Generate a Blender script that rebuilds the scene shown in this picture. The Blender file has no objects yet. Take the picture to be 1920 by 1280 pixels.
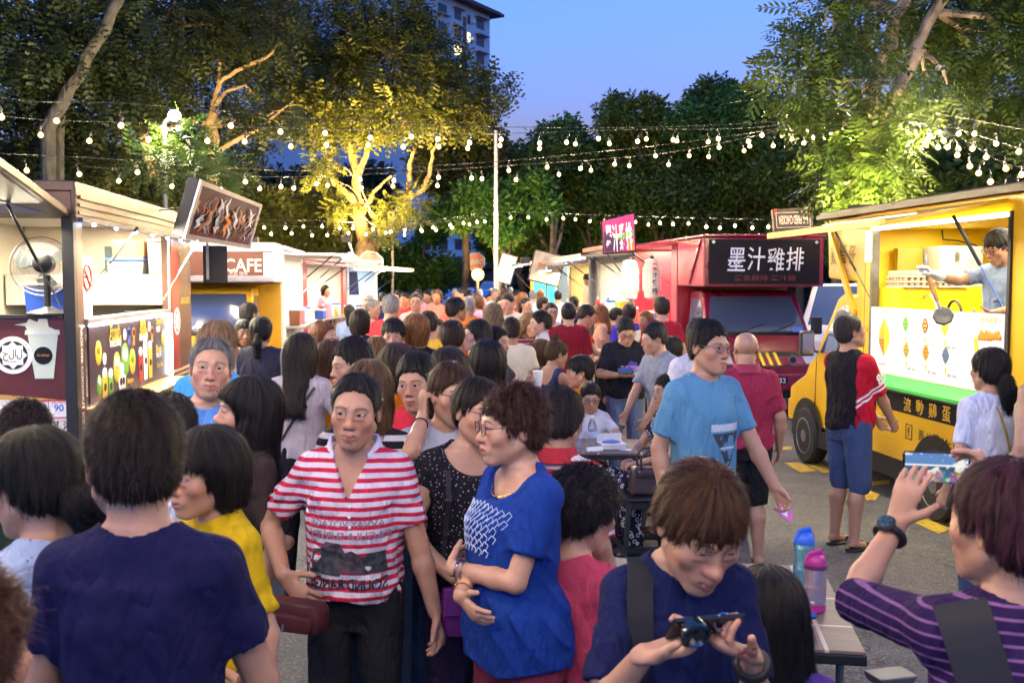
SKY_STRENGTH=2.9
SKY_TINT=(.50,.87,1.28)
BULB_E=2700.0
LAMP=3.0
EXPO=.82
import bpy,bmesh,math,random
import numpy as np
from mathutils import Vector,Matrix,Euler
R_=math.radians
rnd=random.Random(7)
rng=np.random.default_rng(11)
sc=bpy.context.scene
COL=sc.collection
CAM_H,FPX,CX,CY=1.95,1870.0,960.0,640.0
PITCH=R_(3.5)
cp,sp=math.cos(PITCH),math.sin(PITCH)
def ray(u,v):
 x=(u-CX)/FPX;y=-(v-CY)/FPX
 return Vector((x,cp+y*sp,-sp+y*cp))
def at(u,v,Y):
 """world point seen at photo pixel (u,v) at distance Y along the street"""
 d=ray(u,v);t=Y/d.y
 return Vector((d.x*t,Y,CAM_H+d.z*t))
def ground(u,v,z=0.0):
 d=ray(u,v);t=(z-CAM_H)/d.z
 return Vector((d.x*t,d.y*t,z))
def tag(o,label=None,cat=None,group=None,kind=None):
 if label:o['label']=label
 if cat:o['category']=cat
 if group:o['group']=group
 if kind:o['kind']=kind
 return o
def empty(name,loc=(0,0,0),rz=0.0,label=None,cat=None,group=None):
 o=bpy.data.objects.new(name,None);COL.objects.link(o)
 o.empty_display_size=0.1
 o.location=loc;o.rotation_euler=(0,0,rz)
 return tag(o,label,cat,group)
def link(name,me,m=None,parent=None):
 o=bpy.data.objects.new(name,me);COL.objects.link(o)
 if m is not None and len(me.materials)==0:
  for q in(m if isinstance(m,(list,tuple))else[m]):me.materials.append(q)
 if parent is not None:o.parent=parent
 return o
def mesh_np(name,V,F,smooth=True,mi=None):
 """V (n,3), F (m,k) array with k = 3 or 4"""
 me=bpy.data.meshes.new(name)
 V=np.ascontiguousarray(V,dtype=np.float32);F=np.ascontiguousarray(F,dtype=np.int32)
 k=F.shape[1]if len(F)else 4
 me.vertices.add(len(V));me.vertices.foreach_set('co',V.ravel())
 me.loops.add(F.size);me.loops.foreach_set('vertex_index',F.ravel())
 me.polygons.add(len(F));me.polygons.foreach_set('loop_start',np.arange(0,F.size,k,dtype=np.int32))
 if mi is not None:me.polygons.foreach_set('material_index',np.ascontiguousarray(mi,dtype=np.int32))
 me.polygons.foreach_set('use_smooth',np.full(len(F),smooth,dtype=bool))
 me.update(calc_edges=True);me.validate()
 return me
MATS={}
def NT(m):
 m.use_nodes=True;nt=m.node_tree;nt.nodes.clear();return nt
def N(nt,t,**kw):
 n=nt.nodes.new(t)
 for k,v in kw.items():setattr(n,k,v)
 return n
def lk(nt,a,b):nt.links.new(a,b)
def mat(name,col,rough=0.5,metal=0.0,var=0.0,vscale=6.0,bump=0.0,bscale=60.0,emit=0.0,ecol=None,coat=0.0,trans=0.0,alpha=1.0,spec=0.5,dirt=0.0,sheen=0.0):
 if name in MATS:return MATS[name]
 m=bpy.data.materials.new(name);nt=NT(m)
 out=N(nt,'ShaderNodeOutputMaterial');b=N(nt,'ShaderNodeBsdfPrincipled')
 lk(nt,b.outputs[0],out.inputs[0])
 c4=(*col[:3],1)
 b.inputs['Base Color'].default_value=c4;b.inputs['Roughness'].default_value=rough
 b.inputs['Metallic'].default_value=metal;b.inputs['Specular IOR Level'].default_value=spec
 if coat:b.inputs['Coat Weight'].default_value=coat;b.inputs['Coat Roughness'].default_value=.12
 if trans:b.inputs['Transmission Weight'].default_value=trans;b.inputs['IOR'].default_value=1.3
 if alpha<1:b.inputs['Alpha'].default_value=alpha
 if sheen:b.inputs['Sheen Weight'].default_value=sheen;b.inputs['Sheen Roughness'].default_value=.5
 if emit:
  b.inputs['Emission Color'].default_value=(*(ecol or col)[:3],1);b.inputs['Emission Strength'].default_value=emit
 if var or bump or dirt:
  tc=N(nt,'ShaderNodeTexCoord')
  if var or dirt:
   n=N(nt,'ShaderNodeTexNoise');n.inputs['Scale'].default_value=vscale;n.inputs['Detail'].default_value=6
   lk(nt,tc.outputs['Object'],n.inputs['Vector'])
   r=N(nt,'ShaderNodeValToRGB');r.color_ramp.elements[0].position=.3;r.color_ramp.elements[1].position=.72
   a=1-var;z=1+var*.5
   r.color_ramp.elements[0].color=(col[0]*a,col[1]*a,col[2]*a,1)
   r.color_ramp.elements[1].color=(min(1,col[0]*z),min(1,col[1]*z),min(1,col[2]*z),1)
   lk(nt,n.outputs['Fac'],r.inputs['Fac']);lk(nt,r.outputs[0],b.inputs['Base Color'])
   mr=N(nt,'ShaderNodeMapRange');mr.inputs['To Min'].default_value=max(0,rough-.12);mr.inputs['To Max'].default_value=min(1,rough+.18)
   lk(nt,n.outputs['Fac'],mr.inputs['Value']);lk(nt,mr.outputs[0],b.inputs['Roughness'])
  if bump:
   n2=N(nt,'ShaderNodeTexNoise');n2.inputs['Scale'].default_value=bscale;n2.inputs['Detail'].default_value=4
   lk(nt,tc.outputs['Object'],n2.inputs['Vector'])
   bp=N(nt,'ShaderNodeBump');bp.inputs['Strength'].default_value=bump;bp.inputs['Distance'].default_value=.01
   lk(nt,n2.outputs['Fac'],bp.inputs['Height']);lk(nt,bp.outputs[0],b.inputs['Normal'])
 MATS[name]=m;return m
def emis(name,col,strength):
 if name in MATS:return MATS[name]
 m=bpy.data.materials.new(name);nt=NT(m)
 out=N(nt,'ShaderNodeOutputMaterial');e=N(nt,'ShaderNodeEmission')
 e.inputs[0].default_value=(*col,1);e.inputs[1].default_value=strength
 lk(nt,e.outputs[0],out.inputs[0]);MATS[name]=m;return m
def srgb(r,g,b):
 f=lambda c:(c/255/12.92)if c/255<=.04045 else((c/255+.055)/1.055)**2.4
 return(f(r),f(g),f(b))
class MB:
 def __init__(s):s.bm=bmesh.new()
 def _add(s,verts,faces):
  vs=[s.bm.verts.new(v)for v in verts]
  for f in faces:
   try:s.bm.faces.new([vs[i]for i in f])
   except ValueError:pass
  return vs
 def box(s,x0,x1,y0,y1,z0,z1,rot=None,piv=None):
  v=[Vector(p)for p in((x0,y0,z0),(x1,y0,z0),(x1,y1,z0),(x0,y1,z0),(x0,y0,z1),(x1,y0,z1),(x1,y1,z1),(x0,y1,z1))]
  if rot is not None:
   c=Vector(piv)if piv is not None else Vector(((x0+x1)/2,(y0+y1)/2,(z0+z1)/2))
   v=[c+rot@(p-c)for p in v]
  s._add(v,[(0,3,2,1),(4,5,6,7),(0,1,5,4),(1,2,6,5),(2,3,7,6),(3,0,4,7)]);return s
 def quad(s,a,b,c,d):s._add([Vector(p)for p in(a,b,c,d)],[(0,1,2,3)]);return s
 def poly(s,pts):s._add([Vector(p)for p in pts],[tuple(range(len(pts)))]);return s
 def prism(s,pts,off):
  """polygon pts extruded by vector off"""
  pts=[Vector(p)for p in pts];off=Vector(off);n=len(pts)
  s._add(pts+[p+off for p in pts],[tuple(range(n-1,-1,-1)),tuple(range(n,2*n))]+[(i,(i+1)%n,n+(i+1)%n,n+i)for i in range(n)]);return s
 def tube(s,pts,r,n=8,cap=True):
  pts=[Vector(p)for p in pts];rs=r if isinstance(r,(list,tuple))else[r]*len(pts)
  rings=[];ref=None
  for i,p in enumerate(pts):
   t=(pts[min(i+1,len(pts)-1)]-pts[max(i-1,0)]).normalized()
   if ref is None:ref=t.orthogonal().normalized()
   ref=(ref-t*ref.dot(t));ref=ref.normalized()if ref.length>1e-6 else t.orthogonal().normalized()
   b=t.cross(ref)
   rings.append([s.bm.verts.new(p+(ref*math.cos(a)+b*math.sin(a))*rs[i])for a in(2*math.pi*k/n for k in range(n))])
  for a,b in zip(rings[:-1],rings[1:]):
   for k in range(n):s.bm.faces.new((a[k],a[(k+1)%n],b[(k+1)%n],b[k]))
  if cap:s.bm.faces.new(rings[0][::-1]);s.bm.faces.new(rings[-1])
  return s
 def lathe(s,prof,c=(0,0,0),n=20,M=None):
  """prof list of (r,z)"""
  c=Vector(c);rings=[]
  for r,z in prof:
   ring=[]
   for k in range(n):
    a=2*math.pi*k/n;p=Vector((r*math.cos(a),r*math.sin(a),z))
    if M is not None:p=M@p
    ring.append(s.bm.verts.new(c+p))
   rings.append(ring)
  for a,b in zip(rings[:-1],rings[1:]):
   for k in range(n):s.bm.faces.new((a[k],a[(k+1)%n],b[(k+1)%n],b[k]))
  s.bm.faces.new(rings[0][::-1]);s.bm.faces.new(rings[-1]);return s
 def ball(s,c,r,n=10,m=7):
  rr=r if isinstance(r,(list,tuple))else(r,r,r)
  prof=[(max(1e-3,math.sin(math.pi*i/m)),-math.cos(math.pi*i/m))for i in range(m+1)]
  return s.lathe(prof,c,n,Matrix.Diagonal(Vector(rr)))
 def build(s,name,m,parent=None,bevel=0.0,seg=2,smooth=False,loc=None):
  bmesh.ops.recalc_face_normals(s.bm,faces=s.bm.faces)
  me=bpy.data.meshes.new(name);s.bm.to_mesh(me);s.bm.free()
  if smooth:
   me.polygons.foreach_set('use_smooth',[True]*len(me.polygons))
  o=link(name,me,m,parent)
  if loc is not None:o.location=loc
  if smooth and not bevel:
   try:me.set_sharp_from_angle(angle=R_(40))
   except Exception:pass
  if bevel:
   b=o.modifiers.new('bevel','BEVEL');b.width=bevel;b.segments=seg;b.limit_method='ANGLE';b.angle_limit=R_(35)
   b.harden_normals=True if smooth else False
   me.polygons.foreach_set('use_smooth',[True]*len(me.polygons))if smooth else None
  return o
def text_mesh(body,size=1.0,extrude=0.0,bold=0.0,align='CENTER',space=1.0,line=1.0):
 cu=bpy.data.curves.new('lettering','FONT');cu.body=body;cu.size=size;cu.extrude=extrude;cu.offset=bold
 cu.align_x=align;cu.align_y='CENTER';cu.space_character=space;cu.space_line=line;cu.resolution_u=3
 ob=bpy.data.objects.new('lettering',cu)
 me=bpy.data.meshes.new_from_object(ob)
 bpy.data.objects.remove(ob);bpy.data.curves.remove(cu)
 return me
def lettering(body,m,parent,loc,xdir,updir,h=None,w=None,bold=0.0,align='CENTER',size=None,space=1.0,name='lettering',flip=False,line=1.0,depth=.003):
 """flat lettering: xdir reading direction, updir letter up; fitted to width w and height h"""
 me=text_mesh(body,1.0,0.0,bold,align,space,line)
 n=len(me.vertices)
 if n==0:return None
 co=np.empty(n*3,np.float32);me.vertices.foreach_get('co',co);co=co.reshape(-1,3)
 lo,hi=co.min(0),co.max(0)
 sx=w/max(1e-6,hi[0]-lo[0])if w else None;sy=h/max(1e-6,hi[1]-lo[1])if h else None
 if size:sx=sy=size
 sx=sx or sy;sy=sy or sx
 c=(lo+hi)/2
 x=(co[:,0]-(c[0]if align=='CENTER' else lo[0]))*sx*(-1 if flip else 1);y=(co[:,1]-c[1])*sy
 X=Vector(xdir).normalized();U=Vector(updir).normalized();Z=X.cross(U)
 P=np.outer(x,X)+np.outer(y,U)
 me.vertices.foreach_set('co',P.astype(np.float32).ravel());me.update()
 o=link(name,me,m,parent);o.location=Vector(loc)+Z*depth
 return o
def smin(a,b,k):
 if k<=0:return np.minimum(a,b)
 h=np.maximum(k-np.abs(a-b),0)/k
 return np.minimum(a,b)-h*h*k*.25
def smax(a,b,k):return-smin(-a,-b,k)
class Field:
 """list of primitives (fn, lo, hi, k, op) ; op 'u' union, 's' subtract"""
 def __init__(s):s.p=[];s.post=[]
 def add(s,fn,lo,hi,k=.02,op='u'):s.p.append((fn,np.array(lo,float),np.array(hi,float),k,op));return s
 def cone(s,a,b,r1,r2,k=.02,op='u',flat=None,fs=1.0,cap=False):
  a=np.array(a,float);b=np.array(b,float);ba=b-a;L2=max(1e-9,ba@ba)
  fl=None if flat is None else np.array(flat,float)/np.linalg.norm(flat)
  def fn(x,y,z):
   px,py,pz=x-a[0],y-a[1],z-a[2]
   t0=(px*ba[0]+py*ba[1]+pz*ba[2])/L2;t=np.clip(t0,0,1)
   qx,qy,qz=px-t*ba[0],py-t*ba[1],pz-t*ba[2]
   if fl is not None:
    dn=qx*fl[0]+qy*fl[1]+qz*fl[2];e=(1/fs-1)
    qx,qy,qz=qx+dn*e*fl[0],qy+dn*e*fl[1],qz+dn*e*fl[2]
   dd=np.sqrt(qx*qx+qy*qy+qz*qz)-(r1+(r2-r1)*t)
   return np.maximum(dd,(t0-1)*L2**.5)if cap else dd
  r=max(r1,r2)
  return s.add(fn,np.minimum(a,b)-r,np.maximum(a,b)+r,k,op)
 def ell(s,c,r,k=.02,op='u',M=None):
  c=np.array(c,float);r=np.array(r,float)
  A=None if M is None else np.array(M,float)
  def fn(x,y,z):
   px,py,pz=x-c[0],y-c[1],z-c[2]
   if A is not None:
    px,py,pz=(A[0,0]*px+A[1,0]*py+A[2,0]*pz,A[0,1]*px+A[1,1]*py+A[2,1]*pz,A[0,2]*px+A[1,2]*py+A[2,2]*pz)
   qx,qy,qz=px/r[0],py/r[1],pz/r[2]
   k0=np.sqrt(qx*qx+qy*qy+qz*qz)
   k1=np.sqrt((qx/r[0])**2+(qy/r[1])**2+(qz/r[2])**2)+1e-9
   return k0*(k0-1)/k1
  m=r.max()if A is not None else r
  return s.add(fn,c-m,c+m,k,op)
 def bounds(s,pad=.03):
  lo=np.min([p[1]for p in s.p if p[4]=='u'],0)-pad;hi=np.max([p[2]for p in s.p if p[4]=='u'],0)+pad
  return lo,hi
 def eval_pts(s,P):
  x,y,z=P[:,0],P[:,1],P[:,2]
  d=np.full(len(P),.5)
  for fn,lo,hi,k,op in s.p:
   q=fn(x,y,z)
   d=smin(d,q,k)if op=='u' else smax(d,-q,k)
  for f in s.post:d=f(d,x,y,z)
  return d
 def grid(s,lo,hi,h):
  n=np.maximum(2,np.ceil((hi-lo)/h).astype(int)+1)
  ax=[lo[i]+h*np.arange(n[i])for i in range(3)]
  d=np.full(n,.5,np.float32)
  for fn,l,u,k,op in s.p:
   m=k+2.5*h
   i0=np.clip(np.floor((l-m-lo)/h).astype(int),0,n);i1=np.clip(np.ceil((u+m-lo)/h).astype(int)+1,0,n)
   if np.any(i1<=i0):continue
   sl=tuple(slice(a,b)for a,b in zip(i0,i1))
   x=ax[0][sl[0]][:,None,None];y=ax[1][sl[1]][None,:,None];z=ax[2][sl[2]][None,None,:]
   q=fn(x,y,z)
   d[sl]=smin(d[sl],q,k)if op=='u' else smax(d[sl],-q,k)
  if s.post:
   x=ax[0][:,None,None];y=ax[1][None,:,None];z=ax[2][None,None,:]
   for f in s.post:d=f(d,x,y,z)
  return d
def surface_net(d,lo,h):
 sgn=d<0
 c=np.zeros([k-1 for k in d.shape],np.uint8)
 for i in(0,1):
  for j in(0,1):
   for k in(0,1):
    c+=sgn[i:d.shape[0]-1+i,j:d.shape[1]-1+j,k:d.shape[2]-1+k]
 act=(c>0)&(c<8)
 idx=np.argwhere(act)
 if len(idx)==0:return np.zeros((0,3)),np.zeros((0,4),int)
 vid=np.full(act.shape,-1,np.int32);vid[act]=np.arange(len(idx))
 acc=np.zeros((len(idx),3));cnt=np.zeros(len(idx))
 I=idx
 for axis in range(3):
  o1,o2=[a for a in range(3)if a!=axis]
  for e1 in(0,1):
   for e2 in(0,1):
    p=I.copy();p[:,o1]+=e1;p[:,o2]+=e2
    q=p.copy();q[:,axis]+=1
    da=d[p[:,0],p[:,1],p[:,2]];db=d[q[:,0],q[:,1],q[:,2]]
    m=(da<0)!=(db<0)
    t=np.where(m,da/np.where(m,da-db,1),0)
    pt=p.astype(float);pt[:,axis]+=t
    acc[m]+=pt[m];cnt[m]+=1
 V=lo+h*acc/cnt[:,None]
 Q=[]
 for axis in range(3):
  o1,o2=(axis+1)%3,(axis+2)%3
  a=[slice(None)]*3;b=[slice(None)]*3
  a[axis]=slice(0,-1);b[axis]=slice(1,None)
  A=sgn[tuple(a)];B=sgn[tuple(b)]
  e=np.argwhere(A!=B)
  e=e[(e[:,o1]>0)&(e[:,o2]>0)&(e[:,o1]<d.shape[o1]-1)&(e[:,o2]<d.shape[o2]-1)]
  if len(e)==0:continue
  f=A[e[:,0],e[:,1],e[:,2]]
  def g(s1,s2):
   p=e.copy();p[:,o1]-=s1;p[:,o2]-=s2
   return vid[p[:,0],p[:,1],p[:,2]]
  q=np.stack([g(1,1),g(0,1),g(0,0),g(1,0)],1)
  q[~f]=q[~f][:,::-1]
  Q.append(q)
 return V,np.concatenate(Q)
def relax(V,Q,it=1,lam=.5):
 E=np.concatenate([Q[:,[0,1]],Q[:,[1,2]],Q[:,[2,3]],Q[:,[3,0]]])
 deg=np.bincount(E[:,0],minlength=len(V)).astype(float)+np.bincount(E[:,1],minlength=len(V))
 for _ in range(it):
  S=np.zeros_like(V)
  for k in range(3):
   S[:,k]=np.bincount(E[:,0],V[E[:,1],k],len(V))+np.bincount(E[:,1],V[E[:,0],k],len(V))
  V=V+lam*(S/np.maximum(deg,1)[:,None]-V)
 return V
def mesh_field(F,h,fine=None,lo=None,hi=None,pad=None):
 """F at voxel h; fine = list of (lo,hi,h2) boxes meshed finer"""
 l,u=F.bounds(pad if pad is not None else 3*h)
 if lo is not None:l=np.maximum(l,lo)
 if hi is not None:u=np.minimum(u,hi)
 V,Q=surface_net(F.grid(l,u,h),l,h)
 if not fine:return V,Q
 ok=np.ones(len(Q),bool)
 for(fl,fh,h2)in fine:
  ins=np.all((V>np.array(fl)+h*.6)&(V<np.array(fh)-h*.6),1)
  ok&=~np.all(ins[Q],1)
 Q=Q[ok];parts=[(V,Q)];off=len(V)
 for(fl,fh,h2)in fine:
  fl=np.array(fl);fh=np.array(fh)
  v,q=surface_net(F.grid(fl,fh,h2),fl,h2)
  parts.append((v,q+off));off+=len(v)
 V=np.concatenate([p[0]for p in parts]);Q=np.concatenate([p[1]for p in parts])
 used=np.zeros(len(V),bool);used[Q.ravel()]=True
 rm=np.cumsum(used)-1
 return V[used],rm[Q]
def attr_vec(me,name,A):
 a=me.attributes.new(name,'FLOAT_VECTOR','POINT');a.data.foreach_set('vector',np.ascontiguousarray(A,dtype=np.float32).ravel())
class X:
 """tiny expression builder over math nodes"""
 def __init__(s,nt):s.nt=nt
 def m(s,op,*a,clamp=False):
  n=s.nt.nodes.new('ShaderNodeMath');n.operation=op;n.use_clamp=clamp
  for i,v in enumerate(a):
   if isinstance(v,(int,float)):n.inputs[i].default_value=v
   else:s.nt.links.new(v,n.inputs[i])
  return n.outputs[0]
 def add(s,a,b):return s.m('ADD',a,b)
 def sub(s,a,b):return s.m('SUBTRACT',a,b)
 def mul(s,a,b):return s.m('MULTIPLY',a,b)
 def sq(s,a):return s.m('MULTIPLY',a,a)
 def step(s,v,lo,hi):
  """1 below lo, 0 above hi"""
  n=s.nt.nodes.new('ShaderNodeMapRange');n.interpolation_type='SMOOTHSTEP'
  s.nt.links.new(v,n.inputs['Value']);n.inputs['From Min'].default_value=lo;n.inputs['From Max'].default_value=hi
  n.inputs['To Min'].default_value=1;n.inputs['To Max'].default_value=0
  return n.outputs[0]
 def ell(s,x,z,cx,cz,rx,rz,soft=.25):
  v=s.add(s.sq(s.mul(s.sub(x,cx),1/rx)),s.sq(s.mul(s.sub(z,cz),1/rz)))
  return s.step(v,1-soft,1+soft)
 def mix(s,f,a,b,amt=1.0,blend='MIX'):
  n=s.nt.nodes.new('ShaderNodeMix');n.data_type='RGBA';n.blend_type=blend
  if amt!=1.0:f=s.mul(f,amt)
  if isinstance(f,(int,float)):n.inputs[0].default_value=f
  else:s.nt.links.new(f,n.inputs[0])
  for i,v in((6,a),(7,b)):
   if isinstance(v,tuple):n.inputs[i].default_value=(*v,1)if len(v)==3 else v
   else:s.nt.links.new(v,n.inputs[i])
  return n.outputs[2]
 def noise(s,vec,scale,detail=3,rough=.5):
  n=s.nt.nodes.new('ShaderNodeTexNoise');n.inputs['Scale'].default_value=scale;n.inputs['Detail'].default_value=detail;n.inputs['Roughness'].default_value=rough
  if vec is not None:s.nt.links.new(vec,n.inputs['Vector'])
  return n.outputs['Fac']
SKIN={}
def skin_mat(tone='mid',brow=(.015,.012,.01),lip=1.0,gaze=0.0,beard=0.0,age=0.0,lid=1.0,sss=True):
 key=(tone,brow,lip,gaze,beard,age,lid,sss)
 if key in SKIN:return SKIN[key]
 base={'fair':(.54,.315,.205),'mid':(.44,.250,.160),'tan':(.33,.165,.09),'dark':(.19,.092,.052),'pale':(.60,.375,.26)}[tone]
 m=bpy.data.materials.new('skin');nt=NT(m);x_=X(nt)
 out=N(nt,'ShaderNodeOutputMaterial');b=N(nt,'ShaderNodeBsdfPrincipled');lk(nt,b.outputs[0],out.inputs[0])
 at_=N(nt,'ShaderNodeAttribute',attribute_name='hl');se=N(nt,'ShaderNodeSeparateXYZ');lk(nt,at_.outputs['Vector'],se.inputs[0])
 x,y,z=se.outputs;ax=x_.m('ABSOLUTE',x)
 front=x_.step(y,-.05,-.03)
 inhead=x_.step(x_.m('ABSOLUTE',z),.13,.15)
 front=x_.mul(front,inhead)
 tc=N(nt,'ShaderNodeTexCoord')
 n1=x_.noise(tc.outputs['Object'],14,4);n2=x_.noise(tc.outputs['Object'],160,3)
 col=x_.mix(n1,tuple(c*.86 for c in base),tuple(min(1,c*1.12)for c in base))
 n5=x_.noise(tc.outputs['Object'],48,5,.7);col=x_.mix(x_.step(n5,.62,.38),col,(base[0]*.92,base[1]*.72,base[2]*.66),.35)
 red=(base[0]*1.02,base[1]*.72,base[2]*.68)
 cheek=x_.mul(x_.ell(ax,z,.045,-.03,.035,.03,.9),front)
 nose=x_.mul(x_.ell(x,z,0,-.028,.022,.022,.9),front)
 col=x_.mix(cheek,col,red,.45);col=x_.mix(nose,col,red,.5)
 earm=x_.mul(x_.step(x_.m('ABSOLUTE',x_.sub(ax,.088)),.01,.016),x_.step(x_.m('ABSOLUTE',z),.03,.045))
 col=x_.mix(earm,col,red,.5)
 if beard:
  bm=x_.mul(x_.ell(x,z,0,-.085,.06,.045,.7),front);col=x_.mix(bm,col,tuple(c*.55 for c in base),.6*beard)
 sock=x_.mul(x_.ell(ax,z,.031,.002,.021,.015,.8),front);col=x_.mix(sock,col,(base[0]*.86,base[1]*.78,base[2]*.76),.45)
 if age:
  line=x_.mul(x_.ell(x_.add(ax,x_.mul(z,.45)),z,.012,-.045,.0022,.022,.8),front)
  col=x_.mix(line,col,tuple(c*.6 for c in base),.32*age)
  bag=x_.mul(x_.ell(ax,z,.031,-.012,.016,.0025,.9),front);col=x_.mix(bag,col,tuple(c*.65 for c in base),.38*age)
 lipc=(base[0]*.92,base[1]*.48,base[2]*.52)
 lm=x_.mul(x_.ell(x,z,0,-.0665,.0245,.0105,.3),front);col=x_.mix(lm,col,lipc,.8*lip)
 ll=x_.mul(x_.ell(x,z,0,-.0655,.023,.0018,.6),front);col=x_.mix(ll,col,(base[0]*.22,base[1]*.12,base[2]*.12),.9)
 nos=x_.mul(x_.ell(ax,z,.0085,-.0425,.0055,.0032,.5),front);col=x_.mix(nos,col,(base[0]*.15,base[1]*.09,base[2]*.08),.85)
 bz=x_.sub(z,x_.sub(.0275,x_.mul(x_.sq(x_.sub(ax,.030)),9.0)))
 bw=x_.add(.0030,x_.mul(n2,.002))
 bm=x_.mul(x_.step(x_.sub(x_.m('ABSOLUTE',bz),bw),-.0018,.0012),x_.mul(x_.step(ax,.047,.054),x_.m('SUBTRACT',1,x_.step(ax,.010,.016))))
 bm=x_.mul(bm,front);col=x_.mix(bm,col,brow,.68)
 eh=.0043*lid
 ex=x_.sub(ax,.031);ez=x_.sub(z,x_.add(.0055,x_.mul(ex,.10)))
 v=x_.add(x_.sq(x_.mul(ex,1/.0150)),x_.sq(x_.mul(ez,1/eh)))
 lash=x_.mul(x_.step(v,1.35,1.9),front);col=x_.mix(lash,col,(base[0]*.25,base[1]*.16,base[2]*.15),.75)
 almond=x_.mul(x_.step(v,.85,1.05),front)
 col=x_.mix(almond,col,(.40,.37,.355))
 ix=x_.sub(x,gaze);iax=x_.m('ABSOLUTE',x)
 gx=x_.sub(x_.m('ABSOLUTE',ix),.031)
 iv=x_.add(x_.sq(gx),x_.sq(x_.sub(z,.0062)));iris=x_.mul(x_.step(iv,.0060**2,.0072**2),almond)
 col=x_.mix(iris,col,(.012,.008,.006))
 lk(nt,col,b.inputs['Base Color'])
 rg=N(nt,'ShaderNodeMapRange');lk(nt,almond,rg.inputs['Value']);rg.inputs['To Min'].default_value=.46;rg.inputs['To Max'].default_value=.08
 lk(nt,rg.outputs[0],b.inputs['Roughness']);b.inputs['Specular IOR Level'].default_value=.45
 if sss:
  b.inputs['Subsurface Weight'].default_value=.18;b.inputs['Subsurface Radius'].default_value=(1,.35,.2);b.inputs['Subsurface Scale'].default_value=.008
 bp=N(nt,'ShaderNodeBump');bp.inputs['Strength'].default_value=.30+.22*age;bp.inputs['Distance'].default_value=.003
 n3=x_.noise(tc.outputs['Object'],90,5,.65)
 lk(nt,n3,bp.inputs['Height']);lk(nt,bp.outputs[0],b.inputs['Normal'])
 SKIN[key]=m;return m
HAIRM={}
def hair_mat(col,tip=None):
 key=(col,tip)
 if key in HAIRM:return HAIRM[key]
 m=bpy.data.materials.new('hair');nt=NT(m);x_=X(nt)
 out=N(nt,'ShaderNodeOutputMaterial');b=N(nt,'ShaderNodeBsdfPrincipled');lk(nt,b.outputs[0],out.inputs[0])
 at_=N(nt,'ShaderNodeAttribute',attribute_name='hl');se=N(nt,'ShaderNodeSeparateXYZ');lk(nt,at_.outputs['Vector'],se.inputs[0])
 x,y,z=se.outputs
 yy=x_.sub(y,.01);r=x_.m('SQRT',x_.add(x_.add(x_.sq(x),x_.sq(yy)),1e-5))
 cb=N(nt,'ShaderNodeCombineXYZ');lk(nt,x_.m('DIVIDE',x,r),cb.inputs[0]);lk(nt,x_.m('DIVIDE',yy,r),cb.inputs[1]);lk(nt,x_.mul(z,2.2),cb.inputs[2])
 n=x_.noise(cb.outputs[0],60,6,.7);n2=x_.noise(cb.outputs[0],7,3)
 c2=tip or tuple(min(1,c*1.5+.002)for c in col)
 f=x_.m('MULTIPLY',n,n2);f=x_.step(f,.42,.10);f=x_.m('SUBTRACT',1,f)
 lk(nt,x_.mix(f,tuple(c*.30 for c in col),c2),b.inputs['Base Color'])
 b.inputs['Roughness'].default_value=.42;b.inputs['Specular IOR Level'].default_value=.22
 bp=N(nt,'ShaderNodeBump');bp.inputs['Strength'].default_value=.7;bp.inputs['Distance'].default_value=.004
 lk(nt,n,bp.inputs['Height']);lk(nt,bp.outputs[0],b.inputs['Normal'])
 HAIRM[key]=m;return m
FAB={}
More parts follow.
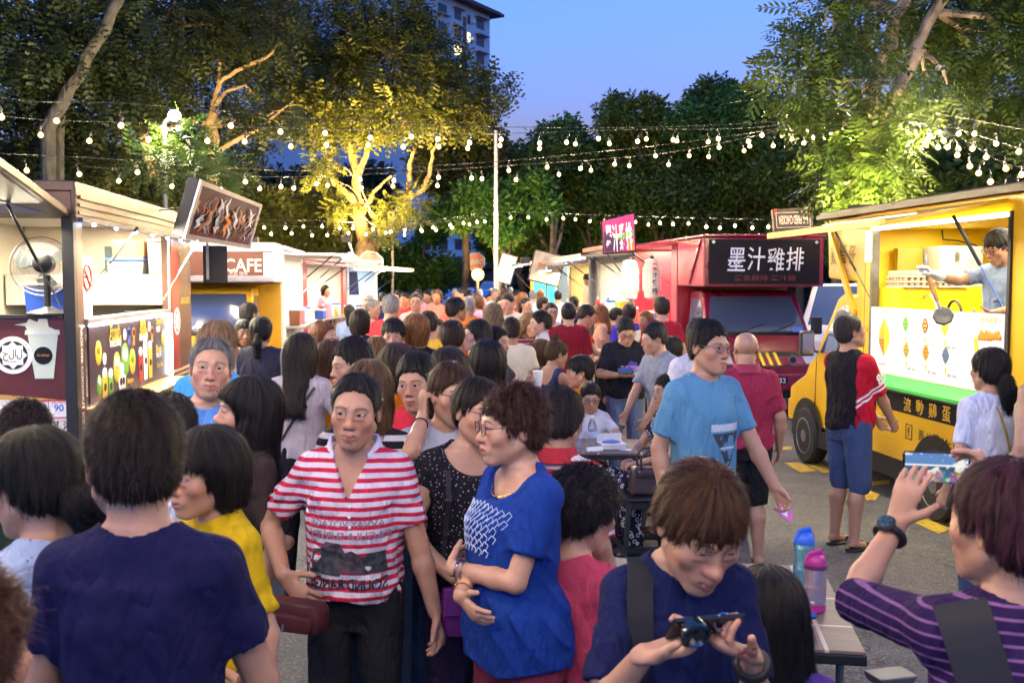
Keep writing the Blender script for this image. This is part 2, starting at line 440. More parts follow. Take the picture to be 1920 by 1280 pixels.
def fabric(col,pattern=None,col2=None,p=None,rough=.85):
 """cloth; pattern read in torso coordinates: stripes, vstripes, speckle, block, check, floral, sleeve"""
 key=(col,pattern,col2,p)
 if key in FAB:return FAB[key]
 m=bpy.data.materials.new('cloth');nt=NT(m);x_=X(nt)
 out=N(nt,'ShaderNodeOutputMaterial');b=N(nt,'ShaderNodeBsdfPrincipled');lk(nt,b.outputs[0],out.inputs[0])
 at_=N(nt,'ShaderNodeAttribute',attribute_name='tl');se=N(nt,'ShaderNodeSeparateXYZ');lk(nt,at_.outputs['Vector'],se.inputs[0])
 x,y,z=se.outputs;V=at_.outputs['Vector']
 n1=x_.noise(V,9,4);n2=x_.noise(V,420,2)
 f=n1
 c=x_.mix(f,tuple(k*.80 for k in col),tuple(min(1,k*1.15)for k in col))
 if pattern=='stripes':
  per,duty=p or(.028,.45)
  zz=x_.add(z,x_.mul(n1,.006))
  s=x_.m('ABSOLUTE',x_.sub(x_.m('FRACT',x_.mul(x_.add(zz,5),1/per)),.5))
  c=x_.mix(x_.step(s,duty/2-.03,duty/2+.03),c,col2)
 elif pattern=='vstripes':
  per,duty=p or(.02,.3)
  s=x_.m('ABSOLUTE',x_.sub(x_.m('FRACT',x_.mul(x_.add(x,5),1/per)),.5))
  c=x_.mix(x_.step(s,duty/2-.03,duty/2+.03),c,col2)
 elif pattern=='speckle':
  vo=N(nt,'ShaderNodeTexVoronoi');lk(nt,V,vo.inputs['Vector']);vo.inputs['Scale'].default_value=(p or(95,))[0]
  s=x_.add(vo.outputs['Distance'],x_.mul(n2,.25));c=x_.mix(x_.step(s,.27,.38),c,col2)
 elif pattern=='floral':
  vo=N(nt,'ShaderNodeTexVoronoi');lk(nt,V,vo.inputs['Vector']);vo.inputs['Scale'].default_value=(p or(22,))[0]
  s=x_.m('ABSOLUTE',x_.sub(x_.add(vo.outputs['Distance'],x_.mul(x_.noise(V,60,2),.35)),.5));c=x_.mix(x_.step(s,.06,.10),c,col2)
 elif pattern=='block':
  c=x_.mix(x_.step(z,p[0]-.002,p[0]+.002),c,col2)
  s=x_.m('ABSOLUTE',x_.sub(x_.m('FRACT',x_.mul(x_.add(z,5),110)),.5))
  c=x_.mix(x_.mul(x_.step(s,.2,.3),x_.step(z,p[0]-.002,p[0]+.002)),c,tuple(k*.75 for k in col2))
 elif pattern=='sleeve':
  sm=x_.m('SUBTRACT',1,x_.step(x_.m('ABSOLUTE',x),p[0]-.006,p[0]+.006))
  c=x_.mix(sm,c,col2);sm_=sm
  at2=N(nt,'ShaderNodeAttribute',attribute_name='sl')
  for k in(.68,.80):
   c=x_.mix(x_.mul(sm_,x_.step(x_.m('ABSOLUTE',x_.sub(at2.outputs['Fac'],k)),.028,.034)),c,(.75,.75,.76))
 lk(nt,c,b.inputs['Base Color']);b.inputs['Roughness'].default_value=rough;b.inputs['Specular IOR Level'].default_value=.15
 mp=N(nt,'ShaderNodeMapping');mp.inputs['Scale'].default_value=(1.0,1.0,.45);mp.inputs['Rotation'].default_value=(0,.35,0);lk(nt,V,mp.inputs['Vector'])
 w1=x_.noise(mp.outputs[0],16,3,.45)
 h=x_.add(x_.mul(x_.m('ABSOLUTE',x_.sub(w1,.5)),1.6),x_.mul(n2,.05))
 bp=N(nt,'ShaderNodeBump');bp.inputs['Strength'].default_value=.8;bp.inputs['Distance'].default_value=.04
 lk(nt,h,bp.inputs['Height']);lk(nt,bp.outputs[0],b.inputs['Normal'])
 FAB[key]=m;return m
TZ=np.array([-.12,-.03,.05,.14,.24,.33,.41,.465,.50])
PROF={'m':(np.array([.140,.160,.158,.148,.155,.166,.160,.115,.062]),np.array([.075,.095,.105,.105,.112,.112,.090,.062,.052]),np.array([.095,.115,.10,.085,.092,.10,.092,.07,.05])),'f':(np.array([.150,.172,.160,.134,.132,.142,.138,.098,.052]),np.array([.075,.092,.098,.090,.092,.098,.080,.055,.045]),np.array([.10,.12,.10,.078,.082,.09,.084,.063,.045])),}
HEADPIV=np.array([0,.012,.50]);HEADOFF=np.array([0,-.034,.142])
def rot_zxy(yaw,pitch,roll):
 """yaw about z, pitch forward (nod), roll about y"""
 return Matrix.Rotation(yaw,3,'Z')@Matrix.Rotation(pitch,3,'X')@Matrix.Rotation(roll,3,'Y')
def elbow_ik(S,W,l1,l2,pole):
 S,W,pole=Vector(S),Vector(W),Vector(pole)
 d=W-S;L=d.length
 if L>(l1+l2)*.999:W=S+d*((l1+l2)*.999/L);d=W-S;L=d.length
 a=(l1*l1-l2*l2+L*L)/(2*L);h=math.sqrt(max(0,l1*l1-a*a))
 dn=d.normalized();p=pole-dn*pole.dot(dn)
 p=p.normalized()if p.length>1e-5 else dn.orthogonal().normalized()
 return S+dn*a+p*h,W
ARMS={'down':((-.255,-.03,.86),(-.3,1,0),None,.28),'back':((-.26,.05,.87),(-.3,1,0),None,.3),'fwd':((-.21,-.22,1.02),(-.8,.6,-.6),None,.4),'phone':((-.075,-.30,1.12),(-.9,.2,-.8),(.5,-.1,.8),.55),'hip':((-.215,-.07,.965),(-1,.55,0),(.9,.2,.2),.35),'chin':((-.055,-.185,1.30),(-.6,-.2,-1),(.2,.8,.4),.5),'lap':((-.09,-.30,.66),(-.9,.4,-.3),(.2,0,-1),.3),'table':((-.16,-.36,.76),(-.9,.3,-.4),(0,0,-1),.3),'hold':((-.10,-.30,1.18),(-.8,.1,-.9),(.9,0,.3),.6),}
def head_prims(F,M,hs,hR,fem,fat=0.0,age=0.0,vs=0):
 q1,q2,q3,q4=(math.sin(vs*k+k)for k in(12.9,78.2,37.7,5.3))
 def P(p):return np.array(M@Vector([c*hs for c in p]))
 RM=np.array(hR)
 def ell(c,r,k=.02,op='u'):F.ell(P(c),np.array(r)*hs,k*hs,op,RM)
 def cone(a,b,r1,r2,k=.02,op='u'):F.cone(P(a),P(b),r1*hs,r2*hs,k*hs,op)
 j=(.92 if fem else 1.0)*(1+.07*q1)
 ell((0,.014,.034),(.074,.093,.077),.01)
 ell((0,-.030,-.012),(.064+fat*.006,.060,.078),.03)
 ell((0,-.036,-.062),((.052+fat*.012)*j,.050,.046),.03)
 ell((0,-.079-.003*q4,-.100-.003*q3),(.020*j,.016,.014),.025)
 for s in(-1,1):
  cone((s*.055*j,.002,-.052),(s*.016,-.068,-.100),.017+fat*.006,.014,.025)
  ell((s*.045,-.062,-.022),(.020+fat*.004,.018,.018),.028)
  cone((s*.014,-.088,.0245),(s*.046,-.073,.024),.0062,.006,.018)
  ell((s*.032,-.098,.004),(.0170,.0088,.0085),.013,'s')
  ell((s*.031,-.0775,.0055),(.0168,.0128,.0118),.009)
  ell((s*.031,-.0835,-.0085),(.015,.008,.0045),.008)
  ell((s*.0125,-.0955,-.0335),(.0085,.0095,.0075),.008)
  cone((s*.025,-.084,-.0610),(0,-.0985,-.0605),.0036,.0058,.008)
  cone((s*.022,-.083,-.0680),(0,-.0965,-.0725),.0038,.0068,.008)
  ell((s*.0765,.014,-.006),(.0085,.019,.031),.008)
  ell((s*.0845,.006,-.004),(.006,.009,.016),.008,'s')
 ell((0,-.080,-.062),(.027,.016,.022),.025)
 nl=.003*q2;cone((0,-.0865,.010),(0,-.104-nl*.5,-.026-nl),.0068,.0088,.016)
 ell((0,-.1085-nl*.6,-.0305-nl),(.0118+.0012*q3,.0105,.0095),.012)
 cone((-.021,-.100,-.0655),(.021,-.100,-.0655),.0022,.0022,.004,'s')
 for s in(-1,1):ell((s*.0075,-.103,-.0415),(.0042,.006,.0035),.005,'s')
HB={'short':([-.115,-.09,-.07,-.056,-.045,-.02,.004,.022,.05,.11],[.074,.072,.062,.040,.000,-.004,.020,-.022,-.062,-.072]),'recede':([-.115,-.085,-.065,-.05,-.042,-.02,.004,.022,.05,.11],[.082,.085,.080,.060,.004,-.004,.020,-.022,-.060,-.070]),'mop':([-.13,-.10,-.08,-.06,-.045,-.02,.004,.022,.05,.12],[.022,.018,.020,.012,-.012,-.016,.012,-.025,-.075,-.085]),'fringe':([-.13,-.09,-.065,-.045,-.032,-.015,.0,.05,.12],[.030,.028,.030,.016,-.085,-.095,-.10,-.105,-.11]),'bob':([-.13,-.095,-.075,-.052,-.036,-.015,.0,.05,.12],[.064,.060,.050,.012,-.090,-.10,-.105,-.11,-.115]),'long':([-.13,-.095,-.075,-.052,-.036,-.015,.0,.05,.12],[.066,.062,.050,.010,-.090,-.10,-.5,-.8,-.8]),'tied':([-.115,-.09,-.07,-.056,-.042,-.02,.004,.022,.05,.11],[.070,.066,.052,.028,-.012,-.012,.018,-.026,-.066,-.078]),'perm':([-.14,-.10,-.075,-.056,-.042,-.02,.006,.026,.05,.13],[.052,.048,.045,.026,-.020,-.025,.000,-.060,-.085,-.085]),'fringetied':([-.13,-.09,-.07,-.056,-.042,-.02,.004,.022,.05,.11],[.030,.028,.030,.010,-.03,-.012,.018,-.026,-.066,-.078]),}
def hair_field(style,o):
 F=Field();t=o.get('t',{'short':.005,'recede':.004,'mop':.011,'fringe':.010,'bob':.011,'long':.010,'tied':.004,'perm':.022,'fringetied':.006}[style])
 tt=o.get('tt',{'short':.016,'recede':.007,'mop':.016,'perm':.026}.get(style,t+.004))
 F.ell((0,.016,.036),(.076+t,.094+t,.078+tt),.01)
 F.ell((0,.034,-.022),(.064+t*.9,.066+t*.9,.062),.03)
 L=o.get('len',.0)
 if style in('bob','fringe','long'):
  for s in(-1,1):F.cone((s*(.066+t*.35),.012,.02),(s*(.062+t*.5),.016,-.075),.028,.024,.03,flat=(1,0,0),fs=.8)
  F.cone((0,.048,0),(0,.052,-.078),.074,.066,.03)
 if style=='long':
  w=o.get('w',.085)
  F.cone((0,.060,-.03),(0,.105,-L),w,w*.8,.04,flat=(0,1,0),fs=.55)
  for s in(-1,1):F.cone((s*.068,.02,-.05),(s*(.075),.055,-L*.85),.034,.028,.03)
  if o.get('frontlocks'):
   for s in o['frontlocks']:F.cone((s*.072,-.01,-.04),(s*.088,-.055,-L*.8),.026,.016,.03)
 zb=HB[style];jit=o.get('jit',.005)
 def post(d,x,y,z):
  if style in('long',):
   b=np.interp(y,*HB['long']);b=np.maximum(b,-L)
  else:b=np.interp(y,*zb)
  b=b+jit*np.sin(x*190+1.3)+jit*.6*np.sin(x*430+y*160)
  part=o.get('part')
  th=np.arctan2(x,y-.012)
  d=d+o.get('lock',.0014)*(np.sin(th*17+2*np.sin(z*30))+.6*np.sin(th*31+z*25))
  if style=='perm':d=d+.0032*np.sin(x*210+1)*np.sin(y*230)*np.sin(z*220+.6)+.003*np.sin(x*120+z*90)*np.sin(y*130)
  if part is not None:d=d+.008*np.exp(-((x-part)/.006)**2)*(z>.07)
  return smax(d,b-z,.006)
 F.post.append(post)
 F2=None
 if 'pony' in o:
  n=o['pony']
  F2=Field()
  for a,b in zip(n[:-1],n[1:]):F2.cone(a[:3],b[:3],a[3],b[3],.012)
  F2.post.append(lambda d,x,y,z:d+.003*np.sin(np.arctan2(x,y-.15)*9+z*20))
 if 'bun' in o:
  F2=F2 or Field();bx,by,bz,br=o['bun']
  F2.ell((bx,by,bz),(br,br*.9,br*.95),.01)
  F2.post.append(lambda d,x,y,z:d+.003*np.sin(x*200+z*150)*np.sin(y*180))
 return F,F2
def strands(F,V,n,L,seedv,spread=.004,up=False,lim=None,ws=1.0):
 """thin ribbons lying on hair surface F, rooted at random surface points V (head coordinates)"""
 if len(V)==0:return np.zeros((0,3)),np.zeros((0,4),int)
 g=np.random.default_rng(seedv)
 p=V[g.integers(0,len(V),n)].copy()
 e=.002
 def grad(P):
  gx=F.eval_pts(P+[e,0,0])-F.eval_pts(P-[e,0,0]);gy=F.eval_pts(P+[0,e,0])-F.eval_pts(P-[0,e,0]);gz=F.eval_pts(P+[0,0,e])-F.eval_pts(P-[0,0,e])
  G=np.stack([gx,gy,gz],1);return G/(np.linalg.norm(G,axis=1)[:,None]+1e-9)
 ns=5;pts=[p.copy()];LL=L*g.uniform(.5,1.3,n)[:,None]
 if lim is not None:LL=np.minimum(LL,np.maximum(.004,(p[:,2]-np.interp(p[:,1],*lim))*1.25+.004)[:,None])
 jit=g.normal(0,.16,(n,3));off=g.uniform(.0,spread,n)*np.where(g.uniform(0,1,n)<.07,3.0 if spread<.008 else 1.2,1)
 cr=np.array([0,.02,.11])
 for i in range(ns-1):
  G=grad(p);dn=np.array([0,0,-1.0])+jit
  rad=p-cr;rad[:,2]*=.3
  dn=dn+rad/(np.linalg.norm(rad,axis=1)[:,None]+1e-6)*.9
  T=dn-G*np.sum(dn*G,1)[:,None];T/=np.linalg.norm(T,axis=1)[:,None]+1e-9
  if up:T=-T*.3+G+jit
  p=p+T*LL/(ns-1)
  if not up:p=p-G*((F.eval_pts(p)-off*(1+.7*i))*.9)[:,None]
  pts.append(p.copy())
 pts=np.stack(pts,1)
 G=grad(pts[:,2]);T=pts[:,-1]-pts[:,0];S=np.cross(T,G);S/=np.linalg.norm(S,axis=1)[:,None]+1e-9
 w=(np.linspace(.00085,.00025,ns)*ws)[None,:,None]
 A=pts+S[:,None]*w;B=pts-S[:,None]*w
 Vv=np.stack([A,B],2).reshape(n,ns*2,3)
 base=np.arange(n)[:,None,None]*ns*2
 q=np.array([[2*i,2*i+1,2*i+3,2*i+2]for i in range(ns-1)])
 return Vv.reshape(-1,3),(base+q[None]).reshape(-1,4)
PEOPLE=[]
def person(label,u,v,d,yaw=0,g='m',w=1.0,belly=0.0,sit=None,head=(0,0,0),lean=(0,0,0),arms=('down','down'),skin='mid',hair=('short',(.012,.010,.009),{}),top=None,bottom=None,shoe=(.02,.02,.022),glasses=None,gaze=0.0,age=0.0,beard=0.0,lip=.7,lid=1.0,fat=0.0,hs=1.0,walk=0.0,group='people in the market crowd',seed=None,hmul=1.0,bust=1.0,legs=None,floor=0.0,cat='person',slim_feet=False,scale=None,ear=None):
 W=at(u,v,d);seed=len(PEOPLE)if seed is None else seed
 yaw=R_(yaw);fem=g=='f'
 R=Matrix.Rotation(yaw,3,'Z')
 lf,ls,lt=(R_(k)for k in lean)
 TR=Matrix.Rotation(lt,3,'Z')@Matrix.Rotation(lf,3,'X')@Matrix.Rotation(ls,3,'Y')
 hz=.47+.05 if sit is not None else .92
 hip=Vector((0,0,.92))
 hy,hp,hr=(R_(k)for k in head)
 HR=TR@rot_zxy(hy,hp,hr)
 piv=TR@Vector(HEADPIV);hc=piv+HR@Vector(HEADOFF)
 if sit is None:s=(W.z-floor)/(hip.z+hc.z);hipz=hip.z*s
 else:
  s=(W.z-floor-sit)/(.06+hc.z);hipz=sit+.06*s
 if scale:s=scale;hipz=(hip.z*s if sit is None else sit+.06*s)
 hsc=1.03*hs*(.45+.55*s)
 hipp=Vector((0,0,hipz));hcl=hipp+hc*s
 hw=R@Vector((hcl.x,hcl.y,0))
 root=empty('person',(W.x-hw.x,W.y-hw.y,floor),yaw,label,cat,group)
 hb=min(.022,max(.0042,d*.0015));hh=min(.014,max(.0026,d*.00085))
 near=d<4.6
 hands_fine=d<6.0
 def T3(p):return np.array(hipp+TR@(Vector(p)*s))
 MH=Matrix.Translation(hcl)@HR.to_4x4()
 TRn=np.array(TR)
 a0,f0,b0=PROF[g];a0=a0*w;f0=f0*(.35+.65*w)+belly*np.array([.2,.6,1,1,.8,.3,0,0,0])*.06;b0=b0*(.4+.6*w)
 hp_=np.array(hipp)
 def tl(x,y,z):
  px,py,pz=(x-hp_[0])/s,(y-hp_[1])/s,(z-hp_[2])/s
  return(TRn[0,0]*px+TRn[1,0]*py+TRn[2,0]*pz,TRn[0,1]*px+TRn[1,1]*py+TRn[2,1]*pz,TRn[0,2]*px+TRn[1,2]*py+TRn[2,2]*pz)
 def torso(F,A,Fr,B,k=.03,z0=-.12,z1=.50,ex=2.3):
  def fn(x,y,z):
   X_,Y_,Z_=tl(x,y,z)
   a=np.interp(Z_,TZ,A);f=np.interp(Z_,TZ,Fr);b=np.interp(Z_,TZ,B)
   yb=np.where(Y_<0,f,b)
   q=(np.abs(X_/a)**ex+np.abs(Y_/yb)**ex)**(1/ex)
   dd=(q-1)*np.minimum(a,yb)*.92
   return np.maximum(dd,np.maximum(Z_-z1,z0-Z_))*s
  c=np.array([T3((xx,yy,zz))for xx in(-.26*w,.26*w)for yy in(-.24,.22)for zz in(z0,z1)])
  F.add(fn,c.min(0),c.max(0),k*s)
 shw=(.160 if not fem else .141)*(.45+.55*w);shz=.425
 legp={}
 for sd in(-1,1):
  hpx=hipp+Vector((sd*.088*s*(.6+.4*w),0,-.03*s))
  if legs and sd in legs:kn,an=(Vector(q)*s for q in legs[sd])
  elif sit is None:
   st=walk*sd
   kn=Vector((sd*.095*s,(-.03-.16*st if st>0 else-.03-.05*st)*s,.48*s));an=Vector((sd*.10*s,(-.26*st if st>0 else-.30*st)*s+.02*s,(.085 if st>=0 else .11)*s))
  else:
   kn=Vector((sd*.11*s,-.42*s,hipz-.01));an=Vector((sd*.11*s,-.36*s,.085*s))
  ft=an+Vector((sd*.015*s,-.13*s,-.055*s));legp[sd]=(hpx,kn,an,ft)
 armp={}
 for sd,spec in((-1,arms[0]),(1,arms[1])):
  sp_=ARMS[spec]if isinstance(spec,str)else spec
  tg,pole,pn,curl=sp_[:4];hdir=sp_[4]if len(sp_)>4 else None
  if isinstance(spec,str):
   tg=(tg[0]*(-sd),tg[1],tg[2]);pole=(pole[0]*(-sd),pole[1],pole[2]);pn=None if pn is None else(pn[0]*(-sd),pn[1],pn[2])
   if abs(tg[0])>.2:tg=(tg[0]+sd*.13*(w-1),tg[1],tg[2])
  S=Vector(T3((sd*shw,.0,shz)))
  tz=tg[2]*s if sit is None or not isinstance(spec,str)or spec in('lap','table')else hipz+(tg[2]-.92)*s
  if sit is not None and spec in('lap','table'):tz=hipz+(.14 if spec=='lap' else .26)*s
  Wt=Vector((tg[0]*s,tg[1]*s,tz))
  E,Wt=elbow_ik(S,Wt,.275*s,.240*s,pole)
  fd=(Wt-E).normalized()
  hd=Vector(hdir).normalized()if hdir is not None else fd
  nn=Vector(pn)if pn is not None else Vector((-sd,-.25,0))
  nn=nn-hd*nn.dot(hd);nn=nn.normalized()if nn.length>1e-4 else hd.orthogonal().normalized()
  armp[sd]=(S,E,Wt,hd,nn,curl)
 F=Field()
 kb=1-.10*(top is not None)
 torso(F,a0*kb,f0*kb,b0*kb,.02,z0=-.07 if bottom else-.12)
 nk=(.050 if fem else .058)*(.8+.2*w)*(1+fat*.12)
 F.cone(T3((0,.004,.462)),np.array(MH@Vector((0,.022,-.055))),nk*1.03*s,nk*s,.035*s)
 for sd in(-1,1):
  F.cone(T3((sd*.03,.014,.472)),T3((sd*shw*.92,.008,shz+.005)),.045*s,.046*s*(.4+.6*w),.04*s)
  S,E,Wt,hd,nn,curl=armp[sd];aw=(.85 if fem else 1)*(.55+.45*w)
  mid=E+(Wt-E)*.3
  F.cone(S,E,.050*s*aw,.039*s*aw,.03*s);F.cone(E,mid,.038*s*aw,.040*s*aw,.012*s);F.cone(mid,Wt,.040*s*aw,.0265*s*aw,.015*s)
  hz_=s*(.92 if fem else 1.0);side=hd.cross(nn).normalized();th=-sd
  rmin=.62*hb if not hands_fine else 0
  F.cone(Wt,Wt+hd*.085*hz_,.029*hz_,.037*hz_,.012*s,flat=nn,fs=.46)
  fl=(.070,.080,.074,.058);wd=(.029,.010,-.0095,-.028)
  for i in range(4):
   c=curl*(1+.12*i);p0=Wt+hd*(.080*hz_)+side*(th*wd[i]*hz_);dirv=(hd+side*th*(wd[i]*(3 if curl<.4 else .5))).normalized()
   ang=0
   for j,(fr,da)in enumerate(((.44,55),(.31,75),(.25,45))):
    ang+=R_(da)*c
    dv=(dirv*math.cos(ang)+nn*math.sin(ang));p1=p0+dv*fl[i]*fr*hz_*1.08
    r1=max(rmin,(.0092-.0008*j)*hz_);F.cone(p0,p1,r1,max(rmin,r1*.92),.004*s);p0=p1
  p0=Wt+hd*.022*hz_+side*th*.022*hz_;dv=(hd*.62+side*th*(.75-.45*curl)+nn*(.15+.55*curl)).normalized()
  p1=p0+dv*.045*hz_;F.cone(p0,p1,.0145*hz_,.0115*hz_,.012*s)
  dv=(dv+hd*.4+nn*.3*curl).normalized();F.cone(p1,p1+dv*.036*hz_,max(rmin,.0108*hz_),max(rmin,.0088*hz_),.005*s)
  hpx,kn,an,ft=legp[sd];lw=(.6+.4*w)
  bk=Vector((0,.018*s,0));cf=kn+(an-kn)*.3+bk
  F.cone(hpx,kn,.078*s*lw,.052*s*lw,.03*s);F.cone(kn,cf,.050*s*lw,.055*s*lw,.02*s);F.cone(cf,an,.054*s*lw,.034*s,.02*s)
  F.cone(an+Vector((0,.02*s,-.03*s)),ft,.034*s,.026*s,.03*s,flat=(0,0,1),fs=.8)
 head_prims(F,MH,hsc,HR,fem,fat,age,seed)
 fine=[]
 hl_,hu_=np.array(hcl)-.155*hsc,np.array(hcl)+.155*hsc
 hl_[2]=hcl.z-.15*hsc;hu_[2]=hcl.z+.135*hsc
 if hh<hb*.95:fine.append((hl_,hu_,hh))
 if hands_fine:
  for sd in(-1,1):
   S,E,Wt,hd,nn,curl=armp[sd];c=np.array(Wt+hd*.08*s)
   fine.append((c-.125*s,c+.125*s,max(.0030,hb*.62)))
  if len(fine)==3 and np.all(fine[1][1]>fine[2][0])and np.all(fine[2][1]>fine[1][0]):
   a,b=fine[1],fine[2];fine[1:]=[(np.minimum(a[0],b[0]),np.maximum(a[1],b[1]),a[2])]
  fine=[q for i,q in enumerate(fine)if i==0 or not(np.all(q[1]>fine[0][0])and np.all(q[0]<fine[0][1]))]if len(fine)>1 else fine
  if len(fine)and len(fine)<2 and near:
   c1=np.minimum.reduce([np.array(armp[sd][2])-.12*s for sd in(-1,1)if(armp[sd][2]-hcl).length<.42*s]+[fine[0][0]])
   c2=np.maximum.reduce([np.array(armp[sd][2])+.12*s for sd in(-1,1)if(armp[sd][2]-hcl).length<.42*s]+[fine[0][1]])
   fine=[(c1,c2,max(hh,.003))]
 V,Q=mesh_field(F,hb,fine)
 if len(V)>3:V=relax(V,Q,1,.25)
 me=mesh_np('body',V,Q)
 MHi=np.array(MH.inverted())
 attr_vec(me,'hl',(V@MHi[:3,:3].T+MHi[:3,3])/hsc)
 browc=tuple(hair[1])if hair else(.05,.045,.04)
 body=link('body',me,skin_mat(skin,browc,lip,gaze,beard,age,lid,d<7),root)
 def add_tl(me,V):
  t_=tl(V[:,0],V[:,1],V[:,2]);attr_vec(me,'tl',np.stack(t_,1))
 g2=np.random.default_rng(seed*7+3)
 kv=g2.normal(0,1,(6,3))*np.array([38,38,14]);ph=g2.uniform(0,6.28,6)
 def folds(amp):
  def post(d_,x,y,z):
   X_,Y_,Z_=tl(x,y,z);n=0
   wx=.35*np.sin(kv[0,0]*.35*X_+7*Z_+ph[0])+.35*np.sin(11*Z_-kv[1,1]*.3*Y_+ph[1])
   for q in range(4):
    ar=kv[q,0]*.55*X_+kv[q,1]*.55*Y_+kv[q,2]*1.1*Z_+ph[q]
    n=n+(1-np.abs(np.sin(ar+wx*1.6)))**2*(1 if q%2 else-1)
   m=.45+.75*np.exp(-((Z_-.02)/.14)**2)+.6*np.exp(-((Z_-.33)/.07)**2)*np.clip((np.abs(X_)-.07)/.06,0,1)
   return d_-amp*s*n*m*np.clip((.46-Z_)/.10,0,1)
  return post
 FS=None
 hc_=min(.022,max(.0052,d*.0016))
 if top:
  ease=top.get('ease',.012 if fem else .018);sl=top.get('sleeve',.62);hem=top.get('hem',-.045)
  eas=ease*np.clip((.50-TZ)/.09,.25,1);A=a0+eas;Fr=f0+eas+(.012 if fem else 0)*bust*np.clip((.45-TZ)/.1,0,1);B=b0+eas
  Fr=Fr+np.array([0,0,0,.002,.012,.022,.008,0,0])*(bust if fem else 0)
  hang=top.get('hang',.985)
  for i in range(6,-1,-1)if False else range(5,-1,-1):
   A[i]=max(A[i],A[i+1]*hang);Fr[i]=max(Fr[i],Fr[i+1]*(hang-.01));B[i]=max(B[i],B[i+1]*(hang-.05))
  if 'flare' in top:
   A[:3]+=top['flare'];Fr[:3]+=top['flare'];B[:3]+=top['flare']
  FS=Field();torso(FS,A,Fr,B,.02,z0=hem-.01,z1=.52)
  for sd in(-1,1):
   S,E,Wt,hd,nn,curl=armp[sd];aw=(.87 if fem else 1)*(.55+.45*w)
   FS.cone(T3((sd*.034,.013,.472)),T3((sd*shw*.98,.007,shz+.007)),.058*s,.060*s*(.4+.6*w),.045*s)
   if sl>0:
    so=top.get('sl_r',1.0);P1=S+(E-S)*min(sl,1.0)
    FS.cone(S,P1,.060*s*aw*so,(.060 if sl<.9 else .052)*s*aw*so,.03*s,cap=sl<=1)
    if sl>1:FS.cone(E,E+(Wt-E)*(sl-1),.052*s*aw,.040*s*aw,.02*s,cap=True)
  nk_=top.get('neck','crew')
  def cut(d_,x,y,z):
   X_,Y_,Z_=tl(x,y,z)
   c=np.sqrt(X_**2+(Y_+.004)**2+((Z_-.545)*.85)**2)-(.079 if not fem else .076)*(.9+.1*w)
   if nk_=='v':c=np.minimum(c,np.maximum(np.abs(X_)-(Z_-top.get('vz',.34))*.42,Y_+.02)*.8)
   if nk_=='scoop':c=np.minimum(c,np.sqrt((X_/1.15)**2+((Z_-.50)*1.0)**2)-.098+np.maximum(0,Y_*2))
   if nk_=='tank':c=np.minimum(c,np.minimum(np.sqrt((X_/.8)**2+((Z_-.50)*.75)**2)-.095,.125-np.abs(X_)+np.maximum(0,.36-Z_)*1.5))
   d2=smax(d_,-c*s,.004)
   hv=hem+.012*np.sin(X_*26+ph[0])*(1 if top.get('wavy',True)else 0)
   d2=np.maximum(d2,(hv-Z_)*s)
   return d2
  FS.post.append(folds(top.get('fold',.0075)));FS.post.append(cut)
  V,Q=mesh_field(FS,hc_)
  if len(V):
   V=relax(V,Q,1,.3);me=mesh_np(top.get('name','shirt'),V,Q);add_tl(me,V)
   fr=np.zeros(len(V))
   for sd in(-1,1):
    S,E,*_=armp[sd];ax_=np.array((E-S));L_=ax_@ax_
    tt_=((V-np.array(S))@ax_)/L_/max(sl,.05)
    sel=(V[:,0]-np.array(hipp)[0])*sd>0 if True else None
    fr=np.where(sel,tt_,fr)
   a=me.attributes.new('sl','FLOAT','POINT');a.data.foreach_set('value',fr.astype(np.float32))
   link(top.get('name','shirt'),me,fabric(top['col'],top.get('pat'),top.get('col2'),top.get('p')),root)
 if bottom:
  FB=Field();kind=bottom.get('kind','pants');e=bottom.get('ease',.012 if kind=='pants' else .022)
  A=a0+.010;Fr=f0+.008-belly*.02;B=b0+.010
  topz=bottom.get('waist',.10)
  torso(FB,A,Fr,B,.03,z0=-.135,z1=topz)
  ln=bottom.get('len',1.0)
  for sd in(-1,1):
   hpx,kn,an,ft=legp[sd];lw=(.6+.4*w);f1=min(1.0,ln*2);K=hpx+(kn-hpx)*f1
   if kind=='skirt' and sit is None:
    FB.cone(hipp+Vector((sd*.05*s,0,-.05*s)),Vector((sd*.06*s,0,hipz-ln*.85*s)),.125*s*lw,(.135+e)*s*lw,.05*s)
   else:
    FB.cone(hpx,K,(.082+e)*s*lw,(.060+e)*s*lw+(1-f1)*.02*s,.02*s)
    if ln>.5:
     q=an+(kn-an)*(1-(ln-.5)*2)+Vector((0,0,.0));FB.cone(kn,q,(.058+e)*s*lw,(.044+e)*s,.015*s)
  FB.post.append(folds(.003))
  if kind in('shorts','skirt')and sit is None:
   zc=hipz-(.05+ln*.83)*s if kind=='shorts' else hipz-ln*.85*s
   FB.post.append(lambda d_,x,y,z:np.maximum(d_,zc+.006*np.sin(x*40)-z))
  V,Q=mesh_field(FB,hc_)
  if len(V):
   V=relax(V,Q,1,.3);me=mesh_np(kind,V,Q);add_tl(me,V)
   link({'pants':'trousers','shorts':'shorts','skirt':'skirt'}[kind],me,fabric(bottom['col'],bottom.get('pat'),bottom.get('col2'),bottom.get('p')),root)
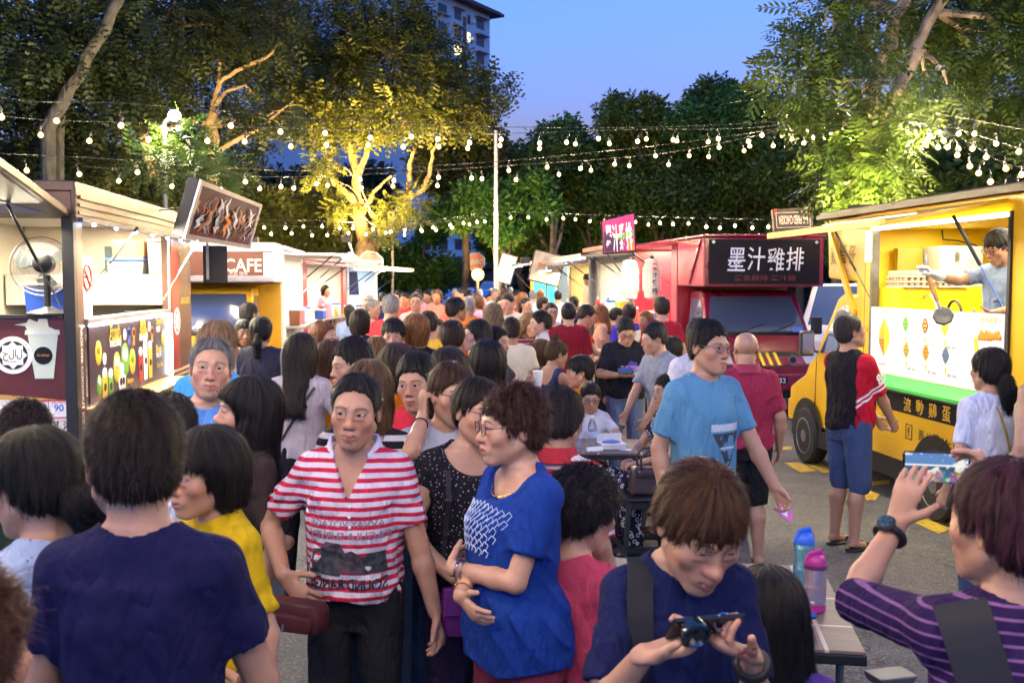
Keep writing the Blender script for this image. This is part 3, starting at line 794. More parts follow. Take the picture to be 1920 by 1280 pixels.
 if shoe is not None and d<9.5:
  for sd in(-1,1):
   hpx,kn,an,ft=legp[sd];FF=Field();z0=an.z-.085*s
   c=an+Vector((0,-.055*s,-.048*s))
   if slim_feet:
    FF.ell(c+Vector((0,0,-.026*s)),(.047*s,.13*s,.016*s),.01);FF.cone(c+Vector((-.04*s,-.05*s,-.02*s)),c+Vector((.04*s,-.05*s,.010*s)),.016*s,.016*s,.02);FF.cone(c+Vector((.042*s,-.05*s,-.02*s)),c+Vector((-.03*s,-.05*s,.012*s)),.016*s,.016*s,.02)
   else:
    FF.ell(c,(.045*s,.128*s,.040*s),.01);FF.ell(an+Vector((0,.02*s,-.035*s)),(.040*s,.05*s,.05*s),.03*s)
   FF.post.append(lambda d_,x,y,z:np.maximum(d_,z0+.002-z))
   V,Q=mesh_field(FF,max(.006,hc_*.8))
   if len(V):
    me=mesh_np('shoe',V,Q);link('sandal' if slim_feet else 'shoe',me,mat('shoe_%.2f_%.2f_%.2f'%tuple(shoe),shoe,.5,var=.2),root)
 HF=None
 if hair:
  st,hcol,ho=hair
  HF,HF2=hair_field(st,ho)
  hg=max(.0028,hh*1.05/hsc)
  V,Q=mesh_field(HF,hg)
  if d>9:V=relax(V,Q,1,.3)
  Vs=[V];Qs=[Q];n0=len(V)
  if HF2 is not None:
   v2,q2=mesh_field(HF2,hg);Vs.append(v2);Qs.append(q2+n0);n0+=len(v2)
  if d<11:
   n=int({'perm':9000}.get(st,8500)*min(1.2,2.6/d)*(1 if d<6.5 else .8));Lh={'short':.018,'recede':.016,'perm':.020,'mop':.045,'tied':.05,'fringetied':.05}.get(st,.10)
   Ls=ho.get('strand',Lh);VR=V
   if st not in('long',):
    bb=np.interp(V[:,1],*HB[st]);VR=V[V[:,2]>bb+.005]
   vv,qq=strands(HF,VR,n,Ls,seed,.003 if st!='perm' else .006,up=False,lim=None if st=='long' else HB[st],ws=max(1,d/4.5))
   Vs.append(vv);Qs.append(qq+n0);n0+=len(vv)
   if st in('perm','mop','short'):
    vv,qq=strands(HF,VR,n//(9 if st=='short' else 4),.007 if st!='perm' else .010,seed+50,up=True);Vs.append(vv);Qs.append(qq+n0);n0+=len(vv)
   if HF2 is not None:
    vv,qq=strands(HF2,v2,n//4,.10 if 'pony' in ho else .03,seed+9,.004);Vs.append(vv);Qs.append(qq+n0);n0+=len(vv)
  V=np.concatenate(Vs);Q=np.concatenate(Qs)
  MM=np.array(MH)
  Vw=(V*hsc)@MM[:3,:3].T+MM[:3,3]
  me=mesh_np('hair',Vw,Q);attr_vec(me,'hl',V)
  link('hair',me,hair_mat(tuple(hcol),ho.get('tip')),root)
 if glasses is not None:
  gb=MB()
  rr=.0017 if d<5 else .0018
  for sd in(-1,1):
   pts=[(sd*(.033+.0225*math.copysign(abs(math.cos(a))**.7,math.cos(a))),-.107+.004*(abs(sd*math.cos(a))),.0035+.0185*math.copysign(abs(math.sin(a))**.75,math.sin(a)))for a in(2*math.pi*k/16 for k in range(17))]
   gb.tube(pts,rr,5,cap=False)
   gb.tube([(sd*.0555,-.104,.010),(sd*.074,-.090,.012),(sd*.084,-.01,.012),(sd*.083,.012,.0)],rr,5)
  gb.tube([(-.011,-.109,.008),(0,-.112,.010),(.011,-.109,.008)],rr,5)
  go=gb.build('glasses',mat('spectacle_%.2f'%glasses[0],glasses,.3,.3),root)
  go.data.transform(MH@Matrix.Scale(hsc,4))
 info=dict(root=root,s=s,R=R,arm=armp,head=MH,hsc=hsc,hip=hipp,TR=TR,FS=FS,T3=T3,d=d,leg=legp,tl=tl,hipz=hipz)
 PEOPLE.append((label,round(s,3),info));return info
def wpos(I,p):
 """person-local point to world"""
 return I['root'].location+I['R']@Vector(p)
def on_shirt(I,pts,front=True,off=.003,dirv=None):
 """project torso-space points (x, z) onto the shirt; returns person-local points"""
 FS=I['FS'];s=I['s'];sg=-1 if front else 1
 P=np.array([I['T3']((x,sg*.42,z))for x,z in pts]);D=np.array(I['TR']@Vector((0,-sg,0)))
 t=np.zeros(len(P))
 for _ in range(40):
  dd=FS.eval_pts(P+t[:,None]*D);t+=np.clip(dd-off,-.02,.06)*.8
  t=np.minimum(t,.42*s)
 return P+t[:,None]*D
def shirt_text(I,body,cx,cz,h=None,w=None,m=None,front=True,bold=.01,flip=False,name='print',line=1.0,rot=0.0):
 me=text_mesh(body,1.0,0,bold,'CENTER',1.0,line)
 bm=bmesh.new();bm.from_mesh(me)
 for _ in range(2):bmesh.ops.subdivide_edges(bm,edges=[e for e in bm.edges if e.calc_length()>.12],cuts=1)
 bmesh.ops.triangulate(bm,faces=bm.faces);bm.to_mesh(me);bm.free()
 n=len(me.vertices);co=np.empty(n*3,np.float32);me.vertices.foreach_get('co',co);co=co.reshape(-1,3)
 lo,hi=co.min(0),co.max(0);sx=w/(hi[0]-lo[0])if w else None;sy=h/(hi[1]-lo[1])if h else None
 sx=sx or sy;sy=sy or sx
 q=(co-(lo+hi)/2);q[:,0]*=sx*(-1 if flip else 1)*(1 if front else-1);q[:,1]*=sy
 c,s_=math.cos(rot),math.sin(rot)
 pts=[(cx+a*c-b*s_,cz+a*s_+b*c)for a,b,_ in q]
 P=on_shirt(I,pts,front);me.vertices.foreach_set('co',P.astype(np.float32).ravel());me.update()
 return link(name,me,m,I['root'])
def shirt_patch(I,poly,m,front=True,name='print',n=10,off=.002):
 """convex polygon of torso (x, z) corners draped on the shirt"""
 bm=bmesh.new();f=bm.faces.new([bm.verts.new((x,0,z))for x,z in poly]);bmesh.ops.triangulate(bm,faces=[f])
 for _ in range(3):bmesh.ops.subdivide_edges(bm,edges=[e for e in bm.edges if e.calc_length()>.012],cuts=1)
 bmesh.ops.triangulate(bm,faces=bm.faces)
 P=on_shirt(I,[(q.co.x,q.co.z)for q in bm.verts],front,off)
 for q,p in zip(bm.verts,P):q.co=p
 me=bpy.data.meshes.new(name);bm.to_mesh(me);bm.free()
 return link(name,me,m,I['root'])
def strap(I,pts,m,wid=.03,front=True,name='strap',off=.006,th=.004,n=24,parent=True):
 """webbing laid on the shirt through torso (x, z) points"""
 pp=[]
 for a,b in zip(pts[:-1],pts[1:]):
  for k in range(n//(len(pts)-1)):t=k/(n//(len(pts)-1));pp.append((a[0]+(b[0]-a[0])*t,a[1]+(b[1]-a[1])*t))
 pp.append(pts[-1]);C=on_shirt(I,pp,front,off)
 s=I['s'];mb=MB();sg=-1 if front else 1
 T=np.gradient(C,axis=0);nrm=np.array(I['TR']@Vector((0,sg,0)))
 S=np.cross(T,nrm);S/=np.linalg.norm(S,axis=1)[:,None]+1e-9
 V=[];F=[]
 for i in range(len(C)):
  for a,b in((-1,0),(1,0),(1,1),(-1,1)):V.append(Vector(C[i]+S[i]*a*wid*s/2+nrm*th*(b-.5)))
 for i in range(len(C)-1):
  for k in range(4):F.append((4*i+k,4*i+(k+1)%4,4*i+4+(k+1)%4,4*i+4+k))
 mb._add(V,F);return mb.build(name,m,I['root'],smooth=False)
cam=bpy.data.cameras.new('camera');cam_o=bpy.data.objects.new('camera',cam);COL.objects.link(cam_o);sc.camera=cam_o
cam_o.location=(0,0,CAM_H);cam_o.rotation_euler=(R_(90)-PITCH,0,0)
cam.sensor_width=36;cam.lens=36*FPX/1920;cam.clip_start=.05;cam.clip_end=2000
cam.dof.use_dof=True;cam.dof.focus_distance=5.5;cam.dof.aperture_fstop=6.0
sc.view_settings.view_transform='Standard';sc.view_settings.look='None';sc.view_settings.exposure=EXPO;sc.view_settings.gamma=1
sc.cycles.use_denoising=True;sc.cycles.max_bounces=6;sc.cycles.diffuse_bounces=3;sc.cycles.glossy_bounces=3
sc.cycles.transparent_max_bounces=8;sc.cycles.transmission_bounces=4;sc.cycles.caustics_reflective=False;sc.cycles.caustics_refractive=False
sc.cycles.sample_clamp_indirect=4;sc.cycles.use_light_tree=True
world=bpy.data.worlds.new('World');sc.world=world;world.use_nodes=True
nt=world.node_tree;bg=nt.nodes['Background']
SKYROT=R_(200)
sky=nt.nodes.new('ShaderNodeTexSky');sky.sky_type='NISHITA';sky.sun_disc=False
sky.sun_elevation=R_(-1.5);sky.sun_rotation=SKYROT;sky.air_density=1.0;sky.dust_density=.5;sky.ozone_density=3.0
tint=nt.nodes.new('ShaderNodeMix');tint.data_type='RGBA';tint.blend_type='MULTIPLY';tint.inputs[0].default_value=1;tint.inputs[7].default_value=(*SKY_TINT,1)
nt.links.new(sky.outputs[0],tint.inputs[6]);nt.links.new(tint.outputs[2],bg.inputs[0]);bg.inputs[1].default_value=SKY_STRENGTH
sl_=bpy.data.lights.new('sun','SUN');sl_.energy=.02;sl_.angle=R_(30);sl_.color=(1,.8,.6)
so_=bpy.data.objects.new('sun',sl_);COL.objects.link(so_);so_.rotation_euler=(R_(88),0,R_(180)-SKYROT)
def ground_mat():
 m=bpy.data.materials.new('asphalt');nt=NT(m);x_=X(nt)
 out=N(nt,'ShaderNodeOutputMaterial');b=N(nt,'ShaderNodeBsdfPrincipled');lk(nt,b.outputs[0],out.inputs[0])
 tc=N(nt,'ShaderNodeTexCoord');V=tc.outputs['Object']
 agg=N(nt,'ShaderNodeTexVoronoi');agg.inputs['Scale'].default_value=95;lk(nt,V,agg.inputs['Vector'])
 n1=x_.noise(V,.35,5);n2=x_.noise(V,2.6,6,.65);n3=x_.noise(V,240,2)
 c=x_.mix(x_.step(n1,.62,.42),(.085,.085,.088),(.15,.15,.148))
 c=x_.mix(x_.step(n2,.52,.36),c,(.05,.05,.053),.65)
 cs=x_.m('MULTIPLY',agg.outputs['Distance'],1.0)
 sp_=N(nt,'ShaderNodeSeparateColor');lk(nt,agg.outputs['Color'],sp_.inputs[0])
 c=x_.mix(x_.mul(x_.step(sp_.outputs[0],.32,.22),.5),c,(.24,.235,.225));c=x_.mix(x_.mul(x_.step(sp_.outputs[1],.25,.2),.45),c,(.035,.035,.037))
 vo=N(nt,'ShaderNodeTexVoronoi');vo.inputs['Scale'].default_value=.55;lk(nt,V,vo.inputs['Vector'])
 st=x_.step(x_.add(vo.outputs['Distance'],x_.mul(n2,.3)),.26,.42);c=x_.mix(st,c,(.022,.021,.021),.75)
 ck=N(nt,'ShaderNodeTexVoronoi',feature='DISTANCE_TO_EDGE');ck.inputs['Scale'].default_value=.8;wv=N(nt,'ShaderNodeVectorMath');wv.operation='ADD';nz=N(nt,'ShaderNodeTexNoise');nz.inputs['Scale'].default_value=3;lk(nt,V,nz.inputs['Vector']);lk(nt,V,wv.inputs[0]);lk(nt,nz.outputs['Color'],wv.inputs[1]);lk(nt,wv.outputs[0],ck.inputs['Vector']);c=x_.mix(x_.step(ck.outputs['Distance'],.004,.011),c,(.03,.03,.03),.6)
 lk(nt,c,b.inputs['Base Color'])
 rg=N(nt,'ShaderNodeMapRange');lk(nt,n2,rg.inputs['Value']);rg.inputs['To Min'].default_value=.55;rg.inputs['To Max'].default_value=.95;lk(nt,rg.outputs[0],b.inputs['Roughness'])
 bp=N(nt,'ShaderNodeBump');bp.inputs['Strength'].default_value=.6;bp.inputs['Distance'].default_value=.006
 lk(nt,x_.add(agg.outputs['Distance'],n3),bp.inputs['Height']);lk(nt,bp.outputs[0],b.inputs['Normal'])
 return m
M_ASPH=ground_mat()
g=MB();g.quad((-400,-40,0),(400,-40,0),(400,600,0),(-400,600,0))
tag(g.build('ground',M_ASPH),kind='structure')
M_YPAINT=mat('line_paint',(.62,.42,.03),.7,var=.45,vscale=18,bump=.3,bscale=120)
M_BLACK=mat('black_plastic',(.012,.012,.013),.42,bump=.05,bscale=200)
M_RUBBER=mat('rubber',(.016,.016,.017),.8,bump=.2,bscale=80)
M_CHROME=mat('chrome',(.6,.6,.62),.18,1.0)
M_STEEL=mat('steel',(.42,.42,.43),.34,1.0,var=.2,vscale=20)
M_GREY=mat('grey_metal',(.16,.155,.15),.45,.6,var=.35,vscale=8)
M_WHITE=mat('white_paint',(.72,.71,.69),.4,var=.08,vscale=5)
M_DGLASS=mat('dark_glass',(.10,.15,.27),.05,.45,spec=1.0,coat=1.0)
M_ALU=mat('aluminium',(.55,.55,.56),.38,.9,var=.15,vscale=14)
M_WOOD=mat('wood',(.30,.15,.05),.5,var=.3,vscale=30)
M_CARD=mat('cardboard',(.42,.24,.09),.9,var=.15,vscale=8)
M_LED=emis('led_white',(1,.97,.92),14.0)
M_LEDB=emis('led_cool',(.55,.72,1.0),40.0)
M_TXTW=mat('letter_white',(.8,.8,.8),.5);M_TXTK=mat('letter_black',(.012,.012,.014),.5)
M_TXTR=mat('letter_red',(.5,.02,.03),.5);M_TXTG=mat('letter_gold',(.72,.42,.06),.4)
dashes=[((1470,867),(1500,866),(1531,882),(1501,885)),((1512,869),(1540,868),(1572,884),(1544,886)),((1556,903),(1592,907),(1650,926),(1640,938)),((1622,903),(1668,899),(1668,906),(1622,911)),((1612,918),(1628,914),(1646,934),(1626,938)),((1700,972),(1722,966),(1784,990),(1760,1000)),((1720,966),(1745,964),(1792,982),(1776,984)),((1455,838),(1484,837),(1484,842),(1455,843)),((1108,700),(1130,699),(1134,703),(1110,705)),((1130,712),(1148,711),(1152,716),(1133,717))]
for k,q in enumerate(dashes):
 mb=MB();mb.poly([ground(a,b,.004+.0003*k)for a,b in q]);tag(mb.build('road_marking',M_YPAINT),kind='structure')
mb=MB();pts=[ground(u,v,.0035)for u,v in((1290,905),(1470,870),(1560,905),(1720,985),(1660,1035),(1480,1000),(1400,960))]
STREET=math.atan(.11)
def wheel(parent,x,y,r=.295,w=.18,face=-1,m_rim=None):
 """tyre with a pressed-steel rim facing +-x"""
 t=MB();M=Matrix.Rotation(R_(90),3,'Y')
 t.lathe([(r*.62,-w/2),(r*.93,-w/2),(r*.985,-w*.40),(r,-w*.25),(r,w*.25),(r*.985,w*.40),(r*.93,w/2),(r*.62,w/2)],(x,y,r),36,M)
 o=t.build('wheel',M_RUBBER,parent,smooth=True)
 k=MB();f=face
 prof=[(r*.64,0),(r*.655,f*.085),(r*.60,f*.088),(r*.57,f*.055),(r*.46,f*.040),(r*.40,f*.058),(r*.25,f*.062),(r*.22,f*.085),(r*.10,f*.09)]
 k.lathe(prof,(x,y,r),32,M)
 rim=k.build('rim',m_rim or M_STEEL,o,smooth=True)
 h=MB()
 for a in range(10):
  an=a*math.pi/5
  h.lathe([(r*.035,0),(r*.035,.004)],(x+f*.060 if f>0 else x+f*.064,y+math.cos(an)*r*.33,r+math.sin(an)*r*.33),8,M)
 h.build('rim_hole',M_RUBBER,rim)
 return o
def cyl_x(mb,x0,x1,y,z,r,n=16):
 mb.tube([(x0,y,z),(x1,y,z)],r,n)
def area(name,loc,rot,sx,sy,energy,col,parent=None):
 l=bpy.data.lights.new(name,'AREA');l.shape='RECTANGLE';l.size=sx;l.size_y=sy;l.energy=energy*LAMP;l.color=col
 o=bpy.data.objects.new(name,l);COL.objects.link(o);o.location=loc;o.rotation_euler=rot
 if parent is not None:o.parent=parent
 return o
def point(name,loc,energy,col,r=.08,parent=None):
 l=bpy.data.lights.new(name,'POINT');l.energy=energy;l.color=col;l.shadow_soft_size=r
 o=bpy.data.objects.new(name,l);COL.objects.link(o);o.location=loc
 if parent is not None:o.parent=parent
 return o
WARM=(1.0,.78,.46);COOLW=(1.0,.86,.62)
M_YEL=mat('yellow_paint',(.80,.46,.012),.32,var=.10,vscale=3,coat=.4)
M_YELI=mat('yellow_lining',(.80,.52,.006),.5,var=.06,vscale=4)
M_MAROON=mat('maroon_vinyl',(.085,.012,.016),.4,var=.2,vscale=3)
M_BROWN=mat('brown_vinyl',(.11,.045,.03),.38,var=.25,vscale=4)
M_CREAM=mat('cream_panel',(.74,.66,.52),.5,var=.08,vscale=3)
M_OFFW=mat('off_white_panel',(.74,.72,.68),.5,var=.06,vscale=3)
M_ROOFB=mat('weathered_bronze',(.085,.05,.038),.36,.3,var=.5,vscale=7,bump=.15,bscale=25)
M_RED=mat('red_paint',(.30,.008,.022),.3,var=.12,vscale=3,coat=.5)
M_REDP=mat('pink_red_panel',(.42,.05,.085),.4,var=.12,vscale=3)
M_WINE=mat('wine_paint',(.20,.007,.035),.28,var=.1,vscale=3,coat=.5)
M_SIGNK=mat('sign_black',(.007,.006,.012),.6,spec=.2)
M_TEAL=mat('teal_panel',(.02,.42,.44),.4,var=.1)
M_NAVY=mat('navy_print',(.02,.03,.12),.4,var=.3,vscale=5)
M_GREEN=mat('green_shelf',(.03,.50,.06),.45,var=.12)
M_MENU=mat('menu_white',(.74,.77,.80),.4)
M_TAN=mat('tan_band',(.46,.26,.07),.45)
M_EGG=mat('egg_shell',(.72,.50,.30),.6);M_TRAY=mat('egg_tray',(.52,.50,.44),.9,bump=.3,bscale=90)
def col(n,c,r=.5):return mat('colour_'+n,c,r)
C_OR,C_YE,C_GR,C_BR,C_DG,C_RD,C_BL,C_WH,C_PK=(col('orange',(.80,.24,.015)),col('yellow',(.82,.55,.03)),col('green',(.12,.38,.03)),col('brown',(.22,.08,.03)),col('slate',(.10,.15,.17)),col('red',(.60,.02,.02)),col('blue',(.03,.10,.50)),col('white',(.8,.8,.78)),col('pink',(.75,.18,.30)))
def strut(name,a,b,parent,r=.012,m=M_BLACK):
 a,b=Vector(a),Vector(b);c=a.lerp(b,.55)
 o=MB().tube([a,c],r,8).build(name,m,parent,smooth=True)
 MB().tube([c,b],r*.45,6).build('piston_rod',M_CHROME,o,smooth=True);return o
def disc(name,m,parent,c,r,ax='y',off=0.0,n=28,th=.002,star=None):
 """thin disc facing -y (ax y) or +-x"""
 mb=MB();c=Vector(c);pts=[]
 for k in range(n):
  a=2*math.pi*k/n;rr=r if not star else(r if k%2==0 else r*star)
  p=(math.cos(a)*rr,math.sin(a)*rr)
  pts.append(c+(Vector((p[0],0,p[1]))if ax=='y' else Vector((0,p[0],p[1]))))
 mb.prism(pts,Vector((0,-th,0))if ax=='y' else Vector((th if ax=='x' else-th,0,0)))
 return mb.build(name,m,parent)
def halal(parent,c,r,ax):
 o=disc('certification_emblem',C_WH,parent,c,r,ax,th=.003);d={'y':Vector((0,-1,0)),'x':Vector((1,0,0)),'-x':Vector((-1,0,0))}[ax]
 c=Vector(c);disc('emblem_ring',M_TXTK,o,c+d*.003,r*.76,ax);disc('emblem_star',C_WH,o,c+d*.005,r*.74,ax,n=16,star=.76)
 xd=Vector((1,0,0))if ax=='y' else(Vector((0,1,0))if ax=='x' else Vector((0,-1,0)))
 lettering('حلال',M_TXTK,o,c+d*.008,xd,(0,0,1),w=r*.98,h=r*.62,bold=.01)
 lettering('HALAL',M_TXTK,o,c+d*.008+Vector((0,0,-r*.34)),xd,(0,0,1),h=r*.10)
 for k in range(9):
  a=R_(160-17.5*k)
  t=xd*math.sin(a)+Vector((0,0,1))*-math.cos(a)
  p=xd*math.cos(a)+Vector((0,0,1))*math.sin(a)
  lettering('MALAYSIA*'[k],M_TXTK,o,c+d*.004+p*r*.87,xd*math.sin(a)-Vector((0,0,1))*math.cos(a),p,h=r*.13)
def person_items():pass
def drinks_truck():
 Y0=7.6;t=empty('food_truck',(-3.33,Y0,0),STREET,'brown drinks food truck with open serving side and desk fan at its rear window','food truck','food trucks along the street')
 W=-1.9
 b=MB();b.box(W,0,0,4.2,.46,.52);b.box(W,W+.05,0,4.2,.52,2.66);b.box(W+.05,-.02,.0,.05,.52,1.66);b.box(W+.05,-.02,4.14,4.2,.52,2.6)
 b.build('chassis_floor',M_BROWN,t)
 r=MB();r.box(W-.03,.03,-.03,4.23,2.62,2.70);r.build('roof',M_ROOFB,t,bevel=.012)
 MB().box(W+.06,W+.075,.06,4.13,.53,2.6).build('inner_wall',M_CREAM,t);MB().box(W+.08,-.06,.06,4.12,2.56,2.60).build('inner_ceiling',M_OFFW,t)
 MB().box(W+.08,-.06,.06,4.12,.54,.60).build('inner_floor',M_GREY,t)
 MB().box(W+.09,-.06,4.09,4.125,.6,2.56).build('inner_end_wall',M_CREAM,t)
 h=MB();h.box(W,.0,-.03,.05,2.42,2.62);h.build('rear_header',M_BROWN,t,bevel=.006)
 disc('marker_lamp',mat('red_lens',(.4,.01,.01),.2),t,(-.25,-.03,2.56),.03,'y',th=.02)
 MB().box(-.075,.012,-.035,.045,.46,2.46).build('corner_post',M_BLACK,t,bevel=.006);MB().box(W-.01,W+.08,-.035,.045,.46,2.46).build('corner_post',M_BLACK,t,bevel=.006)
 MB().box(W+.09,-.08,-.012,0,1.05,1.665).build('rear_panel',M_MAROON,t)
 MB().box(W+.09,-.08,-.035,.045,1.665,1.69).build('window_sill',M_BLACK,t)
 pts=[(W+.09,-.0125,.60),(-.08,-.0125,.60)]+[(-.08-k*.0885,-.0125,.995+.10*math.sin(math.pi*(k*.05+.02))*.7)for k in range(21)][:20]
 a=MB();a.prism([Vector(p)for p in pts],(0,-.003,0));wp=a.build('lower_panel',M_OFFW,t)
 a=MB();up=[Vector(p)for p in pts[2:]];a.prism(up+[p+Vector((0,0,.035))for p in up[::-1]],(0,-.005,0));a.build('tan_arch',M_TAN,t)
 MB().box(W+.09,-.08,-.014,0,.46,.60).build('rear_skirt',M_BLACK,t)
 halal(t,(-.455,-.013,1.385),.142,'y')
 cup=MB();cup.prism([(-.30,-.0125,1.205),(-.165,-.0125,1.205),(-.125,-.0125,1.54),(-.345,-.0125,1.54)],(0,-.003,0));cp_=cup.build('cup_picture',mat('cup_print',(.50,.58,.50),.5),t)
 MB().prism([(-.365,-.0125,1.54),(-.11,-.0125,1.54),(-.115,-.0125,1.575),(-.36,-.0125,1.575)],(0,-.005,0)).build('cup_rim',mat('cup_print2',(.62,.68,.60),.5),cp_)
 MB().poly([(-.345,-.0175,1.575),(-.14,-.0175,1.575),(-.19,-.0175,1.60),(-.20,-.0175,1.66),(-.26,-.0175,1.66),(-.27,-.0175,1.635),(-.33,-.0175,1.66),(-.35,-.0175,1.63),(-.44,-.0175,1.615),(-.36,-.0175,1.605)]).build('splash',mat('cup_print3',(.62,.66,.52),.5),cp_)
 disc('cup_badge',M_SIGNK,cp_,(-.235,-.0155,1.38),.068,'y');lettering('Arabian',mat('gold_ink',(.5,.32,.06),.5),cp_,(-.235,-.0195,1.385),(1,0,0),(0,0,1),w=.09)
 pl=MB();pl.box(-.305,-.06,-.019,-.0165,.905,1.035);p=pl.build('speed_plate',C_WH,t)
 fr=MB();fr.box(-.31,-.055,-.0215,-.0192,1.030,1.042);fr.box(-.31,-.055,-.0215,-.0192,.900,.910);fr.box(-.312,-.302,-.0215,-.0192,.900,1.042);fr.box(-.064,-.053,-.0215,-.0192,.900,1.042);fr.build('plate_border',M_TXTR,p)
 MB().box(-.208,-.204,-.021,-.0191,.945,1.03).build('plate_divider',M_TXTK,p)
 lettering('80',C_BL,p,(-.255,-.0195,.985),(1,0,0),(0,0,1),h=.055,bold=.02);lettering('90',C_BL,p,(-.130,-.0195,.98),(1,0,0),(0,0,1),h=.055,bold=.02)
 lettering('LEBUHRAYA',M_TXTK,p,(-.13,-.0195,1.02),(1,0,0),(0,0,1),w=.105);lettering('KM/J',M_TXTK,p,(-.18,-.0195,.925),(1,0,0),(0,0,1),h=.018)
 lettering('冰 淇 淋',M_TXTK,t,(-.165,-.0165,.845),(1,0,0),(0,0,1),w=.27,bold=.015)
 f=MB();f.prism([(-.01,-.04,2.42),(-.01,-1.35,2.66),(-.01,-1.35,2.73),(-.01,-.04,2.49)],(W+.03,0,0));fl=f.build('rear_flap',M_ROOFB,t,bevel=.01)
 MB().quad((-.06,-.12,2.432),(-.06,-1.30,2.648),(W+.1,-1.30,2.648),(W+.1,-.12,2.432)).build('flap_lining',mat('flap_dark',(.015,.016,.035),.35),fl)
 MB().prism([(-.12,-.2,2.4445),(-.5,-.2,2.4445),(-1.0,-.9,2.5727),(-.62,-1.05,2.600),(-.40,-.7,2.536)],(0,0,-.002)).build('flap_print',mat('flap_blue',(.10,.13,.42),.4),fl)
 strut('gas_strut',(-.30,-.45,2.49),(-.10,-.02,1.76),t)
 s=MB();s.box(.0,.035,-.03,4.2,2.42,2.66);fa=s.build('side_fascia',M_ROOFB,t,bevel=.008)
 for k in range(3):MB().box(.035,.045+.006*k,.02,4.18,2.45+k*.06,2.475+k*.06).build('fascia_rib',M_ROOFB,fa)
 MB().box(.036,.075,.0,4.4,2.395,2.425).build('light_rail',M_NAVY,t)
 for k in range(7):MB().ball((.062,.32+.62*k,2.388),(.016,.022,.014),8,5).build('led_spot',M_LEDB,t)
 MB().box(-.05,0,0.05,.22,.5,2.42).build('side_strip',M_BROWN,t)
 lettering('AROI-DEE COCONUT ICE CREAM',M_TXTW,t,(.001,.125,1.10),(0,0,-1),(0,1,0),w=1.0,bold=.02)
 MB().box(-.05,0,.22,3.05,.50,.93).build('side_skirt',M_BROWN,t)
 MB().box(-.12,.03,.22,3.05,1.60,1.645).build('serving_counter',M_STEEL,t,bevel=.004)
 cm=MB();cm.box(-.06,0,3.05,4.2,.5,2.42);co_=cm.build('brown_column',M_BROWN,t)
 MB().box(.001,.012,3.05,3.12,.5,2.42).build('column_edge',M_ALU,co_)
 MB().box(.001,.006,3.2,3.55,.55,2.38).build('red_wrap',mat('wrap_red',(.32,.03,.02),.35,var=.3,vscale=2),co_)
 lettering('Thailand',mat('gold_ink',(.5,.32,.06)),co_,(.004,3.85,2.20),(0,1,0),(0,0,1),w=.5);halal(co_,(.008,3.42,1.50),.15,'x')
 lettering('AROI-DEE',C_YE,co_,(.004,3.85,1.72),(0,1,0),(0,0,1),w=.45,bold=.02)
 for k in range(7):MB().box(.008,.02,3.22,4.1,.62+.055*k,.645+.055*k).build('louvre_slat',mat('pale_slat',(.55,.42,.28),.4),co_)
 mb_=MB();mb_.box(.002,.018,.26,2.98,.95,1.585);m0=mb_.build('menu_board',mat('menu_dark',(.035,.022,.045),.3,var=.3,vscale=3),t)
 g=MB();g.box(.018,.05,.26,3.0,1.585,1.60);g.box(.018,.045,2.985,3.02,.95,1.6);g.build('menu_light',M_LED,t)
 mx=.0185
 def fruit(y,z,r,c,cc):
  o=MB().ball((mx,y,z),(.006,r,r*1.2),14,8).build('fruit_picture',c,m0,smooth=True);MB().ball((mx+.004,y-r*.1,z+r*.35),(.006,r*.62,r*.5),12,6).build('fruit_flesh',cc,o,smooth=True);return o
 for y,z,r,c,cc in((.5,1.36,.085,C_YE,C_OR),(.5,1.10,.07,C_GR,C_WH),(1.02,1.20,.11,C_YE,C_WH),(1.28,1.24,.13,C_GR,C_WH),(1.52,1.21,.10,C_YE,C_GR),(2.72,1.36,.07,C_YE,C_WH)):fruit(y,z,r,c,cc)
 for k,(y,h_,c)in enumerate(((1.80,.26,C_RD),(1.98,.36,C_WH),(2.16,.30,C_YE),(.65,.2,C_YE),(.82,.18,C_GR),(1.12,.20,C_WH),(1.20,.2,C_WH))):
  z0=1.0 if k<3 else .965;o=MB().prism([(mx,y-.055,z0),(mx,y+.055,z0),(mx,y+.075,z0+h_),(mx,y-.075,z0+h_)],(.003,0,0)).build('cup_picture',c,m0);
  MB().ball((mx+.002,y,z0+h_+.02),(.003,.07,.045),10,6).build('cup_foam',C_WH,o);disc('cup_badge',M_SIGNK,o,(mx+.004,y,z0+h_*.5),.035,'x')
 for tx,c,y,z,w_ in(('Fresh',C_YE,.98,1.52,.30),('Coconut',C_YE,.98,1.455,.36),('RM5.00/bj',C_WH,.98,1.405,.33),('Milk',C_YE,1.92,1.53,.22),('Shake',C_YE,1.92,1.47,.28),('RM6.90',C_WH,1.92,1.415,.3),('Special',C_YE,2.55,1.53,.26),('RM7',C_WH,2.5,1.46,.16),('Mango',C_YE,1.42,1.04,.2),('Float',C_YE,2.5,1.26,.22),('RM5.90',C_WH,2.5,1.20,.2),('Thai Tea',C_YE,2.52,1.10,.26)):
  lettering(tx,c,m0,(mx+.001,y,z),(0,1,0),(0,0,1),w=w_,bold=.02)
 for k,(y,z,c)in enumerate(((1.42,1.48,C_BL),(1.58,1.47,C_OR),(2.25,1.45,C_OR),(.66,1.30,C_WH),(.66,1.06,C_WH),(1.28,1.47,C_WH),(2.15,1.5,C_WH))):
  o=disc('award_badge',c,m0,(mx,y,z),.05,'x')
  if c!=C_WH:
   MB().prism([(mx,y-.04,z-.12),(mx,y-.01,z-.04),(mx,y+.01,z-.04),(mx,y+.04,z-.12),(mx,y,z-.1)],(.002,0,0)).build('ribbon',c,o);disc('badge_centre',M_SIGNK,o,(mx+.003,y,z),.03,'x')
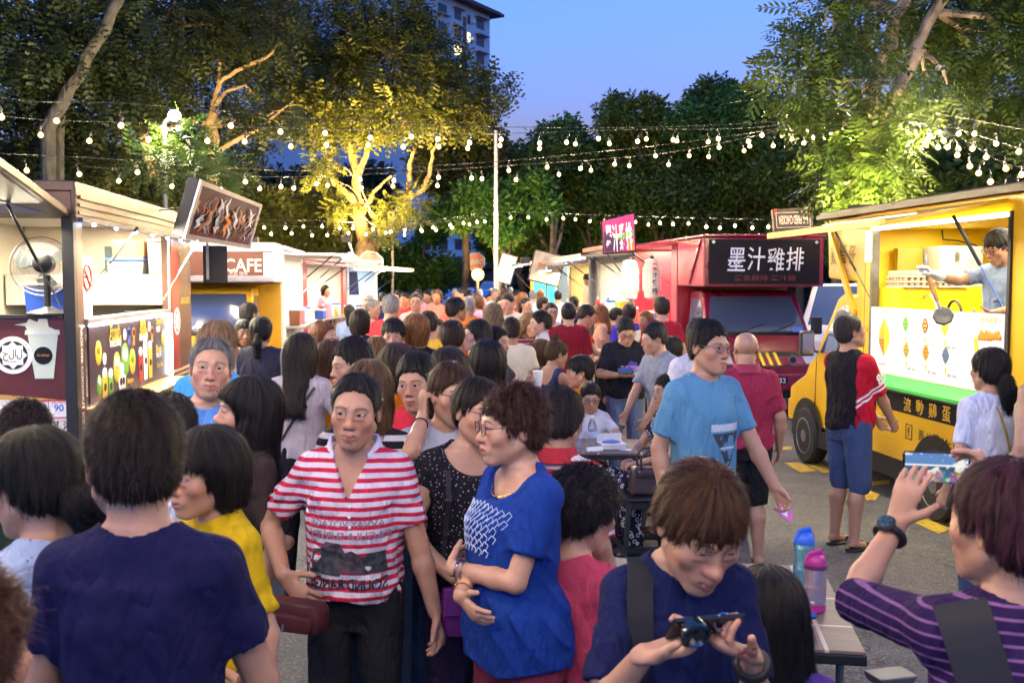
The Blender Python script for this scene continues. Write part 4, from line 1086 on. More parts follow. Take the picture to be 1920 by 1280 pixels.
 MB().box(-.02,.26,.26,3.0,.90,.935).build('wood_ledge',mat('ledge_wood',(.42,.24,.09),.45,var=.3,vscale=14),t,bevel=.004)
 strut('gas_strut',(.22,1.0,2.40),(.01,.24,1.85),t);strut('gas_strut',(.26,3.4,2.40),(.02,2.7,1.74),t,m=M_STEEL)
 sh=MB();sh.box(W+.1,-.07,3.45,4.08,1.68,2.015);sh.build('storage_shelf',M_OFFW,t,bevel=.008)
 MB().box(W+.1,-.07,3.35,4.08,1.30,1.36).build('work_counter',M_STEEL,t)
 MB().box(-.93,-.80,4.07,4.085,2.05,2.34).build('wall_poster',C_DG,t)
 inv=Matrix.Rotation(-STREET,4,'Z')@Matrix.Translation((3.33,-Y0,0))
 bl,br,tl_,tr_=(inv@at(*q)for q in((342,446,9.2),(466,466,11.2),(374,336,9.2),(489,383,11.2)))
 nrm=(br-bl).cross(tl_-bl).normalized()
 o=MB().prism([bl,br,tr_,tl_],-nrm*.11).build('tilted_signboard',M_BLACK,t,bevel=.01)
 def q(a,b_):return bl.lerp(br,a).lerp(tl_.lerp(tr_,a),b_)
 frm=MB()
 for(a0,b0,a1,b1)in((0,0,1,.08),(0,.92,1,1),(0,.08,.035,.92),(.965,.08,1,.92)):
  frm.prism([q(a0,b0),q(a1,b0),q(a1,b1),q(a0,b1)],nrm*.02)
 frm.build('sign_frame',M_ALU,o)
 MB().prism([q(.035,.08),q(.965,.08),q(.965,.92),q(.035,.92)],nrm*.006).build('sign_face',mat('sign_brown',(.075,.03,.026),.15,var=.6,vscale=5),o)
 rr=random.Random(3)
 for k in range(58):
  a=.06+.88*rr.random();b0=.1+.45*rr.random();ln=.15+.25*rr.random();bend=rr.uniform(-.06,.08)
  pts=[q(a+bend*i/5+.018*math.sin(i*1.7+k),min(.9,b0+ln*i/5))+nrm*(.0075+.0006*k)for i in range(6)]
  wd=rr.choice((.012,.022,.038,.06));d=(br-bl).normalized()
  m=MB();m._add([p-d*wd*(1-abs(i-2.5)/3.2)for i,p in enumerate(pts)]+[p+d*wd*(1-abs(i-2.5)/3.2)for i,p in enumerate(pts)],[(i,i+1,7+i,6+i)for i in range(5)])
  m.build('script_stroke',rr.choice((C_WH,mat('ink_pale_blue',(.45,.68,.72)),mat('ink_grey',(.28,.25,.27)),mat('ink_umber',(.14,.05,.03)),C_TAN,C_OR)),o)
 MB().box(-.02,.01,4.22,4.235,1.96,2.40).build('hanging_banner',M_GREY,t,loc=(.20,0,0))
 MB().box(.14,.42,4.24,4.26,1.92,2.36).build('hanging_sign',M_SIGNK,t)
 strut('stay_rod',(-.02,2.7,2.66),bl.lerp(tl_,.55),t,.006)
 area('truck_light',(-.6,2.0,2.54),(0,0,0),.3,3.2,40,COOLW,t);area('truck_light',(.25,1.7,2.38),(0,R_(-25),0),.12,3.4,48,COOLW,t)
 area('truck_light',(-.8,-.2,2.40),(R_(-20),0,0),1.3,.2,18,COOLW,t)
 return t,Y0
C_TAN=mat('ink_tan',(.40,.20,.08))
T1,T1Y=drinks_truck()
def loc_in(t,p):return Matrix.Translation(t.location)@Matrix.Rotation(t.rotation_euler.z,4,'Z')@Vector(p)
def desk_fan():
 p=loc_in(T1,(-.215,.05,1.69));r=empty('desk_fan',p,STREET+R_(8),'large round desk fan with wire guard standing on the rear sill of the drinks truck','fan')
 MB().lathe([(.01,0),(.15,.0),(.155,.012),(.12,.03),(.04,.05),(.03,.06)],(0,0,0),24).build('base',M_STEEL,r,smooth=True)
 MB().tube([(0,0,.05),(0,0,.30)],.026,12).build('stem',M_BLACK,r,smooth=True)
 M=Matrix.Rotation(R_(90),3,'X');c=(-.03,0,.385)
 MB().lathe([(.01,-.07),(.066,-.06),(.075,.0),(.07,.10),(.02,.13)],(0,-.06,.385),20,M).build('motor_housing',M_BLACK,r,smooth=True)
 gm=MB();cc=Vector((-.06,.12,.37))
 for k,(rr,yy)in enumerate(((.225,0),(.225,.02),(.19,-.035),(.14,-.055),(.09,-.065),(.19,.055),(.12,.075))):
  gm.tube([cc+Vector((rr*math.cos(a),yy,rr*math.sin(a)))for a in(2*math.pi*i/40 for i in range(41))],.0045 if k<2 else .0016,5,cap=False)
 for i in range(72):
  a=2*math.pi*i/72;d=Vector((math.cos(a),0,math.sin(a)))
  gm.tube([cc+d*.03+Vector((0,-.07,0)),cc+d*.19+Vector((0,-.035,0)),cc+d*.225,cc+d*.19+Vector((0,.055,0)),cc+d*.04+Vector((0,.085,0))],.0012,4,cap=False)
 gm.build('wire_guard',M_STEEL,r)
 bl=MB()
 for i in range(3):
  a0=2*math.pi*i/3+.3
  pts=[cc+Vector((math.cos(a0+t_)*rr,.02+.03*t_,math.sin(a0+t_)*rr))for rr,t_ in((.04,0),(.12,-.1),(.19,.05),(.20,.5),(.17,.9),(.05,.8))]
  bl.prism(pts,(0,.003,0))
 bl.build('blades',mat('fan_blade',(.35,.42,.40),.25,trans=.5),r)
 MB().tube([cc+Vector((0,-.1,0)),cc+Vector((0,.05,0))],.03,14).build('hub',M_BLACK,r)
desk_fan()
def box_thing(name,label,cat,tr,p,dims,m,lid=None,rz=0,group=None):
 q=loc_in(tr,p);r=empty(name,q,tr.rotation_euler.z+rz,label,cat,group);a,b,h=dims
 mb=MB();mb._add([Vector((sx*a*.46,sy*b*.46,0))for sx,sy in((-1,-1),(1,-1),(1,1),(-1,1))]+[Vector((sx*a*.5,sy*b*.5,h))for sx,sy in((-1,-1),(1,-1),(1,1),(-1,1))],[(0,3,2,1),(4,5,6,7),(0,1,5,4),(1,2,6,5),(2,3,7,6),(3,0,4,7)]);mb.build('body',m,r,bevel=.012)
 if lid:MB().box(-a*.53,a*.53,-b*.53,b*.53,h+.0005,h+.03).build('lid',lid,r,bevel=.008)
 return r
M_TUB=mat('clear_tub',(.62,.58,.52),.3,trans=.3)
box_thing('storage_tub','wide frosted storage tub with blue lid on the truck shelf','tub',T1,(-.56,3.70,2.018),(.40,.36,.145),M_TUB,C_BL)
box_thing('carton','mustard cardboard carton on top of the blue lidded tub','box',T1,(-.55,3.74,2.195),(.36,.26,.20),M_CARD)
box_thing('storage_bin','tall clear storage bin with pale lid beside the mustard carton','tub',T1,(-.20,3.72,2.018),(.26,.32,.36),M_TUB,C_WH)
box_thing('water_jug','blue and clear water container behind the desk fan','jug',T1,(-.30,.42,1.66),(.34,.3,.24),C_BL,M_TUB)
box_thing('black_crate','small black crate on the counter inside the drinks truck','crate',T1,(-.42,3.6,1.362),(.3,.3,.26),M_BLACK)
r=empty('prohibition_sign',loc_in(T1,(-.10,.62,1.645)),STREET,'white card with red ring no smoking symbol on the serving counter','sign')
MB().box(-.005,.005,-.13,.13,0,.50).build('card',C_WH,r)
q=MB();q.tube([(.008,.10*math.cos(a),.33+.10*math.sin(a))for a in(2*math.pi*k/28 for k in range(29))],.011,6,cap=False);q.tube([(.008,-.07,.40),(.008,.07,.26)],.010,6);q.build('red_ring',C_RD,r)
MB().box(.006,.009,-.06,.05,.32,.345).build('cigarette',M_TXTK,r)
def cab(t,xc,W,y0,dr,paint,L=1.28,roof=1.82,face=True,names=True,trim=M_BLACK):
 """cab with rear at y0, nose at y0 + dr * L"""
 prof=[(0,.42),(0,roof-.03),(.10,roof),(.55,roof),(.66,roof-.05),(1.02,1.17),(1.16,1.08),(1.24,.95),(L,.78),(L+.01,.56),(L-.03,.40)]
 hw=lambda z:W/2-max(0,(z-1.05))*.12
 P=lambda tt,z,sx,off=0:Vector((xc+sx*(hw(z)+off),y0+dr*tt,z))
 b=MB();n=len(prof)
 V=[P(a,z,-1)for a,z in prof]+[P(a,z,1)for a,z in prof]
 b._add(V,[tuple(range(n)),tuple(range(2*n-1,n-1,-1))]+[(i,n+i,n+(i+1)%n,(i+1)%n)for i in range(n)])
 c=b.build('cab',paint,t,bevel=.035,seg=3,smooth=True)
 nv=Vector((0,dr*.58,.40)).normalized()*.004
 def front(pts,name,m,th=.004,par=c):
  mb=MB();pp=[Vector((xc+x*hw(z),y0+dr*(np.interp(-z,[-roof,-(roof-.05),-1.17,-1.08,-.95,-.78,-.56,-.4],[.55,.66,1.02,1.16,1.24,L,L+.01,L-.03])),z))for x,z in pts]
  pp=[p+Vector((0,dr*th,th*.5))for p in pp];mb.prism(pp,Vector((0,-dr*.012,-.006)));return mb.build(name,m,par)
 front([(-.86,roof-.09),(.86,roof-.09),(.93,1.20),(-.93,1.20)],'windscreen',M_DGLASS,.006)
 front([(-.93,1.20),(.93,1.20),(.94,1.155),(-.94,1.155)],'scuttle',trim,.010)
 for s in(-.35,.25):
  mb=MB();mb.tube([Vector((xc+s*hw(1.2),y0+dr*1.03,1.19)),Vector((xc+(s+.5)*hw(1.3),y0+dr*.955,1.33))],.007,6);mb.build('wiper',trim,c)
 front([(-.62,.93),(.62,.93),(.60,.74),(-.60,.74)],'grille',trim,.012)
 for s in(-1,1):
  hl=front([(s*.66,.93),(s*.93,.97),(s*.95,.80),(s*.66,.77)],'headlight',mat('lens',(.6,.62,.65),.08,.3,coat=.8),.014)
  front([(s*.60,.58),(s*.78,.58),(s*.78,.50),(s*.60,.50)],'fog_lamp',mat('lens',(.6,.62,.65)),.03)
 mb=MB();mb.box(xc-W/2-.005,xc+W/2+.005,min(y0+dr*(L-.06),y0+dr*(L+.05)),max(y0+dr*(L-.06),y0+dr*(L+.05)),.40,.64);mb.build('bumper',paint,c,bevel=.03,seg=3,smooth=True)
 for s in(-1,1):
  w=MB();pts=[(.12,1.20),(.12,roof-.12),(.52,roof-.12),(.62,roof-.17),(.90,1.20)]
  w.prism([P(a,z,s,.004)for a,z in pts],Vector((-s*.012,0,0)));w.build('side_window',M_DGLASS,c)
  d=MB()
  for a in(.06,.985):
   d.prism([P(a,.52,s,.003),P(a+.008,.52,s,.003),P(a+.008 if a<.5 else a,1.17,s,.003),P(a,1.17,s,.003)],Vector((-s*.008,0,0)))
  dd=d.build('door_gap',trim,c)
  MB().box(*sorted((P(.2,1,s).x+s*.002,P(.2,1,s).x+s*.03)),*sorted((y0+dr*.12,y0+dr*.28)),1.0,1.035).build('door_handle',trim,c,bevel=.006)
  m=MB();mx=P(.98,1.2,s).x+s*.12;my=y0+dr*.98
  m.box(mx-.075,mx+.075,my-.045,my+.045,1.16,1.42);mo=m.build('wing_mirror',trim,c,bevel=.025,seg=3,smooth=True)
  MB().tube([P(.95,1.2,s),(mx,my,1.24)],.014,6).build('mirror_arm',trim,mo);MB().box(mx-.06,mx+.06,my-dr*.047-.001,my-dr*.047+.001,1.18,1.40).build('mirror_glass',M_CHROME,mo)
 return c,front
def arch(t,x,y,r,sgn,m=M_BLACK,zc=.30):
 mb=MB();mb.prism([Vector((x,y+r*math.cos(a),max(.2,zc+r*math.sin(a))))for a in(math.pi*(k-.6)/16.8 for k in range(19))],(sgn*.003,0,0));return mb.build('wheel_arch',m,t)
def egg_truck():
 t=empty('food_truck',(3.536,7.0,0),STREET,'yellow egg waffle food truck with white picture menu and green shelf','food truck','food trucks along the street')
 W=1.75;y0,y1=-1.3,2.46
 b=MB()
 b.box(0,.05,y0,y1,.38,.80);b.box(0,.05,y0,.06,.80,2.44);b.box(0,.05,2.17,y1,.80,2.44);b.box(0,.05,y0,y1,2.44,2.56);b.box(0,.05,.06,2.17,.80,1.14)
 b.box(W-.05,W,y0,y1,.38,2.56);b.box(.05,W-.05,y1-.05,y1,.38,2.56);b.box(.05,W-.05,y0,y0+.05,.38,2.56)
 b.build('body',M_YEL,t)
 MB().box(-.06,W+.05,y0-.05,3.22,2.57,2.63).build('roof',M_ROOFB,t,bevel=.012)
 MB().box(-.10,-.062,y0,3.2,2.56,2.60).build('roof_gutter',M_BLACK,t)
 n=MB();n.prism([(0.02,y1+.002,1.93),(0.02,3.16,1.97),(0.02,3.20,2.56),(0.02,y1+.002,2.56)],(W-.06,0,0));nb=n.build('over_cab_box',M_YEL,t,bevel=.02)
 for k,ch in enumerate('鷄蛋仔'):lettering(ch,mat('brown_letter',(.13,.06,.01)),nb,(.017,3.04-.20*k-.02,2.20),(0,-1,0),(0,0,1),w=.15,h=.19,bold=.01)
 MB().prism([(.017,3.13,2.02),(.017,2.55,1.99),(.017,2.62,2.10),(.017,2.9,2.14),(.017,3.1,2.09)],(-.002,0,0)).build('waffle_print',mat('waffle',(.80,.52,.14),.5,var=.3,vscale=30),nb)
 c,front=cab(t,W/2,W-.06,y1+.02,1,M_YEL,L=1.66)
 o=MB().prism([(.022,3.03,.94),(.022,2.66,.94),(.022,2.66,1.20),(.022,3.03,1.20)],(-.004,0,0)).build('door_notice',M_SIGNK,t)
 for k,s in enumerate(('D90 SDN BHD','176, JALAN BESAR','TAMAN PKNK INDAH','14000 PULAU PINANG')):lettering(s,M_TXTW,o,(.017,2.845,1.165-.062*k),(0,-1,0),(0,0,1),w=.33,h=.036,bold=.02)
 for y in(1.0,3.62):wheel(t,.062,y,.295,.17,-1);wheel(t,W-.062,y,.295,.17,1);arch(t,-.0005 if y<2 else .012,y,.40,-1)
 MB().box(.0,W,y0+.1,3.3,.22,.38).build('chassis',M_BLACK,t)
 s=MB();s.box(-.012,.0,1.45,3.18,.30,.40);s.box(-.012,0,y0,.55,.30,.40);s.build('side_sill',M_BLACK,t)
 MB().box(W-.08,W-.055,y0+.06,y1-.06,.5,2.44).build('inner_wall',M_YELI,t);MB().box(.055,W-.09,y1-.09,y1-.06,.5,2.44).build('inner_end_wall',M_YELI,t)
 MB().box(.055,W-.09,y0+.06,y1-.1,2.43,2.45).build('inner_ceiling',M_YELI,t);MB().box(.055,W-.09,y0+.06,y1-.1,.5,.56).build('inner_floor',M_GREY,t)
 MB().box(.06,W-.1,1.80,2.35,.57,1.885).build('end_cabinet',M_YELI,t,bevel=.006);MB().box(.06,.55,y0+.1,2.1,1.50,1.54).build('work_counter',M_STEEL,t)
 MB().box(-.02,.05,2.13,2.17,1.10,2.44).build('window_post',M_GREY,t);MB().box(-.02,.05,.055,.085,1.10,2.44).build('window_post',M_BLACK,t)
 MB().box(-.03,.04,.09,2.13,2.405,2.43).build('light_strip',mat('led_warm_tube',(1,.85,.4),.5,emit=9,ecol=(1,.86,.5)),t)
 lb=MB();lb.tube([(-.02,2.20,2.40),(-.02,2.20,2.12)],.03,10);lb.build('tube_lamp',mat('led_warm_tube',(1,.85,.4)),t)
 f=MB();f.prism([(-.03,.07,2.53),(-.95,.07,2.36),(-.95,.07,2.33),(-.03,.07,2.50)],(0,2.1,0));fl=f.build('awning_flap',M_YEL,t)
 MB().box(-.99,-.95,.05,2.20,2.325,2.375).build('awning_edge',mat('gold_trim',(.6,.42,.14),.35,.6,var=.4,vscale=30),fl)
 MB().box(-.60,-.585,.3,1.9,2.422,2.44).build('awning_hinge',M_ALU,fl)
 MB().prism([(-.03,2.175,2.50),(-.94,2.175,2.34),(-.90,2.175,2.33),(-.03,2.175,2.44)],(0,.03,0)).build('awning_bracket',M_YEL,fl)
 br=MB();br.prism([(.0,3.10,2.54),(.0,3.16,2.54),(.0,2.50,1.60),(.0,2.46,1.68)],(-.03,0,0));br.build('awning_brace',M_YEL,t)
 strut('gas_strut',(-.42,2.05,2.40),(-.02,2.10,1.74),t,.011);strut('gas_strut',(-.30,.32,2.42),(-.02,.12,1.76),t,.014)
 m=MB();m.box(-.018,-.004,.10,2.13,1.125,1.71);mo=m.build('picture_menu',M_MENU,t)
 X=-.0185
 def yz(y,z):return Vector((X,y,z))
 def diamond(y,z,a,b,m1,m2):
  o=MB().prism([yz(y-a,z),yz(y-a*.55,z-b*.62),yz(y,z-b),yz(y+a*.55,z-b*.62),yz(y+a,z),yz(y+a*.55,z+b*.62),yz(y,z+b),yz(y-a*.55,z+b*.62)],(-.003,0,0)).build('waffle_picture',m1,mo)
  q=MB()
  for i in range(4):
   for j in range(3):
    yy=y+a*(-.5+.33*i);zz=z+b*(-.45+.45*j)
    if abs(yy-y)/a+abs(zz-z)/b<.9:q.ball((X-.003,yy,zz),(.002,a*.12,b*.14),6,4)
  q.build('topping',m2,o)
 o=MB().prism([yz(1.87,1.62),yz(1.78,1.50),yz(1.78,1.40),yz(1.87,1.28)],(-.003,0,0)).build('waffle_picture',C_YE,mo);MB().prism([yz(1.875,1.62),yz(1.965,1.50),yz(1.965,1.44),yz(1.875,1.44)],(-.003,0,0)).build('waffle_quarter',mat('amber',(.78,.36,.02)),o)
 MB().prism([yz(1.875,1.435),yz(1.965,1.435),yz(1.965,1.39),yz(1.875,1.28)],(-.003,0,0)).build('waffle_quarter',mat('rust',(.55,.17,.02)),o)
 k=0
 for z in(1.58,1.36):
  for y,m1,m2 in((1.50,C_GR,C_DG),(1.18,C_BR,C_YE),(.88,C_YE,C_GR))if z>1.5 else((1.48,mat('olive',(.42,.34,.04)),C_BR),(1.16,C_OR,C_RD),(.86,C_DG,C_BL)):
   diamond(y,z,.052,.07,m1,m2);MB().prism([yz(y-.02,z-.10),yz(y+.012,z-.10),yz(y-.006,z-.165)],(-.002,0,0)).build('cone_picture',C_YE,mo)
   lettering('蛋仔  RM6',M_TXTK,mo,yz(y-.10,z-.155),(0,-1,0),(0,0,1),w=.13,depth=.002)
 bx=MB();bx.prism([yz(.44,1.50),yz(.34,1.34),yz(.16,1.36),yz(.13,1.52)],(-.003,0,0));bo=bx.build('waffle_box_picture',C_WH,mo)
 MB().prism([yz(.47,1.52),yz(.44,1.36),yz(.40,1.38),yz(.42,1.52)],(-.006,0,0)).build('box_side',C_YE,bo)
 q=MB();rr=random.Random(5)
 for i in range(15):q.ball((X-.002,.15+.018*i+rr.uniform(-.004,.004),1.525+.02*(i%2)+rr.uniform(0,.02)),(.006,.026,.026),8,5)
 q.build('waffle_balls',C_OR,bo,smooth=True)
 for tx,y,z,w_ in(('香港鷄蛋仔',.26,1.66,.26),('原味蛋仔',1.86,1.675,.14),('Egg Waffle',.85,1.68,.22),('RM 8.00',.46,1.25,.10),('蛋仔 雪糕',.43,1.20,.12),('Best Seller',1.9,1.21,.13)):
  lettering(tx,mat('gold_ink',(.5,.32,.06))if z>1.64 else M_TXTK,mo,yz(y,z),(0,-1,0),(0,0,1),w=w_,depth=.002)
 MB().prism([(-.022,.02,1.120),(-.022,.02,1.095),(-.15,.02,1.025),(-.15,.02,1.05)],(0,2.16,0)).build('green_shelf',M_GREEN,t)
 MB().box(-.156,-.142,.02,2.18,1.008,1.024).build('shelf_edge',M_BLACK,t)
 bd=MB().prism([(-.006,2.2,.985),(-.006,.1,.985),(-.006,.1,.815),(-.006,1.72,.815),(-.006,2.02,.90)],(.005,0,0)).build('name_band',M_SIGNK,t)
 for k,ch in enumerate('流動鷄蛋仔餐車'):lettering(ch,mat('gold_letter',(.72,.46,.03)),bd,(-.0065,1.46-.205*k,.895),(0,-1,0),(0,0,1),w=.125,h=.125,bold=.012,depth=.002)
 lettering('黃八蛋 Mr.EggieEgg',M_TXTK,t,(-.001,.82,.66),(0,-1,0),(0,0,1),w=.92,h=.105,bold=.004)
 fb=MB();
 for(a0,a1,z0,z1)in((1.38,1.39,.60,.73),(1.48,1.49,.60,.73),(1.38,1.49,.60,.608),(1.38,1.49,.722,.73)):fb.box(-.003,.0,a0,a1,z0,z1)
 fo=fb.build('social_badge',M_TXTK,t);lettering('f',M_TXTK,fo,(-.001,1.435,.665),(0,-1,0),(0,0,1),h=.085,bold=.02)
 area('truck_light',(.55,1.1,2.40),(0,0,0),.5,1.9,11,(1,.93,.66),t);area('truck_light',(-.45,1.1,2.36),(0,R_(15),0),.1,1.9,13,(1,.88,.58),t)
 return t
T2=egg_truck()
def fridge():
 r=empty('glass_fridge',loc_in(T2,(.72,2.12,1.887)),STREET,'pale grey cabinet with steel door on the back shelf of the yellow truck','cabinet')
 MB().box(-.19,.22,-.18,.2,0,.37).build('body',mat('fridge_grey',(.50,.53,.55),.3,.3),r,bevel=.012)
 MB().box(-.44,-.195,.12,.2,0,.36).build('back_board',mat('olive_board',(.32,.24,.02),.5),r)  # plain olive board beside the cabinet
 MB().box(-.06,-.02,-.195,-.18,.24,.32).build('latch',M_STEEL,r)
fridge()
def egg_tray(y,n,lab):
 r=empty('egg_tray',loc_in(T2,(y,1.94,1.887)),STREET,lab,'egg tray','stacked egg trays in the yellow truck')
 for k in range(n):
  tb=MB();tb.box(-.14,.14,-.17,.17,.045*k,.045*k+.014)
  eg=MB()
  for i in range(5):
   for j in range(6):eg.ball((-.11+.055*i,-.14+.056*j,.045*k+.034),(.021,.021,.027),8,6)
  o=tb.build('tray',M_TRAY,r);eg.build('eggs',M_EGG,o,smooth=True)
egg_tray(.24,3,'stack of brown egg trays at the left end of the truck shelf');egg_tray(.56,2,'stack of egg trays in front of the grey cabinet');egg_tray(1.16,2,'low stack of egg trays behind the cook in blue grey')
for k,(y,rr)in enumerate(((1.72,.15),(1.30,.11),(.70,.12))):
 r=empty('waffle_iron',loc_in(T2,(.30,y,1.54)),STREET,('pale','dark','black')[k]+' arched handle of a waffle iron '+('nearest the window post','in the middle of the row','nearest the cook')[k],'waffle iron','waffle irons on the counter')
 MB().tube([(0,rr*math.cos(a),.12+rr*1.1*math.sin(a))for a in(math.pi*i/14 for i in range(15))],.011,8).build('handle',M_ALU if k==0 else M_BLACK,r,smooth=True)
 MB().lathe([(.02,0),(.13,0),(.14,.03),(.13,.06),(.02,.08)],(0,0,.03),20).build('plate',M_BLACK,r,smooth=True)
r=empty('power_cable',loc_in(T2,(0,0,0)),STREET,'thin black cable drooping across the yellow truck back wall','cable')
MB().tube([(W_,y,z)for W_,y,z in((.74,2.3,2.42),(.74,2.28,2.33),(.86,2.25,2.32),(1.0,2.2,2.28),(1.15,2.1,2.18),(1.25,2.0,2.1))],.008,6).build('cable',M_BLACK,r)
def red_truck():
 t=empty('food_truck',(2.71,14.1,0),STREET,'red fried chicken food truck with black calligraphy sign over its cab','food truck','food trucks along the street');W=1.76
 n=MB();n.prism([(0,0,1.86),(0,0,2.56),(0,1.35,2.56),(0,1.35,1.86)],(W,0,0));n.build('over_cab_box',M_WINE,t,bevel=.02)
 b=MB();b.box(0,.05,1.36,1.7,.4,2.56);b.box(W-.05,W,1.36,4.1,.4,2.56);b.box(.05,W-.05,1.36,1.42,.4,2.56);b.box(.05,W-.05,4.02,4.1,.4,2.56);b.box(0,.05,1.7,4.1,.4,1.2);b.box(0,.05,4.02,4.1,1.2,2.5)
 b.build('body',M_RED,t);MB().box(-.03,W+.03,-.02,4.14,2.565,2.60).build('roof',M_WINE,t,bevel=.01)
 MB().box(-.006,0,.02,1.34,1.88,2.54).build('pink_side_panel',M_REDP,t)
 rb=MB();rb.prism([(-.01,.08,2.54),(-.01,.16,2.54),(-.01,.72,1.9),(-.01,.66,1.9)],(-.02,0,0));rb.build('diagonal_brace',M_WINE,t)
 MB().box(-.012,0,1.37,1.68,.5,2.5).build('red_side_panel',M_REDP,t)
 s=MB();s.box(.07,W-.08,-.035,-.003,1.90,2.53);so=s.build('calligraphy_sign',M_SIGNK,t,bevel=.006)
 for k,ch in enumerate('墨汁雞排'):
  lettering(ch,mat('brush_white',(.82,.82,.88),.6),so,(.46+.285*k,-.036,2.245+.01*(k%2)),(1,0,-.01),(.06,0,1),w=.255,h=.33,bold=.006)
 lettering('墨鱼雞排 墨汁雞',mat('dark_red_letter',(.10,.008,.02)),so,(W/2,-.036,1.985),(1,0,0),(0,0,1),w=.9,h=.085,bold=.015)
 for x in(.12,W-.13):disc('sign_stud',M_ALU,so,(x,-.035,2.49),.022,'y',th=.006)
 c,front=cab(t,W/2+.02,W-.16,1.30,-1,M_WINE,L=1.52,roof=1.80)
 for k in range(5):
  x=-.42+.14*k;front([(x,.915),(x+.055,.915),(x+.055,.755),(x,.755)],'grille_bar',C_YE if k in(2,3,4)else M_GREY,.022)
 disc('round_emblem',M_CHROME,t,(W/2+.34,-.245,.835),.065,'y',th=.012);disc('emblem_centre',M_BLACK,t,(W/2+.34,-.258,.835),.045,'y',th=.004)
 pl=MB().box(W/2-.26,W/2+.26,-.285,-.275,.50,.60).build('number_plate',M_SIGNK,t);lettering('PNG 5832',M_TXTW,pl,(W/2,-.286,.55),(1,0,0),(0,0,1),w=.46,h=.07,bold=.01)
 MB().box(W/2+.52,W/2+.68,.24,.25,1.18,1.27,Matrix.Rotation(R_(-35),3,'X')).build('windscreen_sticker',C_BL,t,loc=(0,-.02,.01))
 for y in(.45,3.2):wheel(t,.06,y,.28,.16,-1);wheel(t,W-.06,y,.28,.16,1);arch(t,-.0005 if y>1 else .09,y,.38,-1)
 MB().box(.02,W-.02,.2,4.0,.24,.40).build('chassis',M_BLACK,t)
 MB().box(W-.09,W-.06,1.45,4.0,.5,2.5).build('inner_wall',M_OFFW,t);MB().box(.06,W-.1,1.45,4.0,2.5,2.53).build('inner_ceiling',M_OFFW,t);MB().box(.06,W-.1,1.45,4.0,.5,.55).build('inner_floor',M_GREY,t)
 MB().box(-.35,.05,1.75,4.0,1.16,1.20).build('serving_counter',mat('magenta_counter',(.42,.03,.22),.4),t)
 MB().box(-.02,0,1.72,4.0,.5,1.15).build('counter_front',M_REDP,t)
 MB().box(-.05,.03,4.0,4.12,.4,2.5).build('red_post',M_RED,t)
 f=MB();f.prism([(0,1.4,2.54),(-.95,1.4,2.50),(-.95,1.4,2.46),(0,1.4,2.50)],(0,2.7,0));fl=f.build('awning_flap',M_REDP,t);MB().box(-.99,-.95,1.38,4.12,2.45,2.52).build('awning_edge',M_RED,fl)
 strut('gas_strut',(-.75,1.6,2.46),(-.03,1.5,1.85),t,.014);strut('gas_strut',(-.6,3.95,2.46),(-.06,4.05,1.8),t,.012)
 k=MB();k.prism([(1.00,-.05,2.62),(1.60,.0,2.645),(1.60,.08,3.0),(1.00,.03,2.95)],(0,.07,0));ko=k.build('roof_signboard',mat('sign_umber',(.05,.032,.022),.4),t)
 U=(Vector((1.60,.08,3.0))-Vector((1.60,.0,2.645))).normalized();XD=(Vector((1.60,.0,2.645))-Vector((1.00,-.05,2.62))).normalized();O=Vector((1.29,0.012,2.805))
 lettering('INK FRIED CHICKEN',mat('pinkish_white',(.78,.66,.60)),ko,O+Vector((0,-.01,0)),-XD,-U,w=.44,h=.13,bold=.02,depth=.012)
 bd=MB();Nn=XD.cross(U)
 for(a,b_,c_,d_)in((-.26,.26,.105,.112),(-.26,.26,-.112,-.105),(-.26,-.253,-.105,.105),(.253,.26,-.105,.105)):bd.prism([O+XD*a+U*c_+Nn*.012,O+XD*b_+U*c_+Nn*.012,O+XD*b_+U*d_+Nn*.012,O+XD*a+U*d_+Nn*.012],Nn*.003)
 bd.build('sign_border',mat('pinkish_white',(.78,.66,.60)),ko)
 for a,w_ in((-.285,.05),(.265,.04)):MB().prism([O+XD*a+U*.17+Nn*.012,O+XD*(a+w_)+U*.17+Nn*.012,O+XD*(a+.02)+U*.10+Nn*.012,O+XD*a+U*.08+Nn*.012],Nn*.004).build('red_flash',C_RD,ko)
 inv=Matrix.Rotation(-STREET,4,'Z')@Matrix.Translation((-2.71,-14.1,0))
 bl,br,tr_,tl_=(inv@at(*q)for q in((1131,476,15.2),(1193,472,15.2),(1190,398,15.25),(1127,414,15.25)))
 nrm=(br-bl).cross(tl_-bl).normalized();mo=MB().prism([bl,br,tr_,tl_],-nrm*.08).build('magenta_signboard',M_SIGNK,t)
 def q(a,b_):return bl.lerp(br,a).lerp(tl_.lerp(tr_,a),b_)
 MB().prism([q(.03,.03),q(.97,.03),q(.97,.97),q(.03,.97)],nrm*.006).build('sign_face',mat('magenta_print',(.50,.03,.16),.4,var=.3,vscale=2),mo)
 MB().prism([q(.05,.05),q(.62,.05),q(.55,.45),q(.05,.66)],nrm*.0075).build('dark_patch',mat('plum',(.06,.01,.06)),mo);MB().prism([q(.35,.35),q(.95,.42),q(.95,.56),q(.4,.47)],nrm*.009).build('green_patch',C_GR,mo);MB().prism([q(.72,.05),q(.95,.05),q(.93,.36),q(.78,.3)],nrm*.0085).build('orange_patch',C_OR,mo)
 for k_,ch in enumerate('墨汁雞排'):lettering(ch,C_WH,mo,q(.20+.20*k_,.42)+nrm*.010,(br-bl),(tl_-bl),w=.095,h=.42,bold=.03)
 area('truck_light',(.7,2.8,2.48),(0,0,0),.8,2.0,45,COOLW,t);area('truck_light',(-.5,2.7,2.44),(0,0,0),.2,2.2,12,COOLW,t)
 return t
T3=red_truck()
